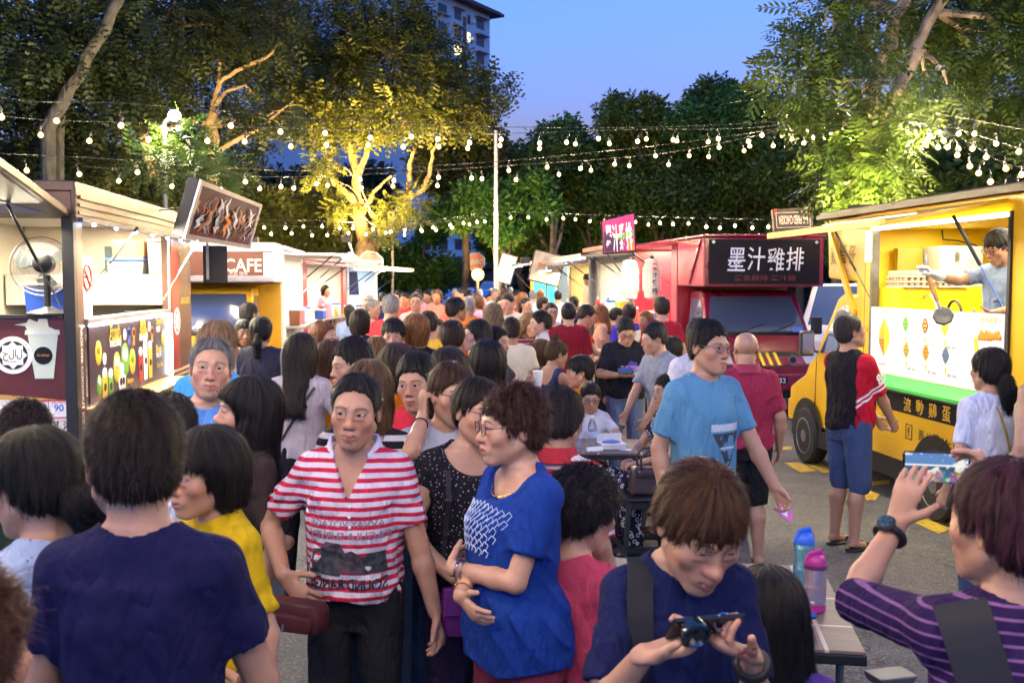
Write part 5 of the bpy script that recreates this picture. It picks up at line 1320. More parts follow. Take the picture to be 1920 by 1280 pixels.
for k,(u,v)in enumerate(((1181,525),(1222,523))):
 p=at(u,v,16.8 if k==0 else 15.6);s=1.0 if k else 1.06
 r=empty('paper_lantern',p,R_(-8),'long white paper lantern '+('with its writing turned away, left of the red post' if k==0 else 'with red and black brush writing, right of the red post'),'lantern','lanterns under the red awning')
 prof=[(.05,-.31)]+[((.145-.035*abs(i-7)/7*(abs(i-7)>4))*(1 if i%2 else .975),-.29+.58*i/14)for i in range(15)]+[(.05,.31)]
 MB().lathe([(a*s,z*s)for a,z in prof],(0,0,0),20).build('paper_shade',mat('lantern_paper',(.80,.72,.55),.8,emit=.05,ecol=(1,.8,.5)),r,smooth=True)
 MB().tube([(0,0,.31*s),(0,0,.36*s)],.035,10).build('cap',M_BLACK,r);MB().tube([(0,0,.36*s),(0,0,.50*s)],.004,5).build('cord',M_BLACK,r)
 for i,ch in enumerate('墨汁雞排'):
  a=R_(18 if k else 62);dx=Vector((math.cos(a),math.sin(a),0));nn=Vector((math.sin(a),-math.cos(a),0))
  lettering(ch,M_TXTR if i==0 else M_TXTK,r,nn*.152*s+Vector((0,0,(.19-.125*i)*s)),dx,(0,0,1),w=.085,h=.10,bold=.02,depth=.002)
def stall_truck(label,x,y,rz,side,L,H,body,inner,roofm,awn,zs=1.15,items=None,lamp=40,lampc=COOLW,ztop=2.3,W=1.8,front_open=False,panel=None):
 t=empty('food_truck',(x,y,0),rz,label,'food truck','food trucks along the street');s=side;W_=W*s
 X=lambda a,b:sorted((a*s,b*s))
 def bx(mb,a,b,*r):mb.box(*X(a,b),*r)
 b=MB();bx(b,0,.05,0,L,.4,zs);bx(b,0,.05,0,.3,zs,H);bx(b,0,.05,L-.3,L,zs,H);bx(b,0,.05,.3,L-.3,ztop,H);bx(b,W-.05,W,0,L,.4,H);bx(b,.05,W-.05,L-.05,L,.4,H)
 if not front_open:bx(b,.05,W-.05,0,.05,.4,H)
 else:bx(b,.05,W-.05,0,.05,.4,zs);bx(b,.05,W-.05,0,.05,ztop,H)
 b.build('body',body,t)
 r_=MB();bx(r_,-.04,W+.04,-.04,L+.04,H+.003,H+.07);r_.build('roof',roofm,t,bevel=.01)
 i=MB();bx(i,W-.09,W-.06,.06,L-.06,.5,H-.04);i.build('inner_wall',inner,t)
 i=MB();bx(i,.06,W-.1,.06,L-.06,H-.04,H-.01);i.build('inner_ceiling',inner,t)
 i=MB();bx(i,.06,W-.1,L-.09,L-.06,.5,H-.05);i.build('inner_end_wall',inner,t)
 i=MB();bx(i,-.3,.05,.3,L-.3,zs-.04,zs);i.build('serving_counter',M_STEEL,t,bevel=.005)
 f=MB();f.prism([(0,.2,H-.03),(-s*1.0,.2,H-.10+awn),(-s*1.0,.2,H-.14+awn),(0,.2,H-.07)],(0,L-.4,0));fl=f.build('awning_flap',roofm,t)
 e=MB();bx(e,-1.03,-1.0,.18,L-.18,H-.16+awn,H-.08+awn);e.build('awning_edge',M_ALU,fl)
 l=MB();bx(l,-.95,-.9,.3,L-.3,H-.165+awn,H-.15+awn);l.build('light_strip',M_LED,fl)
 strut('gas_strut',(-s*.75,.35,H-.12+awn*.8),(-s*.02,.32,zs+.5),t);strut('gas_strut',(-s*.75,L-.4,H-.12+awn*.8),(-s*.02,L-.34,zs+.5),t)
 for yy in(.8,L-.8):wheel(t,.1*s,yy,.28,.16,-s);wheel(t,(W-.1)*s,yy,.28,.16,s)
 c=MB();bx(c,.03,W-.03,.1,L-.1,.22,.4);c.build('chassis',M_BLACK,t)
 area('truck_light',(s*.6,L/2,H-.08),(0,0,0),.6,L*.7,lamp,lampc,t);area('truck_light',(-s*.55,L/2,H-.2+awn),(0,0,0),.15,L*.7,lamp*.6,lampc,t)
 return t,bx
T4,bx4=stall_truck('white cafe food truck with brown name sign above a yellow cab',-3.57,15.55,STREET,-1,3.2,2.42,M_OFFW,M_OFFW,M_OFFW,.06,zs=1.22,lamp=26)
n=MB();n.box(-1.85,0,-1.05,-.004,1.92,2.46);nb=n.build('over_cab_box',M_OFFW,T4,bevel=.02)
s=MB();s.box(-1.75,-.15,-1.062,-1.052,2.02,2.36);so=s.build('name_sign',mat('coffee_brown',(.19,.075,.045),.5),nb)
fs=MB()
for q in((-1.85,0,2.362,2.45),(-1.85,-.0,1.93,2.018)):fs.box(q[0],q[1],-1.07,-1.052,q[2],q[3])
fs.build('sign_trim',M_ALU,nb,bevel=.005)
lettering("'s CAFE",mat('cafe_letter',(.78,.74,.66)),so,(-.53,-1.063,2.17),(1,0,0),(0,0,1),w=.72,h=.20,bold=.02);lettering('大叔 咖啡',mat('cafe_letter',(.78,.74,.66)),so,(-.5,-1.063,2.052),(1,0,0),(0,0,1),w=.26)
MB().box(-1.8,-.03,-.03,-.005,.42,1.9).build('yellow_front_wall',M_YEL,T4)
cab(T4,-1.02,1.50,-.06,-1,M_YEL,L=1.25,roof=1.84)
o=MB().box(.001,.012,.35,1.6,.55,1.18).build('price_board',M_OFFW,T4)
for k in range(11):lettering(('KOPI O   1.50','LATTE   5.00','MOCHA   6.00','TEH   2.00')[k%4],M_TXTK,o,(.013,.62,1.13-.052*k),(0,1,0),(0,0,1),w=.42,h=.022,bold=.02)
MB().box(.012,.016,.95,1.55,.6,1.14).build('menu_photo',mat('latte_print',(.55,.42,.20),.4,var=.7,vscale=5),o)
MB().box(-1.82,0,-1.0,-.1,2.462,2.50).build('roof_rack',M_CREAM,T4)
T5,_=stall_truck('red food truck with white lit window next to the cafe truck',-3.93,18.8,-R_(2.6),-1,3.8,2.34,mat('rosy_panel',(.50,.06,.09),.4,var=.2),M_OFFW,mat('pale_roof',(.66,.56,.50),.5),-.02,zs=1.20,lamp=18)
disc('round_logo',C_RD,T5,(.003,.16,1.55),.14,'x',th=.004)
MB().box(.001,.01,.3,3.4,.55,1.14).build('menu_panel',mat('salmon_menu',(.72,.42,.30),.4,var=.5,vscale=6),T5)
T6,_=stall_truck('white food truck with long cool light strip at the far left',-3.80,23.0,-R_(1),-1,4.6,2.40,M_OFFW,mat('ice_white',(.62,.70,.80),.4),M_OFFW,-.05,zs=1.15,lamp=19,lampc=(.85,.93,1))
r=empty('menu_screen',at(655,531,23.6),R_(30),'dark blue tilted menu screen hung from the left awning edge','screen');MB().box(-.22,.22,-.02,.02,-.28,.28,Matrix.Rotation(R_(-12),3,'X')).build('panel',M_NAVY,r,bevel=.01);MB().tube([(0,0,.28),(0,.05,.5)],.012,6).build('arm',M_BLACK,r)
T7,_=stall_truck('grey food truck with salmon slatted counter and thick corner post',2.28,18.3,STREET,1,3.9,2.5,mat('warm_grey_panel',(.26,.21,.18),.5,var=.2),M_CREAM,M_GREY,.02,zs=1.38,lamp=18,lampc=(1,.93,.78))
for k in range(8):MB().box(-.035,-.001,.05,3.85,.45+.115*k,.535+.115*k).build('counter_slat',mat('salmon_slat',(.62,.26,.16),.5,var=.25,vscale=6),T7)
MB().box(.55,1.3,.6,3.2,1.40,1.75).build('black_griddle',M_BLACK,T7)
for k in range(5):MB().tube([(1.55,1.2+.3*k,2.2),(1.55,1.2+.3*k,1.82)],.035,8).build('hanging_cup',mat('blush_cup',(.70,.42,.36),.4),T7)
MB().box(-.12,.08,3.9,4.1,.0,2.62).build('corner_post',mat('post_grey',(.12,.11,.11),.5,.4,var=.3),T7,bevel=.03)
T8,_=stall_truck('dim food truck with yellow lit ceiling behind the thick grey post',1.82,22.7,STREET,1,3.4,2.45,M_GREY,mat('amber_wall',(.48,.36,.16),.5),M_GREY,-.12,zs=1.2,lamp=26,lampc=(1,.86,.55))
T9,_=stall_truck('teal food truck with yellow end wall at the far right',1.22,27.2,STREET,1,5.6,2.5,mat('teal_white',(.45,.62,.62),.4),M_TEAL,M_OFFW,.0,zs=1.15,lamp=80,lampc=(.9,1,1))
MB().box(-.01,0,4.9,5.58,.5,2.5).build('yellow_end_panel',M_YEL,T9)
for(u,v,Y,w_,h_,m,tilt,lab)in((1025,503,24.5,.36,.36,mat('paper_board',(.66,.50,.32),.5,var=.4,vscale=6),14,'small square tan signboard on a pole above the far right stalls'),(949,504,29,.22,.40,mat('mint_board',(.30,.52,.46),.5,var=.4,vscale=5),16,'small tilted mint signboard beside the light pole')):
 p=at(u,v,Y);r=empty('signboard',p,0,lab,'sign','tilted stall signboards');MB().box(-w_,w_,-.03,.03,-h_,h_,Matrix.Rotation(R_(tilt),3,'Y')).build('panel',m,r,bevel=.01)
 MB().box(-w_-.03,w_+.03,.03,.05,-h_-.03,h_+.03,Matrix.Rotation(R_(tilt),3,'Y'),(0,0,0)).build('frame',M_BROWN,r);MB().tube([(0,.07,-h_*.5),(0,.07,-p.z)],.025,6).build('pole',M_GREY,r)
 if m.name.startswith('paper'):lettering('味道',mat('rust',(.55,.17,.02)),r,(0,-.035,0),(math.cos(R_(tilt)),0,-math.sin(R_(tilt))),(math.sin(R_(tilt)),0,math.cos(R_(tilt))),w=.45,bold=.03)
def far_car(label,x,y,rz,paint,kind='sedan',group='cars parked at the far end'):
 t=empty('parked_car',(x,y,0),rz,label,'car',group);W=1.72;hw=lambda z:W/2-max(0,z-.85)*.22
 if kind=='pickup':prof=[(0,.45),(0,1.12),(1.55,1.12),(1.6,1.75),(2.9,1.78),(3.5,1.2),(4.9,1.1),(5.1,.95),(5.1,.45)]
 elif kind=='van':prof=[(0,.4),(0,1.0),(.15,1.85),(3.2,1.9),(3.9,1.2),(4.3,1.05),(4.4,.4)]
 else:prof=[(0,.35),(0,.8),(.25,1.0),(.75,1.05),(1.35,1.45),(2.55,1.48),(3.3,1.0),(4.2,.88),(4.35,.7),(4.35,.35)]
 L=prof[-1][0];b=MB();n=len(prof);P=lambda a,z,s,o=0:Vector((s*(hw(z)+o),a-L/2,z))
 b._add([P(a,z,-1)for a,z in prof]+[P(a,z,1)for a,z in prof],[tuple(range(n)),tuple(range(2*n-1,n-1,-1))]+[(i,n+i,n+(i+1)%n,(i+1)%n)for i in range(n)])
 b.build('body',paint,t,bevel=.06,seg=3,smooth=True)
 g={'pickup':[(1.75,1.2),(1.78,1.66),(2.85,1.68),(3.3,1.2)],'van':[(.4,1.15),(.45,1.7),(3.1,1.74),(3.6,1.2)],'sedan':[(.95,1.05),(1.4,1.38),(2.5,1.41),(3.05,1.04)]}[kind]
 for s in(-1,1):MB().prism([P(a,z,s,.004)for a,z in g],(-s*.01,0,0)).build('side_window',M_DGLASS,t)
 rear={'pickup':((1.555,1.2),(1.598,1.68)),'van':((.03,1.15),(.135,1.75)),'sedan':((.82,1.09),(1.30,1.41))}[kind]
 m=MB();m.quad(*[P(a-.012,z+.006,s*.86)for(a,z),s in((rear[0],-1),(rear[0],1),(rear[1],1),(rear[1],-1))]);m.build('rear_window',M_DGLASS,t)
 fr={'pickup':((2.95,1.74),(3.45,1.24)),'van':((3.25,1.85),(3.85,1.24)),'sedan':((2.62,1.45),(3.22,1.05))}[kind]
 m=MB();m.quad(*[P(a+.012,z+.006,s*.86)for(a,z),s in((fr[0],-1),(fr[0],1),(fr[1],1),(fr[1],-1))]);m.build('windscreen',M_DGLASS,t)
 for s in(-1,1):MB().box(*sorted((s*.55,s*.82)),-L/2-.012,-L/2+.03,.68,.86).build('tail_light',C_RD,t)
 for s in(-1,1):MB().box(*sorted((s*.5,s*.8)),L/2-.03,L/2+.012,.62,.78).build('headlight',mat('lens',(.6,.62,.65)),t)
 MB().box(-.26,.26,-L/2-.018,-L/2,.62,.74).build('number_plate',M_SIGNK,t)
 for a in(.8,L-.85):
  for s in(-1,1):wheel(t,s*(W/2-.09),a-L/2,.31,.18,s)
 return t
M_CARW=mat('car_white',(.70,.71,.73),.25,coat=.6);M_CARS=mat('car_silver',(.36,.38,.42),.25,.5,coat=.6);M_CARD2=mat('car_dark',(.03,.035,.05),.25,coat=.6);M_CARR=mat('car_wine',(.16,.02,.03),.25,coat=.6)
far_car('white car parked between the red truck and the yellow truck',5.9,17.2,R_(160),M_CARW,'van','cars parked behind the trucks')
far_car('white van parked behind the white car beside the red truck',8.0,22.0,R_(170),M_CARW,'van','cars parked behind the trucks')
cars=[(786,536,62,M_CARS,'sedan','silver car parked at the far left of the row',15),(819,530,58,M_CARW,'pickup','white pickup truck seen from behind in the far car park',5),(848,536,60,M_CARW,'sedan','white car parked right of the pickup truck',60),(873,536,56,M_CARS,'sedan','silver car parked below the orange street lamp',70),(904,538,55,M_CARW,'sedan','white car parked right of the orange street lamp',80),(950,540,52,M_CARD2,'sedan','dark car parked right of the light pole',75),(760,540,60,M_CARD2,'sedan','dark car parked below the green tree',40),(935,530,66,M_CARS,'van','silver van behind the light pole',30),(860,530,70,M_CARD2,'sedan','dark car in the second row behind the silver cars',80),(895,530,72,M_CARR,'sedan','wine red car in the second row under the lamp',85),(700,540,50,M_CARS,'van','silver van half hidden by the stop sign tree',20)]
for u,v,Y,m,k,lab,rz in cars:far_car(lab,(u-CX)/FPX*Y,Y,R_(rz),m,k)
gi=random.Random(12);cset=[('red',C_RD),('orange',C_OR),('green',C_GR),('blue',C_BL),('yellow',C_YE),('pink',C_PK),('white',C_WH),('brown',C_BR)]
for nm,tr,sd,zz,L in(('cafe truck',T4,-1,1.222,3.2),('red truck on the left',T5,-1,1.202,3.8),('white truck with the cool strip',T6,-1,1.152,4.6),('grey slatted truck',T7,1,1.382,3.9),('dim yellow lit truck',T8,1,1.202,3.4),('red chicken truck',T3,1,1.202,4.0)):
 cs=gi.sample(cset,6)
 for k,(cn,cm)in enumerate(cs):
  y=(.6 if tr is not T3 else 1.95)+(L-1.3)*(k+.2)/6*(1 if tr is not T3 else .62);x=-sd*gi.uniform(.06,.2)
  if k%2:
   r=empty('sauce_bottle',loc_in(tr,(x,y,zz)),0,'%s sauce bottle on the counter of the %s'%(cn,nm),'bottle','bottles and tubs on the truck counters');h=gi.uniform(.2,.28)
   MB().lathe([(.035,0),(.04,.005),(.04,h*.62),(.016,h*.75),(.014,h*.9)],(0,0,0),12).build('bottle',cm,r,smooth=True);MB().lathe([(.018,h*.901),(.018,h),(.006,h*1.04)],(0,0,0),10).build('cap',C_WH if cm is not C_WH else C_RD,r)
  else:box_thing('food_tub','%s plastic tub on the counter of the %s'%(cn,nm),'tub',tr,(x,y,zz),(.18,.24,gi.uniform(.12,.24)),cm,C_WH if cm is not C_WH else C_BL,0,'bottles and tubs on the truck counters')
for k in range(5):
 MB().box(-.30-.06*k,-.27-.06*k,.5+.30*k,.66+.30*k,1.62,2.16).build('hanging_bag',(C_RD,C_RD,C_WH,C_OR,C_BR)[k],T4,bevel=.03)
for y_ in(-.9,-.05,2.3):MB().box(-.003,-.0005,y_,y_+.008,.42,1.09 if y_<2.2 else 2.4).build('panel_seam',M_GREY,T2)
for k in range(16):MB().lathe([(.007,0),(.006,.003),(.001,.004)],(-.0005,-.85+.2*k,.445),8,Matrix.Rotation(R_(-90),3,'Y')).build('rivet',M_STEEL,T2)
def leaf_mat(name,c1,c2):
 m=bpy.data.materials.new(name);nt=NT(m);x_=X(nt)
 out=N(nt,'ShaderNodeOutputMaterial');b=N(nt,'ShaderNodeBsdfPrincipled');tr=N(nt,'ShaderNodeBsdfTranslucent');mx=N(nt,'ShaderNodeMixShader');mx.inputs[0].default_value=.28
 at_=N(nt,'ShaderNodeAttribute',attribute_name='tone');c=x_.mix(at_.outputs['Fac'],c1,c2)
 lk(nt,c,b.inputs['Base Color']);lk(nt,c,tr.inputs[0]);b.inputs['Roughness'].default_value=.5;b.inputs['Specular IOR Level'].default_value=.3
 lk(nt,b.outputs[0],mx.inputs[1]);lk(nt,tr.outputs[0],mx.inputs[2]);lk(nt,mx.outputs[0],out.inputs[0]);return m
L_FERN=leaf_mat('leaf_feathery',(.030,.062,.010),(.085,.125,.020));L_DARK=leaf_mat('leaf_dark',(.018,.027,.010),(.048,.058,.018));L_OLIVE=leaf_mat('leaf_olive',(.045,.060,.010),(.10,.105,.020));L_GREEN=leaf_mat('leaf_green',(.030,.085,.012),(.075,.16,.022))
def bark_mat(name,c):
 new=name not in MATS;m=mat(name,c,.9,var=.5,vscale=5,bump=1.0,bscale=9)
 if new:
  for n in m.node_tree.nodes:
   if n.type=='BUMP':
    n.inputs['Distance'].default_value=.07;mp=N(m.node_tree,'ShaderNodeMapping');mp.inputs['Scale'].default_value=(1,1,.3);src=n.inputs['Height'].links[0].from_node;lk(m.node_tree,src.inputs['Vector'].links[0].from_socket,mp.inputs[0]);lk(m.node_tree,mp.outputs[0],src.inputs['Vector']);src.inputs['Detail'].default_value=8
 return m
B_PALE=bark_mat('bark_pale',(.28,.22,.16));B_DARK=bark_mat('bark_dark',(.07,.055,.042))
def frond_tpl(pairs=6,w=.10):
 V=[];F=[]
 for i in range(pairs):
  t=.12+.84*i/(pairs-1);L=.34*(1-abs(t-.45)*.9)
  for s in(-1,1):
   a=R_(62-20*t);d=np.array([math.cos(a),s*math.sin(a),-.22]);n=np.array([-math.sin(a),s*math.cos(a),0])*w*.5
   b0=np.array([t,0,-.18*t*t]);k=len(V)
   V+=[b0-n*.3,b0+d*L*.5-n,b0+d*L,b0+d*L*.5+n];F.append((k,k+1,k+2,k+3))
 return np.array(V),np.array(F)
def sprig_tpl(n=7):
 V=[];F=[];r=random.Random(2)
 for i in range(n):
  a=2*math.pi*i/n+r.uniform(-.4,.4);t=.15+.5*r.random();el=r.uniform(-.5,.5)
  d=np.array([math.cos(a)*math.cos(el),math.sin(a)*math.cos(el),math.sin(el)]);s=np.cross(d,[0,0,1]);s/=np.linalg.norm(s);s=s*math.cos(1.0*i)+np.cross(s,d)*math.sin(1.0*i)
  b0=d*t*.4;k=len(V);V+=[b0,b0+d*.33+s*.14,b0+d*.66,b0+d*.33-s*.14];F.append((k,k+1,k+2,k+3))
 return np.array(V),np.array(F)
FROND=frond_tpl();FROND_S=frond_tpl(4,.17);SPRIG=sprig_tpl()
def scatter(name,clumps,tpl,size,dens,m,parent,seed,droop=.35,org=Vector((0,0,0)),gap=.35):
 """leaf clusters through ellipsoid clumps (centre, radii); dens = clusters per m^2 of clump surface"""
 g=np.random.default_rng(seed);TV,TF=tpl;Vs=[];Fs=[];T=[];off=0
 for c,r in clumps:
  r=np.array(r);area_=4*math.pi*((r[0]*r[1])**1.6+(r[0]*r[2])**1.6+(r[1]*r[2])**1.6)**(1/1.6)/3**(1/1.6)
  n=max(6,int(area_*dens))
  d=g.normal(0,1,(n,3));d/=np.linalg.norm(d,axis=1)[:,None]
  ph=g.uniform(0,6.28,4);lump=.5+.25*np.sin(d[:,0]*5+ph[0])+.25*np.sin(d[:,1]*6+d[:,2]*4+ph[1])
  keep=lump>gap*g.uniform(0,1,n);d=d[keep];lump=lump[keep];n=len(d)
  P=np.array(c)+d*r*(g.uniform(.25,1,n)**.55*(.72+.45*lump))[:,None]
  ax=d*.9+g.normal(0,.6,(n,3));ax[:,2]-=droop;ax/=np.linalg.norm(ax,axis=1)[:,None]
  up=np.array([0,0,1.0])+g.normal(0,.35,(n,3));sd=np.cross(up,ax);sd/=np.linalg.norm(sd,axis=1)[:,None]+1e-9;nu=np.cross(ax,sd)
  s=size*g.uniform(.6,1.35,n)
  W=P[:,None]+s[:,None,None]*(TV[None,:,0,None]*ax[:,None]+TV[None,:,1,None]*sd[:,None]+TV[None,:,2,None]*nu[:,None])
  Vs.append(W.reshape(-1,3));Fs.append((TF[None]+(np.arange(n)*len(TV))[:,None,None]).reshape(-1,4)+off);off+=n*len(TV)
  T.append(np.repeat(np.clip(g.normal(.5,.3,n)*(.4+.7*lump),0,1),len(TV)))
 V=np.concatenate(Vs)-np.array(org);F=np.concatenate(Fs);me=mesh_np(name,V,F,smooth=False)
 a=me.attributes.new('tone','FLOAT','POINT');a.data.foreach_set('value',np.concatenate(T).astype(np.float32))
 return link(name,me,m,parent)
def wob(pts,amp,seed,sub=3):
 g=random.Random(seed);out=[]
 for a,b in zip(pts[:-1],pts[1:]):
  for k in range(sub):out.append(a.lerp(b,k/sub)+(Vector((g.uniform(-1,1),g.uniform(-1,1),g.uniform(-.5,.5)))*amp if k else Vector((0,0,0))))
 out.append(pts[-1]);return out
def tree(label,base,limbs,clumps,leafm,barkm,tpl,size,dens,seed,twigs=2,group=None,gap=.35,droop=.35,name='tree'):
 """limbs: list of ([points], r0, r1); clumps: (centre, radii)"""
 base=Vector((base[0],base[1],0));t=empty(name,base,0,label,'tree',group);g=random.Random(seed)
 mb=MB();tips=[]
 for k,(pts,r0,r1)in enumerate(limbs):
  pp=wob([p-base for p in pts],max(r0,.06)*.5,seed+k);n=len(pp)
  mb.tube(pp,[(r0+(r1-r0)*i/(n-1))*g.uniform(.88,1.14)for i in range(n)],9);tips+=[(p,r1)for p in pp[n//2:]]
 for c,r in clumps:
  c_=Vector(c)-base
  if not tips:break
  p,rr=min(tips,key=lambda q:(q[0]-c_).length)
  for q in range(twigs):
   e=c_+Vector((g.uniform(-.7,.7)*r[0],g.uniform(-.7,.7)*r[1],g.uniform(-.3,.7)*r[2]));pp=wob([p,p.lerp(e,.5)+Vector((0,0,.12*(e-p).length)),e],.06*(e-p).length,seed+q,2)
   mb.tube(pp,[max(.012,rr*.8*(1-i/len(pp)*.8))for i in range(len(pp))],5)
 mb.build('trunk',barkm,t,smooth=True)
 scatter('crown',clumps,tpl,size,dens,leafm,t,seed,droop,base,gap)
 return t
A=at
def C(u,v,Y,rx,ry,rz):return(tuple(at(u,v,Y)),(rx,ry,rz))
def auto_tree(label,x,y,h,rad,leafm,barkm,tpl,size,dens,seed,n=9,lean=(0,0),group=None,zc=.62,gap=.3,flat=.6,r0=.22):
 g=random.Random(seed);top=Vector((x+lean[0],y+lean[1],h*zc));fork=Vector((x+lean[0]*.4,y+lean[1]*.4,h*.33));clumps=[];limbs=[([Vector((x,y,0)),fork],r0,r0*.75)]
 for k in range(n):
  a=2*math.pi*k/n+g.uniform(-.3,.3);rr=rad*g.uniform(.25,.75);c=Vector((top.x+rr*math.cos(a),top.y+rr*math.sin(a),h*g.uniform(zc-.18,.93)))
  q=rad*g.uniform(.32,.5);clumps.append((tuple(c),(q,q,q*flat)))
  if k%2==0:limbs.append(([fork,fork.lerp(c,.5)+Vector((0,0,.4)),c],r0*.5,.03))
 return tree(label,(x,y),limbs,clumps,leafm,barkm,tpl,size,dens,seed,2,group,gap)
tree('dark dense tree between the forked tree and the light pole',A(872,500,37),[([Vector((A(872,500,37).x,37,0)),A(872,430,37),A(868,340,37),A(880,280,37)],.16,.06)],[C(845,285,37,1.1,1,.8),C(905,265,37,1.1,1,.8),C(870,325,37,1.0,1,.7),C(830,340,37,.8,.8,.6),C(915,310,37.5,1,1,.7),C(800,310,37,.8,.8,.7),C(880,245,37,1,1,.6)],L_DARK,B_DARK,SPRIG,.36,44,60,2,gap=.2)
b0=A(684,560,30);f1=A(676,420,30)
tree('orange lit spreading tree with forked trunk behind the stop sign',b0,[([Vector((b0.x,30,0)),A(683,500,30),f1],.30,.22),([f1,A(655,365,29.5),A(628,345,29.5),A(612,305,29.5),A(628,275,29),A(598,215,29)],.13,.03),([f1,A(668,340,30),A(660,290,30.5),A(640,240,30.5),A(610,190,30)],.17,.04),([A(668,340,30),A(690,270,30),A(725,180,30),A(740,110,30)],.11,.03),([A(688,470,30),A(730,440,29.5),A(758,405,29.5),A(762,370,29.5),A(768,310,29.5),A(790,250,29.5)],.17,.04),([A(762,375,29.5),A(795,355,29.5),A(806,320,29.5),A(810,285,29.5),A(825,250,29.5)],.09,.03),([A(680,400,30),A(700,360,29.8),A(735,330,29.5)],.09,.03)],[C(500,185,29,1.4,1.4,.9),C(560,130,30,1.6,1.6,1.1),C(640,160,31,1.7,1.6,1.0),C(630,70,31,1.7,1.6,1.1),C(720,120,30,1.7,1.6,1.1),C(700,30,31,1.6,1.6,1.0),C(795,165,29.5,1.3,1.4,.9),C(770,60,31,1.0,1.3,.9),C(860,180,30,1.2,1.2,.8),C(915,170,30.5,.8,1,.55),C(760,215,28.5,1.4,1.3,.6),C(650,220,29,1.3,1.2,.6),C(580,215,28.5,1.2,1.1,.7),C(870,225,29.5,.9,.9,.35),C(530,60,32,1.5,1.5,1.1),C(820,110,31,.9,1,.8)],L_OLIVE,bark_mat('bark_ochre',(.30,.20,.10)),FROND_S,.46,30,31,3,gap=.25)
tree('low sprouting orange lit leaves on a slim stem beside the forked tree',A(735,520,29),[([Vector((A(735,520,29).x,29,0)),A(735,440,29)],.06,.03)],[C(735,395,28.6,.55,.5,.35),C(610,300,28.6,.45,.5,.4),C(770,380,28.6,.4,.5,.4),C(640,395,28.6,.35,.4,.4),C(718,430,28.6,.45,.5,.25),C(600,330,28.8,.4,.4,.3)],L_OLIVE,B_PALE,FROND,.40,42,32,1)
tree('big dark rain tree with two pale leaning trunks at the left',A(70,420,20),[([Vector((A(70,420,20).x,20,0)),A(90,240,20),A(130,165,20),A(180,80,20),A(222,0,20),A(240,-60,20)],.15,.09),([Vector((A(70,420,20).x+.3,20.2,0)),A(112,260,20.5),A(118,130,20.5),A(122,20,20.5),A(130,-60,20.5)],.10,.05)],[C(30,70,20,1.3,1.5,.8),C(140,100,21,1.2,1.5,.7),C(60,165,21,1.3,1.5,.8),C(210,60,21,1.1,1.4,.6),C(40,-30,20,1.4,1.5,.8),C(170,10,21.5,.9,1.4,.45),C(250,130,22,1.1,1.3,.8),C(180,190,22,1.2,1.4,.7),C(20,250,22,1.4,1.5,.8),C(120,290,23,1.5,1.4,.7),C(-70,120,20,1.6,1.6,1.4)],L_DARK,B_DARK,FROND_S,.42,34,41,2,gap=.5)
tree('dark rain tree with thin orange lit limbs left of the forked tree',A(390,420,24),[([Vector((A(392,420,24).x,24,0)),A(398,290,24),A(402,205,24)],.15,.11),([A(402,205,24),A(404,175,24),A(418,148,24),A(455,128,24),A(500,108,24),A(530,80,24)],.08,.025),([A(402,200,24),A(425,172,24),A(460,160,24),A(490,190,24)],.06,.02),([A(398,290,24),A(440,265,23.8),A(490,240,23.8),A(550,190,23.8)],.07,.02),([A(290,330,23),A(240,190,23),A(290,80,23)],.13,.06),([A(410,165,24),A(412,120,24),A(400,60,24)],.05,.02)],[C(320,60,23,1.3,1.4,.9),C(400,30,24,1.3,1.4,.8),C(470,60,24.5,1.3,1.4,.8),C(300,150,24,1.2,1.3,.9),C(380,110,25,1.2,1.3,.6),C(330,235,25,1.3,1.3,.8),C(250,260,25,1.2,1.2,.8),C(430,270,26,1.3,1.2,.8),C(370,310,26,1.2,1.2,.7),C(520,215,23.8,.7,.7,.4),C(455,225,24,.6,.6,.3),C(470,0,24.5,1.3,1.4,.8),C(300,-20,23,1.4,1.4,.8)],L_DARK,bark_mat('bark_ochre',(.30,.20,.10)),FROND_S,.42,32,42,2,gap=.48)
tree('lamp lit feathery green branch beside the bright street lamp',A(400,420,18),[([Vector((A(385,420,18).x,18.6,0)),A(385,330,18.4),A(360,280,18.2)],.05,.03)],[C(350,265,18,.45,.4,.25),C(400,300,18,.45,.4,.2),C(330,300,18,.4,.4,.2),C(420,325,18,.45,.4,.22),C(270,295,18.2,.3,.3,.15)],L_FERN,B_DARK,FROND,.42,40,43,2)
bx_=A(1632,420,13).x
tree('tall feathery tree with two pale trunks rising behind the yellow truck',(bx_,13.4),[([Vector((bx_,13.4,0)),A(1630,330,13.2),A(1628,235,13.1),A(1648,140,13.1),A(1672,60,13.1),A(1700,-20,13.1),A(1730,-120,13.1)],.11,.07),([A(1632,250,13.2),A(1660,200,13.0),A(1705,130,13.0),A(1728,70,13),A(1768,0,13),A(1800,-90,13)],.085,.06),([A(1630,300,13.1),A(1600,200,12.9),A(1560,170,12.8)],.02,.012),([A(1632,235,13.1),A(1590,150,13),A(1520,130,12.9)],.02,.01)],[C(1545,45,13,.55,.5,.35),C(1590,95,12.9,.5,.5,.4),C(1500,150,13,.5,.5,.28),C(1560,165,12.8,.55,.5,.3),C(1620,165,13.2,.4,.4,.3),C(1640,30,13.3,.5,.5,.4),C(1470,185,13.2,.4,.4,.2),C(1530,105,13.2,.45,.5,.28),C(1575,20,13.4,.4,.5,.3),C(1800,90,14,.9,.8,.6),C(1870,60,14,.9,.8,.6),C(1740,160,13.5,.45,.5,.28),C(1890,150,14.5,.8,.8,.4),C(1820,180,15,.8,.8,.35),C(1780,0,14,.9,.8,.6),C(1900,-20,13.5,1,.9,.6),C(1700,-50,13.5,1,.9,.5),C(1945,210,14.5,.6,.6,.3)],L_FERN,B_PALE,FROND,.42,38,51,2,gap=.5)
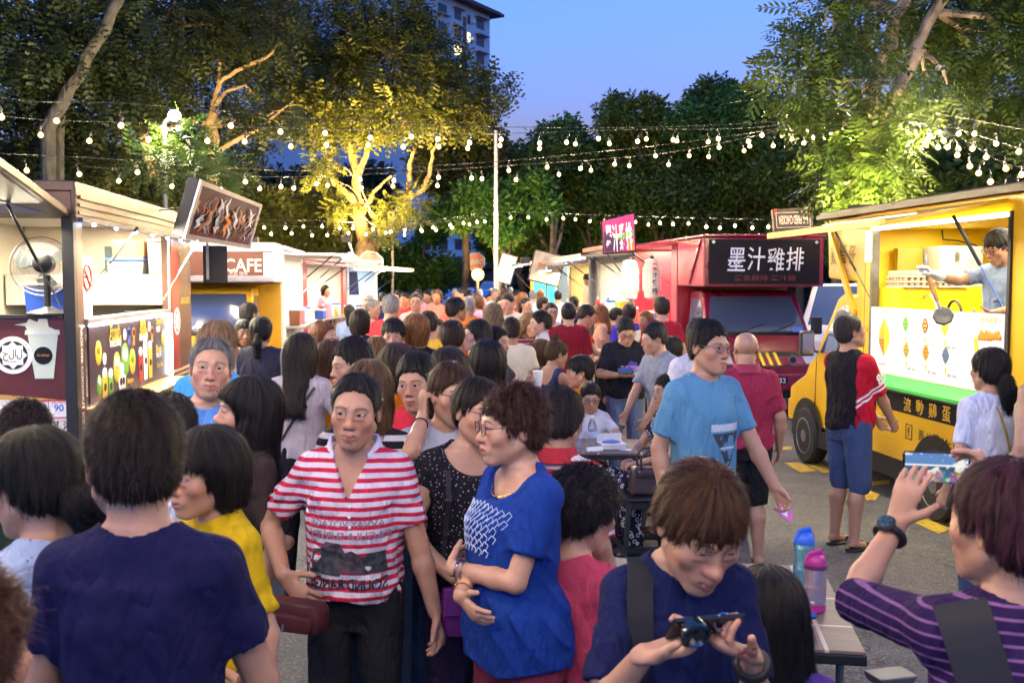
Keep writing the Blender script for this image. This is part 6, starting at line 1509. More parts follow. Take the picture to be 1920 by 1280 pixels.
tree('bushy yellow green foliage glowing under the string lights at the right',(A(1620,420,12.6).x,12.6),[([Vector((A(1620,420,12.6).x,12.6,0)),A(1618,350,12.6),A(1615,270,12.6)],.04,.02)],[C(1600,240,12.6,.35,.35,.2),C(1640,265,12.5,.45,.4,.25),C(1590,300,12.4,.5,.4,.22),C(1640,320,12.3,.45,.4,.25),C(1660,240,12.6,.4,.4,.2),C(1620,360,12.4,.5,.4,.22),C(1680,370,12.4,.4,.4,.2),C(1560,255,12.6,.3,.3,.18),C(1650,395,12.5,.5,.4,.2),C(1560,320,12.5,.3,.3,.2)],L_FERN,B_PALE,FROND,.42,46,52,2)
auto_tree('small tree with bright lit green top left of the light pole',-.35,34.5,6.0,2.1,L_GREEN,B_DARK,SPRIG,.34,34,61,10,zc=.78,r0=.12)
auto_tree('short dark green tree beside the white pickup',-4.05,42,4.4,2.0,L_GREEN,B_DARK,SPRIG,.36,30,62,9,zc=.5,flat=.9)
rt=[(1040,40,7.6,2.6),(1120,42,9.2,3.2),(1230,40,9.8,3.6),(1330,41,10.2,3.6),(1420,38,9.0,3.2),(1500,36,7.8,3.0),(1580,34,7.0,2.8),(1730,26,5.6,2.6),(1830,24,5.4,2.4),(1930,22,5.6,2.4),(985,46,6.6,2.2)]
names=['slender','broad','tall domed','tallest','leaning','ragged','round','low bushy','low spreading','rightmost low','small pale']
for k,(u,Y,h,rad)in enumerate(rt):
 auto_tree('%s dark tree in the row behind the right hand trucks'%names[k],(u-CX)/FPX*Y,Y,h,rad,(L_FERN,L_GREEN,L_FERN)[k%3],(B_DARK,B_PALE)[k%3==0],SPRIG,.36,26,70+k,11,(rnd.uniform(-.8,.8),0),'trees behind the right hand trucks',zc=.6,r0=.2,gap=.25)
lt=[(500,34,4.6,2.4),(575,35,5.0,2.4),(400,32,4.8,2.4),(250,30,5.4,2.6),(90,28,5.6,2.6),(620,40,5.2,2.2),(-40,26,6.0,2.6)]
ln_=['amber lit','second amber lit','brown lit','shadowy','dark leftward','narrow','leftmost']
for k,(u,Y,h,rad)in enumerate(lt):
 auto_tree('%s bushy tree behind the left hand trucks'%ln_[k],(u-CX)/FPX*Y,Y,h,rad,L_OLIVE,B_DARK,SPRIG,.34,34,90+k,12,group='bushy trees behind the left hand trucks',zc=.5,flat=.9,gap=.2)
for nm,xs in(('wood',np.arange(-46,-9,2.6)),('wood',np.arange(3,62,2.8))):
 cl=[]
 for x in xs:
  for z,r in((1.6,2.3),(4.6,2.3),(6.9,1.7)):cl.append(((x+rnd.uniform(-1,1),58+rnd.uniform(-3,3),z+rnd.uniform(-.5,.8)),(2.4,1.8,r)))
 o=scatter(nm,cl,SPRIG,.62,11,L_DARK,None,120+len(xs));tag(o,'far dark wood %s of the white flats'%('left' if xs[0]<0 else 'right'),'wood',kind='stuff')
def flats():
 ang=math.atan2(12,7.0);t=empty('apartment_tower',(-4.06,185,0),ang-math.pi,'tall white apartment tower block with dark windows behind the trees','building')
 Mw=mat('tower_wall',(.62,.60,.62),.8,var=.12,vscale=.25);L=60;H=50
 MB().box(0,L,-14,0,0,H).build('wall',Mw,t)
 r=MB();r.prism([(-2.2,1.8,H),(L,1.8,H),(L,-16,H),(-2.2,-16,H)],(0,0,.5));r.prism([(-1.8,1.4,H+.5),(L,1.4,H+.5),(L,-7,H+4.5),(3,-7,H+4.5)],(0,0,.3));r.build('roof',mat('roof_tile',(.14,.06,.045),.7),t)
 wl=mat('window_lit',(.5,.45,.25),.5,emit=1.2,ecol=(.95,.85,.45));wg=mat('window_green',(.2,.4,.3),.5,emit=.8,ecol=(.45,.9,.6));wd=mat('window_shade',(.05,.045,.05),.4)
 ms=mat('slab',(.36,.34,.35),.8)
 for k in range(16):
  z=1.2+3.05*k
  for j,(x,w_)in enumerate(((2.0,2.6),(6.6,1.0),(9.5,2.2),(14,2.6),(19,2.4))):
   if j==4 and k>12:continue
   m=wd
   if(k,j)in((14,1),(12,2),(13,2)):m=wl
   if(k,j)in((10,2),(12,1)):m=wg
   o=MB().box(x,x+w_,-.06,.04,z,z+1.6).build('window',m,t)
  for q in((1.4,5.2,1.0,1.8),(9,12.2,.8,1.8),(13.6,17,.8,-.25)):MB().box(q[0],q[1],.04,q[2],z+q[3],z+q[3]+.15).build('sunshade',ms,t)
  MB().box(5.6,6.4,.02,.5,z+.4,z+1.0).build('air_conditioner',M_OFFW,t)
 st=MB();st.box(7.9,9.0,.01,.03,0,H-2);st.build('red_stair_strip',mat('terracotta',(.30,.10,.07),.8),t)
flats()
def podium():
 t=empty('low_building',(-8.5,80,0),0,'low brown hall with dark openings behind the parked cars','building')
 MB().box(-9,9,0,6,0,2.9).build('wall',mat('hall_wall',(.10,.06,.05),.8,var=.2),t);MB().box(-9.6,9.6,-.6,6.6,2.9,3.2).build('roof',B_DARK,t)
 for k in range(6):MB().box(-8+2.8*k,-6.2+2.8*k,-.03,.0,.4,2.3).build('opening',M_BLACK,t)
podium()
p=ground(930,565+58,0);Yp=28.0;xp=(930-CX)/FPX*Yp
r=empty('light_pole',(xp,Yp,0),0,'slim pale metal pole holding the string lights in the middle','pole')
MB().tube([(0,0,0),(0,0,6.1)],[.075,.05],12).build('shaft',mat('pole_paint',(.55,.50,.44),.5,.3),r,smooth=True);MB().lathe([(.16,0),(.16,.04),(.09,.08),(.08,.14)],(0,0,0),14).build('base',M_GREY,r);MB().tube([(-.25,0,6.0),(.25,0,6.0)],.018,6).build('hook_bar',M_GREY,r)
def stop_sign(u,v,Y,lab):
 p=at(u,v,Y);r=empty('stop_sign',(p.x,p.y,0),0,lab,'sign','octagonal red road signs');R8=.40
 MB().tube([(0,.03,0),(0,.03,p.z)],.035,8).build('post',M_GREY,r)
 oc=[(R8*math.cos(math.pi/8+k*math.pi/4),R8*math.sin(math.pi/8+k*math.pi/4))for k in range(8)]
 o=MB().prism([(a,0,p.z+b)for a,b in oc],(0,-.02,0)).build('panel',C_WH,r);MB().prism([(a*.91,-.0205,p.z+b*.91)for a,b in oc],(0,-.003,0)).build('red_face',mat('sign_red',(.55,.03,.015),.35),o)
 lettering('BERHENTI',C_WH,o,(0,-.024,p.z),(1,0,0),(0,0,1),w=.64,h=.20,bold=.02)
stop_sign(695,495,29.2,'red octagonal stop sign in front of the orange lit tree trunk');stop_sign(892,491,40,'red octagonal stop sign above the orange street lamp')
LAMPG=mat('lamp_globe',(1,.8,.4),.3,emit=2.6,ecol=(1,.46,.07))
q=at(896,515,35);r=empty('street_lamp',(q.x,q.y,0),0,'glowing orange street lamp on a short post below the stop sign','lamp');MB().tube([(0,0,0),(0,0,q.z-.2)],.05,8).build('post',M_GREY,r);MB().ball((0,0,q.z),.22,16,10).build('globe',LAMPG,r,smooth=True)
point('lamp_light',(0,-.6,q.z+.1),420,(1,.55,.15),.2,r)
q=at(327,217,18.5);r=empty('street_lamp',(q.x,q.y,0),0,'bright greenish white street lamp among the dark left trees','lamp');MB().tube([(-.3,.3,0),(-.3,.3,q.z-.1),(0,0,q.z+.05)],.05,8).build('post',M_GREY,r);MB().ball((0,0,q.z),(.11,.11,.10),16,10).build('globe',mat('lamp_white',(1,1,.8),.3,emit=160,ecol=(1,.98,.62)),r,smooth=True)
point('lamp_light',(0,-.35,q.z-.1),480,(1,.95,.55),.15,r)
q=at(1192,383,45);r=empty('street_lamp',(q.x,q.y,0),0,'tiny white street lamp far off above the magenta signboard','lamp');MB().tube([(0,0,0),(0,0,q.z)],.05,8).build('post',M_GREY,r);MB().ball((0,0,q.z),(.22,.12,.07),10,6).build('lamp_head',mat('lamp_cold',(1,1,1),.3,emit=30),r)
def flood(u,v,Y,aim,energy,colr,lab,size=65,post=True):
 q=at(u,v,Y);d=(Vector(aim)-q).normalized();r=empty('floodlight',q,0,lab,'floodlight','floodlights aimed at the trees')
 M=d.to_track_quat('-Z','Y').to_matrix()
 MB().box(-.13,.13,-.10,.10,-.02,.06,M,(0,0,0)).build('housing',M_BLACK,r);MB().box(-.11,.11,-.08,.08,-.032,-.022,M,(0,0,0)).build('lens',mat('flood_lens_%d'%int(colr[2]*100),colr,.3,emit=25),r)
 if post:MB().tube([(0,.1,0),(.25,.25,-.8)],.03,8).build('arm',M_ALU,r)
 l=bpy.data.lights.new('flood','SPOT');l.energy=energy;l.color=colr;l.spot_size=R_(size);l.spot_blend=.6;l.shadow_soft_size=.1
 o=bpy.data.objects.new('flood',l);COL.objects.link(o);o.parent=r;o.location=d*.08;o.rotation_euler=d.to_track_quat('-Z','Y').to_euler()
flood(650,446,26,at(690,215,30),9500,(1,.62,.17),'floodlight on a slanted arm above the left trucks aimed at the forked tree',92)
flood(1612,400,11.4,at(1620,300,12.6),800,(1,.76,.30),'added floodlight on the yellow truck roof aimed at the feathery tree',95,False)  # added fixture, boosts the glow of bulbs and truck lamps on the leaves
flood(985,488,29,at(945,385,34.5),620,(1,.95,.55),'added floodlight on the teal truck roof aimed at the small green tree',60,False)  # roof fixture added to light the small tree, its real source is unseen
flood(470,455,17.5,at(560,390,33),4500,(1,.72,.30),'added floodlight on the cafe truck roof aimed at the amber bushes',80,False)  # fixture added to give the bushes behind the trucks their amber glow
M_BULB=emis('bulb_glow',(1.0,.74,.40),BULB_E);M_WIRE=mat('cable_black',(.02,.02,.02),.5);M_SOCK=mat('bulb_socket',(.03,.03,.03),.5)
M_HALO=bpy.data.materials.new('bulb_halo')  # half clear glowing shell, imitates a halo of glare around each bulb
def _halo():
 nt=NT(M_HALO);o=N(nt,'ShaderNodeOutputMaterial');mx=N(nt,'ShaderNodeMixShader');tr=N(nt,'ShaderNodeBsdfTransparent');em=N(nt,'ShaderNodeEmission');em.inputs[0].default_value=(1,.52,.13,1);em.inputs[1].default_value=1.8;mx.inputs[0].default_value=.5
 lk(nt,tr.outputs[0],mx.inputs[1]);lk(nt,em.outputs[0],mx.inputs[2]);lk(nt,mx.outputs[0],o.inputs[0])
_halo()
def bulb_mesh():
 b=MB();b.lathe([(.006,.012),(.018,.004),(.024,-.016),(.022,-.034),(.008,-.046)],(0,0,0),9);k=len(b.bm.faces);b.lathe([(.014,.026),(.030,.016),(.044,-.006),(.048,-.026),(.036,-.052),(.008,-.066)],(0,0,0),12)  # bright bulb core, then the wider halo shell around it
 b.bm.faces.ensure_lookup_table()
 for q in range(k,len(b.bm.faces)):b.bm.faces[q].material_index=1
 bmesh.ops.recalc_face_normals(b.bm,faces=b.bm.faces);me=bpy.data.meshes.new('bulb');b.bm.to_mesh(me);b.bm.free();me.materials.append(M_BULB);me.materials.append(M_HALO);me.polygons.foreach_set('use_smooth',[True]*len(me.polygons))
 s=MB();s.lathe([(.012,.11),(.016,.10),(.018,.02),(.014,.015)],(0,0,0),8);s.tube([(0,0,.10),(.03,.01,.17),(.06,0,.15),(.05,-.01,.11)],.004,5)
 bmesh.ops.recalc_face_normals(s.bm,faces=s.bm.faces);ms=bpy.data.meshes.new('socket');s.bm.to_mesh(ms);s.bm.free();ms.materials.append(M_SOCK)
 return me,ms
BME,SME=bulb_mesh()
def light_string(label,pts,spacing=.6,scale=1.0,start=.2,drop=.16):
 spacing*=.86;scale*=.74
 P=[p if isinstance(p,Vector)else at(*p)for p in pts];r=empty('string_light',P[len(P)//2],0,label,'string lights','strings of warm light bulbs');o=r.location.copy()
 path=[]
 for i in range(len(P)-1):
  p0,p1,p2,p3=P[max(0,i-1)],P[i],P[i+1],P[min(len(P)-1,i+2)]
  for k in range(14):
   t=k/14;path.append(.5*((2*p1)+(p2-p0)*t+(2*p0-5*p1+4*p2-p3)*t*t+(3*p1-p0-3*p2+p3)*t**3))
 path.append(P[-1]);MB().tube([q-o for q in path],.007*scale,5).build('wire',M_WIRE,r)
 d=start;acc=0;g=random.Random(int(P[0].x*100));n=0
 for a,b in zip(path[:-1],path[1:]):
  L=(b-a).length
  while acc+L>d and n<96:
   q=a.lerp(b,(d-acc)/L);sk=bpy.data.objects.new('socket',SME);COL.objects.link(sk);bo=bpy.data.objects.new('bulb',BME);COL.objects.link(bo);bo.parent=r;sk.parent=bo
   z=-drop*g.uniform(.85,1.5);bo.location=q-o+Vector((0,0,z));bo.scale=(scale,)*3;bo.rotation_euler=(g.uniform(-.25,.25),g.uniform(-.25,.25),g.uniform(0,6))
   d+=spacing*g.uniform(.8,1.25);n+=1
  acc+=L
light_string('front upper string of bulbs past the left trees to the right tree, lengthened unseen overhead',[Vector((2.6,-2.5,4.0)),Vector((-2.2,.8,3.8)),Vector((-5.6,5,3.9)),(-60,170,10),(250,195,11),(640,225,12.5),(930,238,14),(1240,238,15),(1480,226,14.5),(1630,205,13.4)],.62)  # leading points add unseen bulbs above and behind the camera, lighting near faces
light_string('second string of bulbs running just under the front upper one',[Vector((3.6,-.5,4.0)),Vector((-1.4,2.0,4.0)),Vector((-5.4,6.5,3.9)),(-60,205,11),(300,232,12),(640,243,13.5),(930,250,15),(1180,243,16),(1400,240,15.5),(1630,212,13.5)],.68,1,.45)  # leading points add an unseen overhead run that warms the near faces
light_string('third string of bulbs sagging low over the left trucks',[(-60,285,12),(240,300,13),(480,318,14),(640,318,15),(930,303,16),(1240,272,16),(1500,236,15),(1630,215,13.6)],.68,1,.1)
light_string('fourth string of bulbs behind the third one over the crowd',[(150,312,14),(450,330,15),(640,329,16),(930,312,17),(1240,288,17),(1450,248,16),(1630,220,13.8)],.74,1,.5)
light_string('distant string of closely spaced bulbs across the street to the right trucks',[(480,412,25),(620,414,26),(760,420,27),(930,398,28),(1100,402,27),(1280,408,25),(1462,412,23)],.52,1.15,.2,.14)
light_string('short distant string of bulbs between the left trucks and the pole',[(480,420,23),(620,426,24.5),(760,424,26),(930,401,28)],.60,1.1,.4,.14)
light_string('right hand string of bulbs dropping steeply towards the camera',[(1690,210,13),(1800,258,11),(1950,312,8.8),Vector((4.4,5.5,3.2)),Vector((4.6,2.5,3.5))],.42,.95,.3)  # last points add unseen bulbs beside the camera for more near light
light_string('right hand string of bulbs above the steep one',[(1690,206,13),(1790,240,11.5),(1950,290,9.6)],.46,.95,.5)
light_string('right hand string of bulbs highest against the sky',[(1690,203,14),(1800,220,12.5),(1950,250,10.5)],.62,.95,.4)
BLK=(.012,.010,.009);DBR=(.019,.011,.008);BRN=(.070,.032,.015);AUB=(.16,.055,.018);GRY=(.20,.19,.18);SALT=(.085,.078,.072);WINE=(.030,.008,.012)
def T_(col,**k):return dict(col=col,**k)
def Bm(kind,col,**k):return dict(kind=kind,col=col,**k)
PANTS=Bm('pants',(.018,.018,.022));JEANS=Bm('pants',(.05,.08,.15));DSHORT=Bm('shorts',(.02,.02,.022),len=.5);GSK=(.015,.015,.018)
def H(st,c,**k):return(st,c,k)
PONY=dict(pony=[(0,.105,.035,.026),(0,.135,.02,.034),(0,.145,-.06,.036),(0,.140,-.15,.026),(0,.135,-.20,.010)])
PONYL=dict(pony=[(0,.10,.03,.028),(0,.14,.0,.040),(0,.15,-.10,.042),(0,.14,-.24,.032),(0,.14,-.32,.012)])
P=person
NAVYT=(.009,.013,.060)
i_=P('man in navy purple tee seen from behind at the left front',252,862,2.02,184,w=.82,belly=.5,hs=1.08,head=(24,4,0),skin='mid',hair=H('short',DBR,t=.006,tt=.014),top=T_((.010,.010,.052),fold=.004,ease=.022),bottom=PANTS,arms=(((-.14,-.26,.98),(-.8,1,-.3),(.9,.2,0),.5),((.14,-.26,.98),(.8,1,-.3),(-.9,.2,0),.5)),glasses=(.35,.36,.40))
P('girl with low ponytail and pale blue patterned blouse at the far left front',62,905,2.25,-122,'f',w=.95,head=(8,10,0),hair=H('tied',BLK,t=.012,pony=[(0,.10,-.035,.030),(-.01,.13,-.06,.042),(-.05,.135,-.13,.046),(-.10,.12,-.21,.036),(-.14,.11,-.27,.012)]),top=T_((.36,.46,.66),pat='speckle',col2=(.10,.16,.34),p=(55,),sleeve=.8,name='blouse'),bottom=JEANS,glasses=(.35,.36,.38))
P('person with fuzzy red brown hair cut off by the bottom left corner',-98,1240,1.3,150,'f',hair=H('perm',(.07,.026,.014),t=.022),top=T_((.03,.02,.02)),bottom=PANTS)
P('girl with black bob and fringe in yellow tee facing left',386,884,2.72,-44,'f',w=.92,head=(0,6,4),skin='fair',gaze=-.003,hair=H('fringe',BLK,t=.014,len=.1),top=T_((.62,.42,.010),sleeve=.75,hem=-.12),bottom=Bm('shorts',(.05,.07,.12),len=.45),arms=('down','down'))
P('young man with curly dark hair and dark green shirt seated at the far left',52,806,4.5,95,w=.95,sit=.56,head=(0,12,0),hair=H('perm',DBR,t=.010,tt=.020),beard=.6,top=T_((.02,.05,.03)),bottom=PANTS,arms=('table','table'))
P('dark haired person in pale blue shirt mostly hidden behind the navy tee man',318,812,3.25,178,w=.9,head=(10,16,0),hair=H('short',BLK,t=.012,tt=.02),top=T_((.50,.58,.74)),bottom=JEANS)
I6=P('grey haired man in sky blue tee with white square print',396,690,4.1,8,head=(8,-2,5),w=1.02,skin='fair',hair=H('recede',SALT,t=.009,tip=(.30,.29,.28)),top=T_((.10,.27,.66)),bottom=JEANS,age=.8,lid=.75,arms=('down','down'))
shirt_patch(I6,[(.015,.24),(.10,.32),(.185,.235),(.10,.15)],mat('print_pale',(.60,.68,.80),.7,var=.3,vscale=60))
shirt_text(I6,'*#%*\n#%*#',.10,.235,w=.10,m=mat('print_blue',(.20,.34,.62)),line=.7)
I7=P('woman with long black hair and dark brown top resting her chin on her hand',464,772,3.6,-66,'f',w=1.0,head=(-4,-4,6),skin='pale',hair=H('long',BLK,len=.33,w=.095,part=-.03,t=.020,frontlocks=(1,)),top=T_((.045,.032,.032),fold=.005,sleeve=.75),bottom=Bm('shorts',(.36,.44,.62),len=.55),arms=(ARMS['chin'],'down'),slim_feet=True)
I9=P('older man in red and white striped polo with hand on hip',667,770,3.35,-4,w=.90,head=(2,4,5),skin='mid',gaze=-.0035,age=1.0,lid=.95,belly=.45,hair=H('recede',(.022,.019,.017),t=.007,tt=.010),top=T_((.62,.58,.66),pat='stripes',col2=(.50,.018,.055),p=(.031,.46),neck='v',vz=.335,fold=.009,sleeve=.72,hem=-.015,sl_r=1.0),bottom=PANTS,slim_feet=True,arms=((-.215,-.13,.985),(-1,.55,0),(.92,.25,-.15),.22,(.62,-.30,-.72))and(((-.225,-.12,1.00),(-.75,.7,0),(.4,.9,-.1),.25,(.70,-.30,-.60)),((.30,-.02,.80),(.3,1,0),(-1,-.2,0),.38)))
M_PRINT=mat('print_charcoal',(.035,.035,.05),.8,var=.5,vscale=70)
shirt_text(I9,'SOUND RANGE',.0,.055,w=.27,h=.042,m=M_PRINT,flip=True,bold=.03)
shirt_text(I9,'AVVAY VOTAGE',.0,.265,w=.26,h=.022,m=mat('print_faint',(.26,.22,.28),.8,var=.5,vscale=70),flip=True,bold=.01);shirt_text(I9,'PAGULA SURVEY',.005,.225,w=.28,h=.026,m=mat('print_faint',(.26,.22,.28)),flip=True,bold=.02)
for k,q in enumerate(([(-.125,.09),(-.02,.085),(-.01,.165),(-.06,.185),(-.125,.17)],[(-.03,.10),(.06,.092),(.07,.15),(.02,.175),(-.02,.16)],[(.05,.09),(.135,.10),(.13,.17),(.07,.165)],[(-.09,.18),(.0,.165),(-.02,.20),(-.07,.205)])):shirt_patch(I9,q,mat('print_faded%d'%(k%2),((.05,.06,.07),(.08,.055,.075))[k%2],.8,var=.8,vscale=45),off=.0022+.0004*k)
s9=I9['s']
def collar(I,m,edge=None,r=.083,h=.036,open_=.55):
 """turned-down shirt collar round the neck"""
 mb=MB();n=40;V=[];F=[]
 for k in range(n+1):
  a=open_+(2*math.pi-2*open_)*k/n
  x,y=math.sin(a),-math.cos(a);fr=max(0,-y)
  z=.508+.014*(1-fr)-.060*fr;fall=h*(1+.9*fr**3)
  for(rr,zz)in((r*.98,z),(r*.97,z+.022),(r*1.06,z+.024),(r*1.30+.010*fr,z-fall),(r*1.27+.010*fr,z-fall-.003),(r*1.04,z+.012)):
   V.append(Vector(I['T3']((x*rr,y*rr*.92+.004,zz))))
 for k in range(n):
  for j in range(6):F.append((6*k+j,6*k+(j+1)%6,6*k+6+(j+1)%6,6*k+6+j))
 F+=[tuple(range(5,-1,-1)),tuple(range(6*n,6*n+6))]
 mb._add(V,F);return mb.build('collar',m,I['root'],smooth=True)
collar(I9,mat('collar_lilac',(.58,.58,.74),.8,bump=.3,bscale=300),open_=.75)
for k in range(3):
 pp=on_shirt(I9,[(.014,.325-.035*k)],off=.006)[0];MB().ball(pp,(.006,.004,.006),8,6).build('button',C_WH,I9['root'])
def item(name,label,cat,loc,rz=0,group=None):return empty(name,loc,rz,label,cat,group)
M_POUCH=mat('pouch_maroon',(.075,.008,.014),.6,var=.3,vscale=30,bump=.2,bscale=250)
pp=wpos(I9,(-.165*s9,-.19*s9,.885*s9));r=item('waist_pouch','maroon zipped waist pouch under the hand of the striped man','bag',pp,R_(-22))
def soft_box(mb,x,y,z,p=.35):
 n=10
 prof=[]
 rings=[]
 for k in range(9):
  t=-1+2*k/8;sc_=(1-abs(t)**4)**.25*.96+.04
  rings.append([mb.bm.verts.new(Vector((x*sc_*math.copysign(abs(math.cos(a))**p,math.cos(a)),y*sc_*math.copysign(abs(math.sin(a))**p,math.sin(a)),z*t)))for a in(2*math.pi*i/28 for i in range(28))])
 for a,b in zip(rings[:-1],rings[1:]):
  for i in range(28):mb.bm.faces.new((a[i],a[(i+1)%28],b[(i+1)%28],b[i]))
 mb.bm.faces.new(rings[0][::-1]);mb.bm.faces.new(rings[-1]);return mb
b=soft_box(MB(),.115,.045,.058);b.build('pouch',M_POUCH,r,smooth=True);soft_box(MB(),.095,.018,.032).build('front_pocket',M_POUCH,r,smooth=True,loc=(0,-.045,-.012));MB().tube([(-.10,-.035,.045),(.10,-.035,.045)],.004,6).build('zip',mat('zip',(.02,.01,.015),.4),r);MB().tube([(0,-.068,-.01),(0,-.07,-.03)],.004,6).build('zip_pull',M_STEEL,r)
I10=P('woman with permed hair in blue embroidered blouse standing with arms crossed',960,798,3.12,-62,'f',w=1.06,belly=.6,head=(-10,3,2),skin='fair',fat=.8,age=.5,lip=1.0,bust=1.3,hair=H('perm',(.036,.016,.010),t=.012,tt=.020,tip=(.085,.032,.022)),glasses=(.03,.03,.045),top=T_((.010,.045,.26),neck='scoop',sleeve=.66,hem=-.13,flare=.012,name='blouse',ease=.02,fold=.006,sl_r=1.12),bottom=Bm('pants',(.26,.035,.065),ease=.03),shoe=(.03,.02,.02),arms=(((.075,-.255,1.045),(-.7,.1,-1),(.15,.95,.2),.22,(.92,.12,-.38)),((-.035,-.235,1.105),(.85,.1,-1),(.3,.9,.1),.3,(-.80,.55,.05))))
M_EMB=mat('embroidery',(.55,.66,.80),.7)
rr=random.Random(8);mbs=MB()
for j in range(6):
 for k in range(11-j):
  a=-.125+.025*k+(.012 if j%2 else 0)+j*.012;z=.385-.026*j-abs(a)*.12
  C4=on_shirt(I10,[(a-.012,z),(a-.002,z+.016),(a+.012,z+.006),(a+.004,z-.010)],off=.0035)
  mbs.tube([Vector(q)for q in C4],.0017,4)
mbs.build('embroidery',M_EMB,I10['root'])
bnd=MB();
for k in range(44):
 a=2*math.pi*k/44
nk=[Vector(I10['T3']((.105*math.sin(a)*1.02,-.102*math.cos(a)+.006,.462-.048*max(0,math.cos(a))**1.3)))for a in(2*math.pi*k/40 for k in range(41))]
bnd.tube([nk[k]+Vector((0,0,.002*(k%2)))for k in range(41)],.0026,5,cap=False);bnd.build('gold_necklace',mat('gold',(.75,.48,.10),.25,1.0),I10['root'])
def bracelet(I,sd,m,f=.02,r=.031,th=.003,name='bracelet',along=None):
 S,E,Wt,hd,nn,c=I['arm'][sd];d=(Wt-E).normalized();c0=Wt-d*f;a=d.orthogonal().normalized();b_=d.cross(a)
 return MB().tube([c0+(a*math.cos(t)+b_*math.sin(t))*r*I['s']for t in(2*math.pi*k/20 for k in range(21))],th,6,cap=False).build(name,m,I['root'],smooth=True)
bracelet(I10,1,M_CHROME,.03,.032,.004);bracelet(I10,1,M_STEEL,.05,.034,.003);bracelet(I10,-1,mat('gold',(.75,.48,.10)),.03,.030,.0022)
I11=P('woman in black speckled top with round glasses and purple bag',898,772,3.62,18,'f',w=1.18,belly=.4,head=(14,4,6),skin='fair',fat=.9,hair=H('tied',DBR,t=.010,bun=(0,.10,.02,.04)),glasses=(.03,.03,.04),top=T_((.014,.013,.018),pat='speckle',col2=(.50,.49,.52),p=(85,),sleeve=.30,neck='scoop'),bottom=Bm('shorts',(.03,.02,.05),len=.42),slim_feet=True,arms=(((-.13,-.22,.98),(-1,.4,-.3),(.9,.3,0),.5),'down'))
strap(I11,[(-.115,.43),(-.13,.25),(-.15,.02)],mat('strap_dark',(.02,.017,.02),.6),.018)
pp=wpos(I11,(-.06,-.235,.86*I11['s']));r=item('shoulder_bag','plum purple shoulder bag hanging in front of the speckled top woman','bag',pp,R_(10));M_PLUM=mat('plum_fabric',(.13,.010,.16),.6,var=.2,vscale=12,bump=.3,bscale=30)
soft_box(MB(),.115,.05,.10,.55).build('pouch',M_PLUM,r,smooth=True);MB().prism([(-.112,-.052,.0),(.112,-.052,.0),(.095,-.045,.09),(-.095,-.045,.09)],(0,-.006,0)).build('flap',M_PLUM,r,bevel=.004);o_=MB();o_.box(-.03,-.024,-.067,-.064,-.03,-.008);o_.build('buckle',M_CHROME,r);MB().box(-.012,-.006,-.067,-.064,-.03,-.008).build('buckle',M_CHROME,r)
I12=P('young woman in white tee with glasses holding a phone to her ear',848,738,3.95,12,'f',w=1.12,head=(16,6,4),skin='fair',fat=.8,hair=H('tied',DBR,t=.010,tip=(.09,.04,.02),pony=[(0,.10,.03,.03),(0,.13,-.03,.035),(0,.13,-.10,.02)]),glasses=(.04,.03,.03),top=T_((.62,.66,.74),sleeve=.85),bottom=JEANS,arms=(((-.105,-.07,1.47),(-.5,-.7,-1),(.7,.2,0),.75,(.05,.25,1)),'down'))
bracelet(I12,-1,M_BLACK,.05,.030,.003)
I13=P('boy in red and mauve colour block tee with parted lips',782,718,4.5,-14,w=1.06,head=(-4,6,-4),skin='mid',fat=.7,gaze=-.002,hair=H('short',BLK,t=.014,tt=.032),top=T_((.56,.03,.05),pat='block',col2=(.46,.22,.40),p=(.285,),sleeve=.8),bottom=DSHORT,lip=1)
I14=P('boy with black hair in red and white banded polo seen from behind',1050,790,3.7,150,w=.95,head=(8,12,0),hair=H('short',BLK,t=.014,tt=.02),top=T_((.60,.56,.60),pat='stripes',col2=(.46,.02,.035),p=(.034,.52),sleeve=.85),bottom=DSHORT)
collar(I14,mat('collar_red',(.45,.015,.03),.8),open_=.5)
I15=P('seated woman with dark curly perm in pink top turned away',1095,958,3.25,150,'f',w=1.0,sit=.42,head=(-24,14,0),skin='fair',hair=H('perm',(.014,.011,.012),t=.028),top=T_((.52,.06,.11),sleeve=.55,neck='scoop',name='blouse'),bottom=Bm('pants',(.04,.03,.06)),arms=('table','table'))
I16=P('young man with brown mop hair in navy tee looking down at his phone',1312,985,2.14,8,w=.76,hs=1.06,head=(6,24,4),lean=(5,0,0),skin='mid',hair=H('mop',(.045,.018,.009),t=.013,tt=.018,tip=(.10,.042,.016),jit=.008),top=T_(NAVYT,fold=.005,sleeve=.80,ease=.02),bottom=PANTS,lip=1,lid=.45,arms=(((-.165,-.315,1.30),(-.35,.6,-1),(.4,-.3,.85),.62,(.86,-.25,.30)),((.075,-.315,1.285),(.35,.6,-1),(-.5,-.25,.85),.62,(-.80,-.30,.42))))
strap(I16,[(-.105,.512),(-.118,.45),(-.125,.30),(-.135,.10),(-.15,-.08)],mat('webbing_black',(.010,.010,.014),.75,bump=.2,bscale=300),.062,off=.008,th=.008)
bracelet(I16,1,M_BLACK,.035,.034,.008,'wrist_strap');bracelet(I16,1,M_BLACK,.05,.034,.006,'wrist_strap')
pa=(I16['arm'][-1][2]+I16['arm'][-1][3]*.10);pb=(I16['arm'][1][2]+I16['arm'][1][3]*.10);pm=wpos(I16,pa.lerp(pb,.5)+Vector((0,.0,.030)))
r=item('mobile_phone','black phone with clip on lens held by the navy tee young man','phone',pm,R_(12));Mx=Matrix.Rotation(R_(-48),3,'X')
MB().box(-.075,.075,-.036,.036,-.005,.005,Mx,(0,0,0)).build('body',mat('phone_black',(.01,.01,.012),.2),r,bevel=.004)
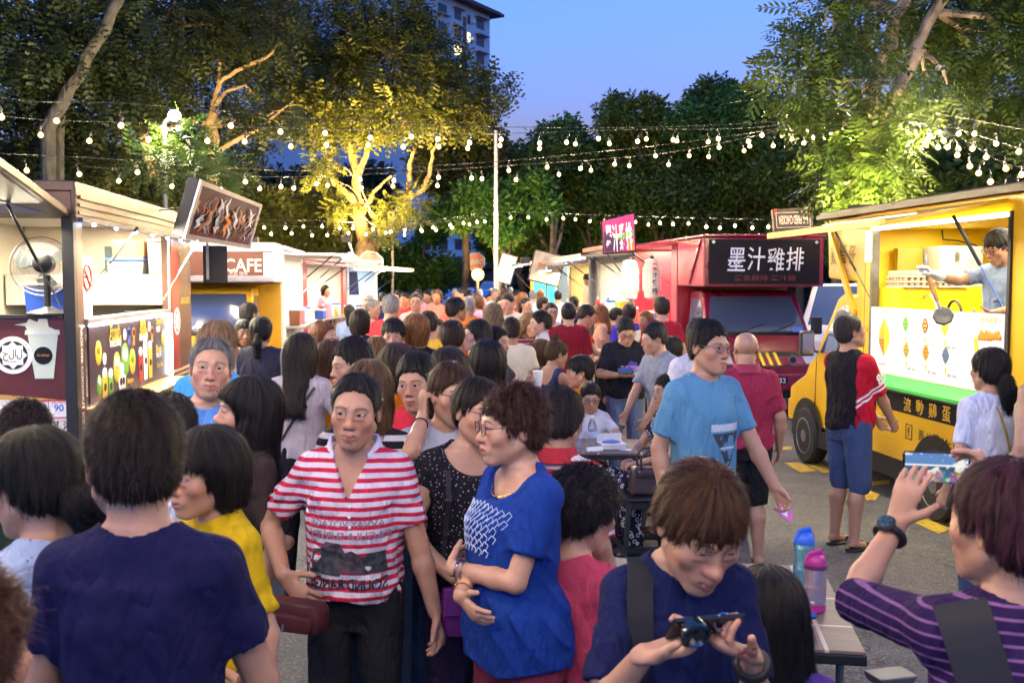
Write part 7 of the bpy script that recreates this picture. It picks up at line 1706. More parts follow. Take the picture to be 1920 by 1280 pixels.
MB().quad(*[Mx@Vector(q)for q in((-.068,-.032,.0056),(.068,-.032,.0056),(.068,.032,.0056),(-.068,.032,.0056))]).build('screen',mat('phone_dim_screen',(.02,.03,.05),.1,emit=.5,ecol=(.3,.45,.6)),r)
MB().lathe([(.010,0),(.024,.002),(.026,.012),(.030,.022),(.031,.034),(.026,.037),(.020,.030),(.004,.028)],(.0,0,0),22,Matrix.Rotation(R_(118),3,'X')).build('clip_lens',mat('lens_black',(.006,.012,.018),.12,coat=.6),r,smooth=True,loc=(-.035,-.012,.012))
MB().tube([Vector((.03+.017*math.cos(a),-.016,.012+.017*math.sin(a)))for a in(2*math.pi*k/16 for k in range(17))],.003,6,cap=False).build('ring_grip',M_CHROME,r,smooth=True)
I17=P('woman with ponytail in purple striped top photographing with her phone',1886,985,1.86,165,'f',w=1.0,head=(42,0,0),skin='mid',hair=H('tied',WINE,t=.014,tip=(.085,.022,.032),pony=[(0,.10,.03,.03),(-.02,.14,.0,.046),(-.05,.15,-.12,.05),(-.07,.14,-.28,.044),(-.08,.13,-.38,.015)]),top=T_((.028,.012,.060),pat='stripes',col2=(.22,.10,.24),p=(.024,.22),sleeve=1.0,sl_r=1.1,hem=-.14,fold=.005),bottom=JEANS,arms=(((-.016,-.475,1.535),(-.7,0,-1),(.6,0,.3),.5,(.1,-.1,1)),((.185,-.39,1.465),(1,.2,-.8),(-.55,-.8,.05),.14,(-.30,-.05,1))))
strap(I17,[(.115,.50),(.10,.45),(.055,.30),(-.02,.10),(-.10,-.08)],mat('webbing_black',(.010,.010,.014)),.10,front=False,off=.006,th=.010)
MB().box(-.016,.016,-.002,.002,-.007,.007).build('strap_tag',C_WH,I17['root'],loc=Vector(on_shirt(I17,[(.035,.235)],front=False,off=.020)[0]))
S,E,Wt,hd,nn,c_=I17['arm'][1];d_=(Wt-E).normalized();wc=Wt-d_*.035
r=item('wrist_watch','chunky black watch on the raised wrist of the photographing woman','watch',wpos(I17,wc));aa=d_.cross(nn).normalized();b_=aa.cross(d_);RM=I17['R']
MB().tube([RM@((aa*math.cos(t)+b_*math.sin(t))*.033*I17['s'])for t in(2*math.pi*k/24 for k in range(25))],.0085,8,cap=False).build('strap',M_BLACK,r,smooth=True)
out_=RM@(-b_ if(RM@b_).y>0 else b_);q_=out_.to_track_quat('Z','Y').to_matrix()
MB().lathe([(.012,0),(.021,.001),(.022,.008),(.0185,.012),(.004,.012)],out_*.034,22,q_).build('case',M_BLACK,r,smooth=True);MB().lathe([(.002,.0125),(.0165,.0125),(.0165,.013),(.002,.013)],out_*.034,22,q_).build('dial',mat('dial',(.05,.09,.12),.2,var=.8,vscale=160),r)
pc=at(1755,876,2.36);r=item('mobile_phone','phone with bright screen raised by the woman in the purple striped top','phone',pc,R_(-14));MB().box(-.076,.076,-.004,.004,-.037,.037).build('body',mat('phone_black',(.01,.01,.012)),r,bevel=.004)
def screen_mat():
 m=bpy.data.materials.new('screen_view');nt=NT(m);x_=X(nt);out=N(nt,'ShaderNodeOutputMaterial');e=N(nt,'ShaderNodeEmission');tc=N(nt,'ShaderNodeTexCoord')
 vo=N(nt,'ShaderNodeTexVoronoi');vo.inputs['Scale'].default_value=95;lk(nt,tc.outputs['Object'],vo.inputs['Vector']);se=N(nt,'ShaderNodeSeparateXYZ');lk(nt,tc.outputs['Object'],se.inputs[0])
 n=x_.noise(tc.outputs['Object'],30,3);c=x_.mix(x_.step(se.outputs[2],-.01,.014),(.14,.28,.60),(.012,.03,.12));c=x_.mix(x_.step(n,.60,.55),c,(.95,.9,.8));c=x_.mix(x_.mul(x_.step(se.outputs[2],-.018,.0),.55),c,vo.outputs['Color'])
 c=x_.mix(x_.step(x_.m('ABSOLUTE',x_.sub(se.outputs[2],.006)),.0008,.003),c,(1,1,.95));lk(nt,c,e.inputs[0]);e.inputs[1].default_value=.55;lk(nt,e.outputs[0],out.inputs[0]);return m
MB().quad((-.070,-.0045,-.034),(.070,-.0045,-.034),(.070,-.0045,.034),(-.070,-.0045,.034)).build('screen',screen_mat(),r)
I18=P('tall young man in light blue tee walking with a pink card in hand',1330,652,4.95,30,w=.98,head=(4,2,3),skin='mid',gaze=.004,hair=H('short',BLK,t=.008,tt=.024),glasses=(.10,.09,.09),top=T_((.10,.27,.42),sleeve=.78),bottom=Bm('shorts',(.12,.11,.10),len=.55),walk=.7,arms=('down',((.30,-.20,.86),(.3,1,0),(-.9,-.2,.2),.55)))
shirt_patch(I18,[(-.055,.25),(.125,.25),(.125,.285),(-.055,.285)],mat('print_pale2',(.50,.58,.66),.7,var=.25,vscale=80));shirt_patch(I18,[(-.05,.24),(.13,.24),(.055,.06)],mat('print_dark2',(.04,.055,.08),.7,var=.9,vscale=35));shirt_patch(I18,[(-.01,.175),(.09,.175),(.085,.162),(-.005,.162)],mat('print_pale2',(.5,.58,.66)),off=.004)
S,E,Wt,hd,nn,c_=I18['arm'][1];r=item('ticket','small pink card held in the hand of the light blue tee walker','card',wpos(I18,Wt+hd*.13*I18['s']+nn*.02),R_(20));MB().box(-.045,.045,-.001,.001,-.035,.035,Matrix.Rotation(R_(28),3,'Y')@Matrix.Rotation(R_(-35),3,'X'),(0,0,0)).build('card',mat('pink_card',(.62,.12,.50),.4),r);MB().box(-.03,.01,-.002,-.0012,-.02,.02,Matrix.Rotation(R_(28),3,'Y')@Matrix.Rotation(R_(-35),3,'X'),(0,0,0)).build('print',C_WH,r)
I19=P('bald man in crimson polo seen from behind with black shorts',1398,655,6.7,186,w=1.06,belly=.5,head=(-4,2,0),skin='mid',hair=None,top=T_((.30,.025,.062),sleeve=.85,ease=.024),bottom=Bm('shorts',(.014,.014,.016),len=.50),slim_feet=True,hs=1.02)
collar(I19,mat('collar_crimson',(.30,.025,.062),.85),open_=.4)
I20=P('man in black tee with red number 85 sleeves and denim shorts',1594,622,7.2,112,w=1.03,belly=.5,head=(-8,-10,0),skin='mid',hair=H('short',(.03,.025,.022),t=.006,tt=.014),glasses=(.03,.03,.035),top=T_((.012,.011,.014),pat='sleeve',col2=(.50,.012,.03),p=(.165,),sleeve=.92,ease=.024,sl_r=1.15),bottom=Bm('shorts',(.05,.085,.19),len=.55),slim_feet=True,shoe=(.012,.012,.013),arms=(((-.10,-.30,.93),(-1,.5,-.4),(.7,.2,.4),.5),((.03,-.33,.86),(.9,.5,-.4),(-.5,.3,.4),.5)))
S,E,*_=I20['arm'][-1];d_=(E-S).normalized();s20=I20['s']
def sleeve_text(I,sd,body,f,h,m):
 S,E,*_=I['arm'][sd];d=(E-S).normalized();o=Vector((sd*1.0,-.35,0));o=(o-d*o.dot(d)).normalized();xd=d.cross(o)*(1 if True else-1);up=-d;xd=up.cross(o)*1
 c=S+d*(E-S).length*f
 D=.30;t=0
 for _ in range(30):t+=I['FS'].eval_pts(np.array([c+o*(D-t)]))[0]*.8
 me_o=lettering(body,m,I['root'],c+o*(D-t+.006),xd,up,h=h,bold=.04,depth=.002)
sleeve_text(I20,1,'85',.42,.085,C_WH);sleeve_text(I20,-1,'85',.42,.085,C_WH)
I21=P('woman with low ponytail in white tee with yellow strap facing the yellow truck',1855,694,5.45,188,'f',w=1.0,head=(6,0,0),hair=H('tied',BLK,t=.013,pony=[(0,.105,-.02,.022),(0,.125,-.04,.035),(-.015,.13,-.10,.042),(-.03,.12,-.17,.034),(-.03,.115,-.21,.012)]),top=T_((.66,.68,.76),sleeve=.8,ease=.018),bottom=JEANS)
strap(I21,[(.03,.44),(-.03,.28),(-.10,.08),(-.13,-.02)],mat('strap_mustard',(.42,.30,.06),.6),.014,front=False)
P('person at the right edge with bare arm beside the white tee woman',1962,655,5.2,200,'f',w=1.0,hair=H('long',DBR,len=.25),top=T_((.55,.50,.30),sleeve=0,neck='tank'),bottom=JEANS,slim_feet=True)
I23=P('man in black printed tee with glasses looking down at his phone',1174,622,9.4,-6,w=1.08,head=(10,28,-4),skin='mid',hair=H('short',BLK,t=.006,tt=.026),glasses=(.05,.015,.01),top=T_((.012,.012,.018),sleeve=.85,ease=.024),bottom=Bm('pants',(.10,.14,.26)),arms=('phone','phone'))
shirt_patch(I23,[(.0,.25),(.05,.33),(.11,.31),(.14,.25),(.10,.19),(.04,.20)],mat('print_violet',(.10,.06,.42),.6,var=.7,vscale=40));shirt_text(I23,'THE CORE',.055,.255,w=.20,h=.05,m=mat('print_hot',(.60,.25,.55),.6),bold=.02)
r=item('mobile_phone','black phone held by the man in the black printed tee','phone',wpos(I23,I23['arm'][-1][2].lerp(I23['arm'][1][2],.5)+Vector((0,-.10,.05))),0);MB().box(-.07,.07,-.036,.036,-.005,.005,Matrix.Rotation(R_(40),3,'X'),(0,0,0)).build('body',M_BLACK,r,bevel=.003);MB().box(-.063,.063,-.032,.032,.0055,.0062,Matrix.Rotation(R_(40),3,'X'),(0,0,0)).build('screen',M_DGLASS,r)
bracelet(I23,1,mat('wristband_teal',(.02,.35,.30)),.05,.036,.010,'wristband')
P('man in grey tee and grey trousers leaning towards the table',1226,634,8.1,-62,w=1.02,head=(-14,6,0),lean=(8,0,0),skin='mid',hair=H('short',BLK,t=.010,tt=.022),top=T_((.22,.24,.29),sleeve=.85),bottom=Bm('pants',(.09,.09,.10)),arms=(((-.10,-.38,.84),(-1,.3,-.5),(.8,.1,.3),.4),((.20,-.38,.82),(.9,.4,-.4),(-.8,.1,.3),.4)))
P('seated woman with tied hair in black and white print dress beside the table',1252,732,7.2,-70,'f',w=1.1,sit=.46,head=(0,6,0),skin='mid',hair=H('tied',BLK,t=.008,bun=(0,.115,.015,.032)),top=T_((.014,.014,.028),pat='floral',col2=(.50,.50,.56),p=(26,),name='dress_top'),bottom=Bm('pants',(.014,.014,.028),pat='floral',col2=(.50,.50,.56),p=(26,),ease=.03),arms=('lap','lap'))
P('girl with glasses in white and lilac top seated behind the water bottles',1107,745,7.9,-4,'f',w=.9,sit=.42,head=(4,14,0),skin='mid',hair=H('tied',BLK,t=.006),glasses=(.04,.03,.03),top=T_((.62,.62,.70)),bottom=PANTS,arms=('table','table'))
I27=P('small girl with long dark hair and violet top beside the phone user',1438,1150,2.66,176,'f',w=.8,sit=.34,head=(10,8,0),hair=H('long',BLK,len=.34,w=.062,t=.008),top=T_((.09,.04,.26)),bottom=PANTS,hs=1.04)
P('woman with long dark wavy hair in beige tee with thin dark strap',566,664,6.1,176,'f',w=1.08,head=(-12,4,0),hair=H('long',(.026,.017,.012),len=.36,w=.088,t=.018),top=T_((.50,.44,.44),sleeve=.72,hem=-.02),bottom=PANTS,arms=('fwd','fwd'));I29=PEOPLE[-1][2]
strap(I29,[(-.12,.44),(.0,.25),(.15,.02)],mat('strap_dark',(.02,.017,.02)),.016,front=False)
P('teenage boy with flat cropped black hair in dark blue tee',660,685,5.0,-52,w=1.0,head=(-6,8,0),skin='mid',hair=H('short',BLK,t=.006,tt=.030),top=T_((.012,.026,.12),sleeve=.85),bottom=JEANS,arms=('down','down'))
P('person in mustard orange tee with brown bob behind the cropped boy',620,672,6.4,176,'f',hair=H('bob',BRN,t=.014),top=T_((.72,.30,.015)),bottom=PANTS)
I30=P('woman with centre parted brown hair and black white striped top behind the striped man',694,736,3.85,168,'f',head=(0,10,0),hair=H('long',(.055,.03,.017),len=.22,w=.08,part=.0,tip=(.16,.085,.03)),top=T_((.015,.015,.018),pat='stripes',col2=(.55,.55,.55),p=(.05,.42)),bottom=JEANS,arms=('fwd','fwd'))
pk=wpos(I30,(.0,.19,1.17*I30['s']));r=item('backpack','olive camouflage backpack on the woman behind the striped man','bag',pk,R_(168));M_OLV=mat('camo_olive',(.085,.065,.025),.8,var=.8,vscale=9);soft_box(MB(),.15,.075,.19,.5).build('pouch',M_OLV,r,smooth=True);soft_box(MB(),.11,.03,.08,.5).build('pocket',M_OLV,r,smooth=True,loc=(0,.085,-.06))
P('woman with long auburn hair in orange top in profile by the red truck',608,628,8.4,72,'f',hair=H('long',AUB,len=.30,w=.085),top=T_((.62,.20,.05)),bottom=PANTS,skin='fair')
P('heavy set woman in charcoal vest over white sleeves with hair tied low',490,622,8.2,178,'f',w=1.35,hair=H('tied',BLK,t=.010,pony=[(0,.10,-.03,.03),(0,.12,-.08,.034),(0,.115,-.18,.018)]),top=T_((.035,.035,.05),pat='sleeve',col2=(.52,.47,.44),p=(.185,),sleeve=.95),bottom=PANTS)
P('woman with long dark hair looking back beside the yellow cab',458,625,8.8,24,'f',skin='dark',hair=H('long',BLK,len=.26,frontlocks=(-1,1)),top=T_((.03,.025,.03)),bottom=PANTS)
P('person with light brown hair and bright blue jersey behind the grey haired man',412,650,5.0,160,w=1.1,hair=H('mop',(.20,.10,.045),tip=(.5,.30,.15)),top=T_((.06,.36,.66),sleeve=.9),bottom=JEANS)
P('short dark person by the yellow cab door',468,590,10.5,150,hair=H('short',BLK),top=T_((.03,.02,.02)),bottom=PANTS)
P('woman with short bob in dark navy dress facing the white lights',675,604,9.6,176,'f',hair=H('bob',DBR,t=.014,len=.02),top=T_((.018,.018,.055),sleeve=.3),bottom=PANTS)
P('grey haired man in red polo seen from behind',734,575,10.6,158,w=1.08,skin='mid',hair=H('short',(.22,.20,.18),tip=(.4,.38,.35)),top=T_((.50,.03,.04),ease=.024),bottom=PANTS)
P('young man with square fringe facing the camera in the crowd',737,628,7.7,2,w=.95,head=(0,6,0),skin='mid',lid=.6,hair=H('mop',BLK,t=.012,tt=.018),top=T_((.16,.012,.03)),bottom=PANTS)
P('woman with long straight brown hair seen from behind near the square fringe man',707,664,6.7,182,'f',hair=H('long',(.075,.036,.016),len=.34,w=.08,tip=(.24,.12,.04)),top=T_((.10,.03,.03)),bottom=PANTS)
P('person with bobbed hair in vivid orange tee',745,690,5.3,190,'f',hair=H('bob',(.035,.02,.016),t=.022),top=T_((.75,.20,.01)),bottom=PANTS)
P('woman with auburn bob in black tee with pink strap',779,620,7.9,-150,'f',skin='fair',hair=H('bob',(.12,.045,.016),t=.024,tip=(.36,.15,.045)),top=T_((.016,.014,.02)),bottom=PANTS);strap(PEOPLE[-1][2],[(.13,.44),(.08,.30),(.06,.10)],mat('strap_pink',(.55,.12,.22),.6),.016,front=False)
P('boy in mustard yellow tee seen from behind',804,608,9.4,178,hair=H('short',(.028,.018,.012),t=.012),top=T_((.68,.40,.05)),bottom=PANTS)
P('woman in black tee with dark brown low ponytail',848,632,7.4,182,'f',hair=H('tied',(.032,.016,.012),t=.012,pony=[(0,.10,-.05,.022),(0,.115,-.07,.032),(-.02,.11,-.16,.030),(-.04,.10,-.24,.012)]),top=T_((.014,.012,.016)),bottom=PANTS)
P('tanned man in orange red shirt turned to the right',856,580,10.8,120,skin='tan',hair=H('mop',BLK,t=.012),top=T_((.66,.10,.02)),bottom=PANTS)
P('woman with glasses and long black hair in black vest in left profile',893,628,7.8,-72,'f',skin='pale',glasses=(.2,.16,.12),hair=H('long',BLK,len=.30,w=.085),top=T_((.02,.018,.022),sleeve=.2),bottom=PANTS)
P('woman with very long straight brown hair in pale grey top',925,592,9.8,178,'f',hair=H('long',(.10,.060,.032),len=.38,w=.075,tip=(.24,.16,.09)),top=T_((.52,.48,.44)),bottom=PANTS)
I33=P('boy holding a white cup up at the left end of the far table',932,640,8.0,70,w=.85,head=(-10,8,0),hair=H('short',DBR,t=.014),top=T_((.06,.05,.06)),bottom=PANTS,arms=(((-.02,-.30,1.20),(-.9,.2,-.8),(.8,0,.3),.6),((.08,-.30,1.21),(.9,.2,-.8),(-.8,0,.3),.6)))
P('person with glossy black bob seen from behind in front of the far table',914,682,5.5,184,'f',w=1.05,hair=H('bob',BLK,t=.022,len=.02),top=T_((.018,.016,.02)),bottom=PANTS)
P('woman in black dress behind the ponytail woman and the boy',842,700,5.0,175,'f',w=1.2,hair=H('bob',(.02,.014,.012),t=.02),top=T_((.016,.013,.018)),bottom=PANTS)
P('broad man in maroon tee seen from behind in the middle',1066,588,11.4,178,w=1.1,hair=H('short',BLK,t=.010),top=T_((.20,.010,.02),sleeve=.95,ease=.03),bottom=PANTS)
P('young man in vermilion tee checking his phone in right profile',1100,592,11.8,98,w=.98,head=(0,22,0),hair=H('short',DBR,t=.012,tt=.024),top=T_((.66,.045,.015)),bottom=PANTS,arms=('phone','phone'))
P('man with glasses in grey tee facing the camera behind the maroon tee man',1034,586,12.6,8,w=1.08,hair=H('short',DBR,t=.008),glasses=(.05,.04,.04),top=T_((.36,.35,.38)),bottom=PANTS)
I34=P('woman with long brown hair and white shoulders cradling a toddler',994,608,10.4,30,'f',head=(10,20,8),skin='fair',hair=H('long',(.13,.060,.024),len=.36,w=.085,frontlocks=(-1,),tip=(.34,.18,.07)),top=T_((.20,.03,.04),pat='stripes',col2=(.45,.36,.34),p=(.04,.3)),bottom=PANTS,arms=('hold','hold'))
P('toddler in white top and orange trousers held in the arms of the long haired woman',1013,606,10.1,-80,w=.95,sit=1.06,head=(0,6,0),skin='fair',hair=H('short',DBR,t=.010),top=T_((.66,.62,.62)),bottom=Bm('pants',(.72,.22,.01)),hs=1.25,group=None)
P('woman with top bun in navy vest seated with her back to the camera',1044,664,9.6,140,'f',w=.98,sit=.46,head=(-20,16,0),skin='mid',hair=H('tied',DBR,t=.008,bun=(0,.05,.135,.034),tip=(.10,.05,.02)),top=T_((.035,.045,.12),sleeve=0,neck='tank'),bottom=PANTS,arms=('table','table'))
P('child with brown hair in orange tee beside the navy vest woman',1016,662,9.9,120,w=.9,sit=.50,hair=H('bob',(.12,.055,.02),t=.010),top=T_((.72,.16,.03)),bottom=PANTS,hs=1.1)
P('black haired child in orange tee facing left by the table',1086,696,9.2,-84,w=.85,sit=.40,head=(0,8,0),hair=H('mop',BLK,t=.010),top=T_((.72,.20,.01)),bottom=PANTS,hs=1.15,arms=('table','table'))
P('woman with hair bun and dark tee facing right at the grey truck counter',1158,592,14.2,100,'f',hair=H('tied',BLK,t=.010,bun=(0,.12,.0,.045)),top=T_((.03,.028,.03)),bottom=PANTS)
P('man in ultramarine tee seen from behind at the grey truck counter',1180,588,12.8,172,w=1.06,hair=H('short',DBR,t=.016,tt=.024),top=T_((.05,.035,.42)),bottom=PANTS)
P('man in crimson tee seen from behind under the paper lanterns',1240,578,11.2,190,hair=H('short',DBR,t=.012,tt=.022),top=T_((.32,.012,.03),ease=.024),bottom=PANTS)
P('person in white patterned shirt behind the grey tee man',1262,655,8.8,150,'f',hair=H('bob',BLK),top=T_((.62,.62,.66),pat='speckle',col2=(.2,.2,.3),p=(40,)),bottom=PANTS)
P('man in white tee half hidden behind the light blue tee walker',1312,632,7.2,20,hair=H('short',BLK),top=T_((.66,.64,.66)),bottom=PANTS)
P('man with glasses far back facing the camera among the crowd',780,566,13.8,0,hair=H('short',DBR),glasses=(.03,.03,.03),top=T_((.5,.45,.4)),bottom=PANTS)
P('little girl with black bob and white dress facing the camera',820,616,12.6,4,'f',w=.85,hair=H('fringe',BLK),top=T_((.64,.60,.58)),bottom=PANTS,hs=1.12)
P('man in cream tee leaning in to listen at the back of the crowd',952,568,13.2,-30,skin='fair',head=(0,14,0),hair=H('short',DBR),top=T_((.62,.55,.46)),bottom=PANTS)
P('man in white striped tee beside the cream tee man',940,572,14.0,10,skin='fair',hair=H('short',BLK),top=T_((.6,.58,.56),pat='stripes',col2=(.3,.3,.34)),bottom=PANTS)
P('woman in lilac tee in left profile at the back of the crowd',892,566,16,-75,'f',hair=H('bob',(.10,.04,.02)),top=T_((.46,.26,.44)),bottom=PANTS)
P('man in white shirt with his back turned at the teal truck',1046,556,21,178,hair=H('short',BLK),top=T_((.6,.6,.62)),bottom=PANTS)
P('man in grey shirt stooping at the dim truck counter',1020,572,15,90,hair=H('short',DBR),top=T_((.34,.34,.38)),bottom=PANTS)
fz=.56
I40=P('cook in blue grey tee and glasses reaching with a gloved hand in the yellow truck',1872,463,7.75,-60,head=(-12,18,0),skin='mid',hair=H('mop',(.02,.018,.02),t=.010,tt=.02),glasses=(.03,.03,.03),top=T_((.20,.27,.42),sleeve=.72),bottom=PANTS,floor=fz,lean=(8,0,0),cat='person',group='food truck staff',arms=(((-.22,-.56,1.33),(-.5,.3,-1),(0,-.3,1),.35),((.1,-.36,1.06),(.9,.3,-.6),(-.5,0,.7),.5)))
for S,E,Wt,hd,nn,c_ in(I40['arm'][-1],):
 GF=Field();s_=I40['s'];GF.cone(E+(Wt-E)*.80,Wt,.040*s_,.034*s_,.01,cap=False);GF.cone(Wt,Wt+hd*.09*s_,.036*s_,.045*s_,.02,flat=nn,fs=.6)
 sd_=hd.cross(nn)
 for k in range(4):GF.cone(Wt+hd*.08*s_+sd_*(.03-.02*k)*s_,Wt+hd*(.15+.012*(k in(1,2)))*s_+sd_*(.036-.024*k)*s_+nn*.03,.0125*s_,.011*s_,.004)
 GF.cone(Wt+hd*.03+sd_*.03*s_,Wt+hd*.09*s_+sd_*.07*s_+nn*.02,.014*s_,.012*s_,.006)
 V,Q=mesh_field(GF,.005);link('glove',mesh_np('glove',V,Q),mat('glove_white',(.78,.78,.76),.9),I40['root'])
pw=wpos(I40,I40['arm'][-1][2]+I40['arm'][-1][3]*.10);r=item('frying_pan','small wooden handled waffle pan held by the cook in the yellow truck','pan',pw)
MB().tube([(-.01,0,.14),(0,0,.02)],.012,8).build('hanging_end',M_STEEL,r);MB().tube([(0,0,.0),(.03,-.02,-.10),(.065,-.04,-.22)],[.017,.02,.016],10).build('handle',M_WOOD,r,smooth=True)
MB().lathe([(.01,-.012),(.068,-.016),(.08,0),(.068,.016),(.01,.012)],(.105,-.06,-.33),8,Matrix.Rotation(R_(70),3,'X')@Matrix.Rotation(R_(-20),3,'Y')).build('pan',mat('cast_iron',(.10,.095,.085),.4,.6,var=.4,vscale=20),r,bevel=.004);MB().tube([(.065,-.04,-.22),(.09,-.05,-.28)],.014,8).build('ferrule',M_STEEL,r)
P('worker in pink top with short hair inside the red truck',611,545,20.2,60,'f',hair=H('bob',DBR,t=.012),top=T_((.62,.28,.36)),bottom=PANTS,floor=.4,group='food truck staff')
P('worker in teal apron bending inside the teal truck',1042,530,29.5,-80,head=(0,20,0),lean=(18,0,0),hair=H('short',BLK),top=T_((.03,.36,.34)),bottom=PANTS,floor=.4,group='food truck staff')
P('worker with dark hair and apron cooking inside the dim truck',1101,524,23.6,-60,head=(0,24,0),hair=H('mop',DBR),top=T_((.30,.25,.20)),bottom=PANTS,floor=.4,group='food truck staff')
cg=random.Random(21);tops=[('white',(.62,.60,.58)),('orange',(.66,.17,.02)),('red',(.50,.03,.03)),('coral',(.60,.16,.12)),('grey',(.28,.28,.29)),('peach',(.62,.34,.22)),('mustard',(.55,.32,.05)),('pale blue',(.36,.48,.66)),('pink',(.58,.26,.32)),('cherry',(.36,.015,.03)),('cream',(.60,.52,.38)),('navy',(.02,.025,.10))]
hairs=[('short black hair','short',BLK),('brown bob','bob',BRN),('long dark hair','long',DBR),('cropped dark hair','short',DBR),('black ponytail','tied',BLK),('long auburn hair','long',AUB),('grey hair','short',GRY)]
poses=[(180,'seen from behind'),(0,'facing the camera'),(90,'in right profile'),(-90,'in left profile'),(150,'turned partly away'),(-30,'turned to the left'),(25,'turned to the right')]
used=set();spots=[]
for u,v,d in((760,562,18),(800,556,21),(822,556,17.5),(866,552,19),(880,574,13),(930,552,22),(946,550,24),(968,556,20),(982,562,17),(700,578,14),(690,566,17),(715,560,20),(745,555,22),(785,551,27),(812,550,28),(850,549,30),(875,549,32),(900,549,30),(922,548,33),(955,547,30),(990,572,15.5),(1000,556,22),(1015,552,25),(655,586,14.5),(1075,570,15.5),(1126,588,13.4),(1210,600,12.5),(960,620,9.2)):
 spots.append((u,v,d))
for k,(u,v,d)in enumerate(spots):
 while True:
  tn,tc_=cg.choice(tops);hn,hs_,hc_=cg.choice(hairs);yw,pn=cg.choice(poses)
  if d<10.5 and yw==0:continue
  if(tn,hn,pn)not in used:used.add((tn,hn,pn));break
 where='on the left' if u<740 else('under street lamp' if 850<u<940 and d>15 else('left of pole' if u<925 else 'right of pole'))
 dep='far off' if d>22 else('deep in crowd' if d>14 else 'mid crowd')
 fem=hs_ in('long','bob','tied')
 ho=dict(PONY)if hs_=='tied' else({'len':.3}if hs_=='long' else{})
 P('%s and %s top, %s, %s %s'%(hn,tn,pn,dep,where),u+cg.uniform(-3,3),v,d,yw+cg.uniform(-15,15),'f' if fem else 'm',w=cg.uniform(.92,1.12),skin=cg.choice(('mid','fair','mid','tan')),hair=(hs_,hc_,ho),top=T_(tc_),bottom=PANTS if k%3 else JEANS,head=(cg.uniform(-15,15),cg.uniform(0,12),0),group='distant crowd',shoe=None)
print('SCALES',sorted([(p[1],p[0][:38])for p in PEOPLE])[:14],sorted([(p[1],p[0][:38])for p in PEOPLE])[-22:])
M_TOP=bpy.data.materials.new('table_laminate')
def _top():
 nt=NT(M_TOP);x_=X(nt);out=N(nt,'ShaderNodeOutputMaterial');b=N(nt,'ShaderNodeBsdfPrincipled');lk(nt,b.outputs[0],out.inputs[0]);tc=N(nt,'ShaderNodeTexCoord');mp=N(nt,'ShaderNodeMapping');mp.inputs['Scale'].default_value=(1,9,1);lk(nt,tc.outputs['Object'],mp.inputs[0])
 n=x_.noise(mp.outputs[0],6,5,.6);c=x_.mix(n,(.10,.07,.055),(.27,.20,.155));se=N(nt,'ShaderNodeSeparateXYZ');lk(nt,tc.outputs['Object'],se.inputs[0])
 for ax in(0,1):
  for o_ in(.0,.022):c=x_.mix(x_.step(x_.m('ABSOLUTE',x_.sub(x_.m('FRACT',x_.add(x_.mul(se.outputs[ax],3.2),o_+.3)),.5)),.008,.014),c,(.50,.42,.34))
 lk(nt,c,b.inputs['Base Color']);b.inputs['Roughness'].default_value=.48;b.inputs['Specular IOR Level'].default_value=.35
_top()
def folding_table(label,x0,x1,y0,y1,z,rz):
 cx,cy=(x0+x1)/2,(y0+y1)/2;t=empty('folding_table',(cx,cy,0),rz,label,'table','wood topped folding tables');a,b=(x1-x0)/2,(y1-y0)/2
 MB().box(-a,a,-b,b,z-.012,z).build('tabletop',M_TOP,t,bevel=.003);e=MB();e.box(-a-.004,a+.004,-b-.004,b+.004,z-.048,z-.0125);e.build('edge_band',M_BLACK,t,bevel=.004)
 for sx in(-1,1):
  for sy in(-1,1):MB().tube([(sx*(a-.06),sy*(b-.12),z-.05),(sx*(a-.09),sy*(b-.02),.01)],.014,8).build('leg',M_GREY,t,smooth=True)
  MB().tube([(sx*(a-.08),-b+.07,.25),(sx*(a-.08),b-.07,.25)],.010,6).build('brace',M_GREY,t)
 return t
TB1=folding_table('wood topped folding table with water bottles and food boxes',.12,1.06,7.18,7.85,.70,R_(-4))
TB2=folding_table('glossy wood topped table with blue and pink drink bottles',.25,1.24,3.26,4.25,.74,R_(-9))
TB3=folding_table('far wood topped table with white cups in the crowd',-.28,.16,8.25,8.9,.74,0)
tb4=folding_table('pale table top glimpsed behind the navy tee man',-1.95,-1.25,3.6,4.4,.74,0);tb4.children[0].data.materials[0]=mat('table_pale_blue',(.42,.55,.78),.3)
def bottle_pet(x,y,z,lab,capm,h=.24):
 r=empty('water_bottle',(x,y,z),rnd.uniform(0,6),lab,'bottle','drink bottles on the tables');k=h/.24
 MB().lathe([(.020,0),(.032,.004),(.033,.02)]+[(.033-.0022*(i%2),.03+.009*i)for i in range(15)]+[(.033,.17),(.026,.195),(.0135,.215),(.0135,.228)],(0,0,0),20,Matrix.Diagonal(Vector((1,1,k)))).build('bottle',mat('pet_clear',(.80,.86,.90),.08,trans=.85),r,smooth=True)
 MB().lathe([(.014,.226*k),(.015,.228*k),(.015,.244*k),(.012,.246*k)],(0,0,0),14).build('cap',capm,r);MB().lathe([(.0338,.08*k),(.0338,.13*k)],(0,0,0),20).build('label',mat('bottle_label',(.55,.62,.72),.5,var=.5,vscale=50),r,smooth=True)
bottle_pet(.49,7.36,.702,'clear water bottle with green cap, left one on the table',C_GR,.235);bottle_pet(.60,7.40,.702,'clear water bottle with white cap, right one on the table',C_WH,.235)
r=empty('food_box',(.74,7.37,.702),R_(10),'open white foam food box right of the water bottles','box');MB().prism([(-.09,-.07,0),(.09,-.07,0),(.10,-.08,.045),(-.10,-.08,.045)],(0,.15,0)).build('tray',C_WH,r,bevel=.006);MB().box(-.10,.10,.075,.085,.04,.10).build('lid',C_WH,r);MB().ball((0,0,.042),(.075,.055,.025),14,8).build('food',mat('blue_wrap',(.10,.20,.50),.5,var=.6,vscale=40),r)
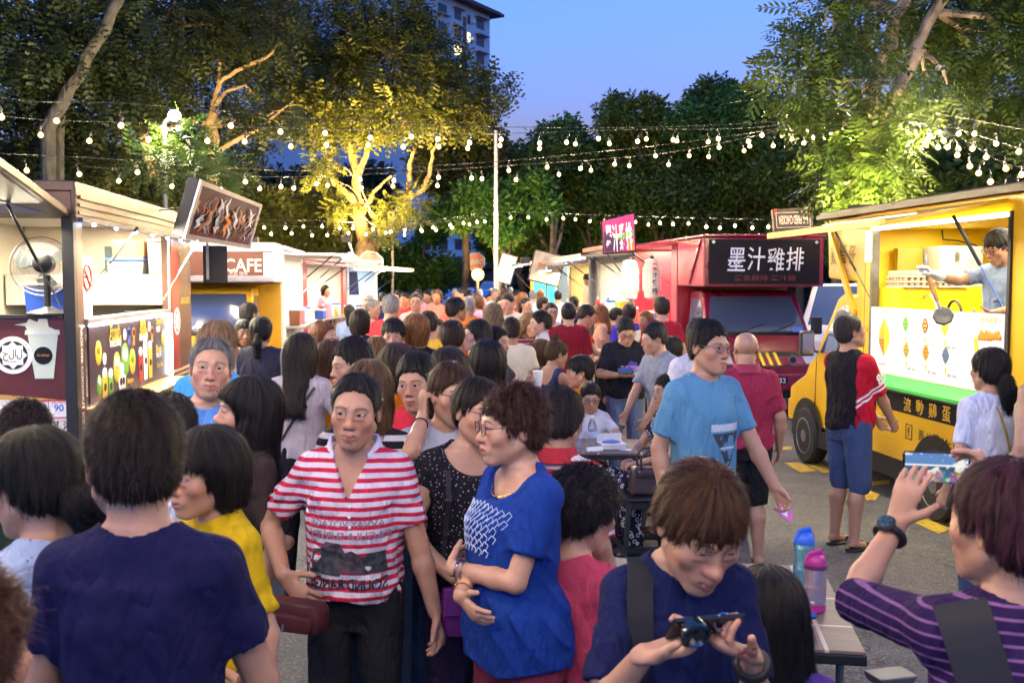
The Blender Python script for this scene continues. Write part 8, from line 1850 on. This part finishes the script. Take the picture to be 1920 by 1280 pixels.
r=empty('food_bowl',(.33,7.42,.702),0,'round takeaway bowl of noodles left of the water bottles','bowl');MB().lathe([(.05,0),(.055,.002),(.075,.055),(.072,.058),(.052,.01)],(0,0,0),22).build('bowl',mat('bowl_clear',(.55,.50,.42),.3),r,smooth=True);MB().ball((0,0,.045),(.062,.062,.018),16,6).build('noodles',mat('noodles',(.40,.22,.08),.6,var=.5,vscale=60),r)
r=empty('tissue_pack',(.60,7.24,.702),R_(20),'crumpled white tissue packet at the front edge of the table','tissues');MB().prism([(-.07,-.03,0),(.06,-.035,0),(.075,.03,0),(-.05,.035,0)],(.0,.005,.028)).build('packet',C_WH,r,bevel=.008)
r=empty('paper_sheet',(.86,7.30,.703),R_(-15),'white paper lying at the right end of the table','paper');MB().box(-.06,.06,-.035,.035,0,.002).build('sheet',C_WH,r)
def sport_bottle(x,y,z,h,cm,bm,lab,handle):
 r=empty('drink_bottle',(x,y,z),R_(20),lab,'bottle','drink bottles on the tables');R=.040
 MB().lathe([(R*.85,.0),(R,.006),(R,.03)],(0,0,0),24).build('base',cm,r,smooth=True);MB().lathe([(R,.0305),(R,h*.42),(R*.93,h*.46),(R*.93,h*.62),(R,h*.68),(R*.9,h*.74)],(0,0,0),24).build('bottle',bm,r,smooth=True)
 MB().lathe([(R*.55,.035),(R*.9,.036),(R*.88,h*.40),(R*.5,h*.405)],(0,0,0),20).build('water',mat('water_tint',(.55,.70,.75),.05,trans=.9),r,smooth=True)
 MB().lathe([(R*.96,h*.735),(R*1.02,h*.74),(R*1.02,h*.80),(R*.96,h*.805)],(0,0,0),24).build('cap_ring',bm if handle else mat('cap_grey',(.10,.03,.08)),r,smooth=True)
 o=MB().lathe([(R*.98,h*.806),(R,h*.82),(R*.92,h*.90),(R*.70,h*.97),(R*.3,h)],(0,0,0),24).build('cap',cm,r,smooth=True)
 MB().tube([(-R*.9,0,h*.86),(-R*.6,-.005,h*1.0),(R*.3,-.008,h*1.03),(R*.95,0,h*.90)],[.008,.010,.010,.008],8).build('carry_loop',cm,o,smooth=True)
 MB().tube([(R*.3,-R*.97,h*.70),(R*.35,-R*1.0,h*.5),(R*.3,-R*1.0,h*.25)],.006,6).build('side_strap',bm if not handle else cm,r)
p_=ground(1506,1113,.744);sport_bottle(p_.x,p_.y,.742,.25,mat('cap_blue',(.03,.14,.62),.35),mat('bottle_aqua',(.30,.68,.80),.1,trans=.7),'tall clear aqua drink bottle with bright blue flip cap',True)
p_=ground(1527,1143,.744);sport_bottle(p_.x,p_.y,.742,.215,mat('cap_magenta',(.45,.03,.22),.35),mat('bottle_rose',(.78,.60,.68),.1,trans=.75),'short clear drink bottle with magenta cap and pink base',False)
p_=ground(1498,1152,.744);r=empty('snack_packet',(p_.x,p_.y,.743),R_(-22),'crumpled shiny blue packet lying on the glossy table','packet');mb=MB();
for i in range(7):
 for j in range(4):pass
g7=random.Random(4);VV=[Vector((-.06+.02*i,-.025+.0166*j,.004+(g7.uniform(.004,.018)if 0<i<6 and 0<j<3 else g7.uniform(0,.003))))for i in range(7)for j in range(4)]
mb._add(VV+[Vector((p.x,p.y,0))for p in VV],[(4*i+j,4*i+4+j,4*i+5+j,4*i+1+j)for i in range(6)for j in range(3)]+[(28+4*i+j,29+4*i+j,33+4*i+j,32+4*i+j)for i in range(6)for j in range(3)]);mb.build('packet',mat('foil_blue',(.03,.16,.50),.22,.5,var=.5,vscale=40),r)
for k,(x,y,c)in enumerate(((.0,8.42,C_WH),(.045,8.36,mat('cup_lilac',(.55,.42,.58),.4)))):
 r=empty('paper_cup',(x,y,.741),0,('tall white drink cup with lid' if k==0 else 'shorter lilac drink cup with straw')+' on the far table','cup','cups on the far table');MB().lathe([(.028,0),(.03,.002),(.042,.13),(.040,.131)],(0,0,0),18).build('cup',c,r,smooth=True);MB().lathe([(.044,.1312),(.045,.136),(.038,.146),(.01,.147)],(0,0,0),18).build('lid',C_WH,r,smooth=True);MB().tube([(.01,0,.147),(.02,0,.2)],.003,6).build('straw',C_PK,r)
r=empty('paper_cup',wpos(I33,I33['arm'][1][2].lerp(I33['arm'][-1][2],.5)+Vector((0,-.09,-.02))),0,'white cup held up by the boy at the far table','cup','cups on the far table');MB().lathe([(.028,0),(.03,.002),(.042,.12),(.040,.121)],(0,0,0),18).build('cup',C_WH,r,smooth=True)
def stool(x,y,rz,lab,m,h=.45):
 r=empty('plastic_stool',(x,y,0),rz,lab,'stool','plastic stools by the tables');a,b=.14,.185
 MB().box(-a,a,-a,a,h-.03,h).build('seat',m,r,bevel=.018,seg=3,smooth=True)
 for sx in(-1,1):
  for sy in(-1,1):
   w=.034;l=MB();l._add([Vector((sx*(a-w*dx),sy*(a-w*dy),h-.03))for dx,dy in((0,0),(1,0),(1,1),(0,1))]+[Vector((sx*(b-w*.8*dx),sy*(b-w*.8*dy),0))for dx,dy in((0,0),(1,0),(1,1),(0,1))],[(0,1,2,3),(4,5,6,7),(0,1,5,4),(1,2,6,5),(2,3,7,6),(3,0,4,7)]);l.build('leg',m,r,bevel=.005)
 s_=.172;zz=h*.26
 for sx in(-1,1):MB().box(*sorted((sx*s_,sx*(s_-.012))),-s_+.02,s_-.02,zz-.02,zz+.02).build('stretcher',m,r);MB().box(-s_+.02,s_-.02,*sorted((sx*s_,sx*(s_-.012))),zz-.02,zz+.02).build('stretcher',m,r)
 for sx in(-1,1):MB().box(*sorted((sx*(a-.002),sx*(a-.014))),-a+.03,a-.03,h-.075,h-.031).build('apron',m,r);MB().box(-a+.03,a-.03,*sorted((sx*(a-.002),sx*(a-.014))),h-.075,h-.031).build('apron',m,r)
p_=ground(1190,1030);stool(p_.x+.02,6.85,R_(6),'black plastic stool carrying the brown handbag',M_BLACK,.47)
HB_=empty('handbag',(p_.x+.07,6.85,.472),R_(8),'brown leather handbag with two handles resting on the black stool','bag');M_LEATH=mat('leather_brown',(.045,.026,.022),.4,var=.3,vscale=14,bump=.35,bscale=60)
HBB=MB();HBB.prism([(-.155,-.07,0),(.155,-.07,0),(.135,-.05,.19),(-.135,-.05,.19)],(0,.13,0));HBB.build('body',M_LEATH,HB_,bevel=.028,seg=3,smooth=True)
for y_ in(-.05,.05):MB().tube([(-.08,y_,.18),(-.085,y_*1.2,.26),(-.04,y_*1.3,.31),(.04,y_*1.3,.31),(.085,y_*1.2,.26),(.08,y_,.18)],.008,8).build('handle',M_LEATH,HB_,smooth=True)
MB().box(-.13,.13,-.078,-.072,.13,.15).build('front_seam',mat('leather_dark',(.02,.012,.01),.5),HB_);
for x_ in(-.1,.1):MB().ball((x_,-.075,.17),.008,8,6).build('rivet',M_CHROME,HB_)
for lab,k in(('plastic stool under the woman in the printed dress','seated woman with tied'),('plastic stool under the woman in pink','seated woman with dark curly'),('plastic stool under the navy vest woman','woman with top bun'),('plastic stool under the girl with glasses','girl with glasses'),('low stool under the small girl with long hair','small girl'),('high stool under the curly haired young man','young man with curly'),('low stool under the black haired orange tee child','black haired child'),('stool under the brown haired orange tee child','child with brown hair')):
 I=[p[2]for p in PEOPLE if p[0].startswith(k)][0];w_=I['root'].location;stool(w_.x,w_.y,I['root'].rotation_euler.z,lab,mat('stool_dark_red',(.14,.012,.016),.4)if 'child' in lab else M_BLACK,max(.2,I['hipz']-.115*I['s']))
r=empty('foil_tray',tuple(at(1668,1268,3.05)),R_(15),'shiny foil tray at the bottom edge beside the purple striped top','tray');MB().prism([(-.05,-.04,-.02),(.05,-.04,-.02),(.07,-.05,.015),(-.07,-.05,.015)],(0,.09,0)).build('tray',M_GREY,r,bevel=.006)
z_=r.location.z;MB().tube([(0,0,-.02),(0,0,-z_+.03)],.02,8).build('stem',M_GREY,r);MB().lathe([(.16,-z_),(.16,-z_+.02),(.03,-z_+.03)],(0,0,0),20).build('foot',M_GREY,r)
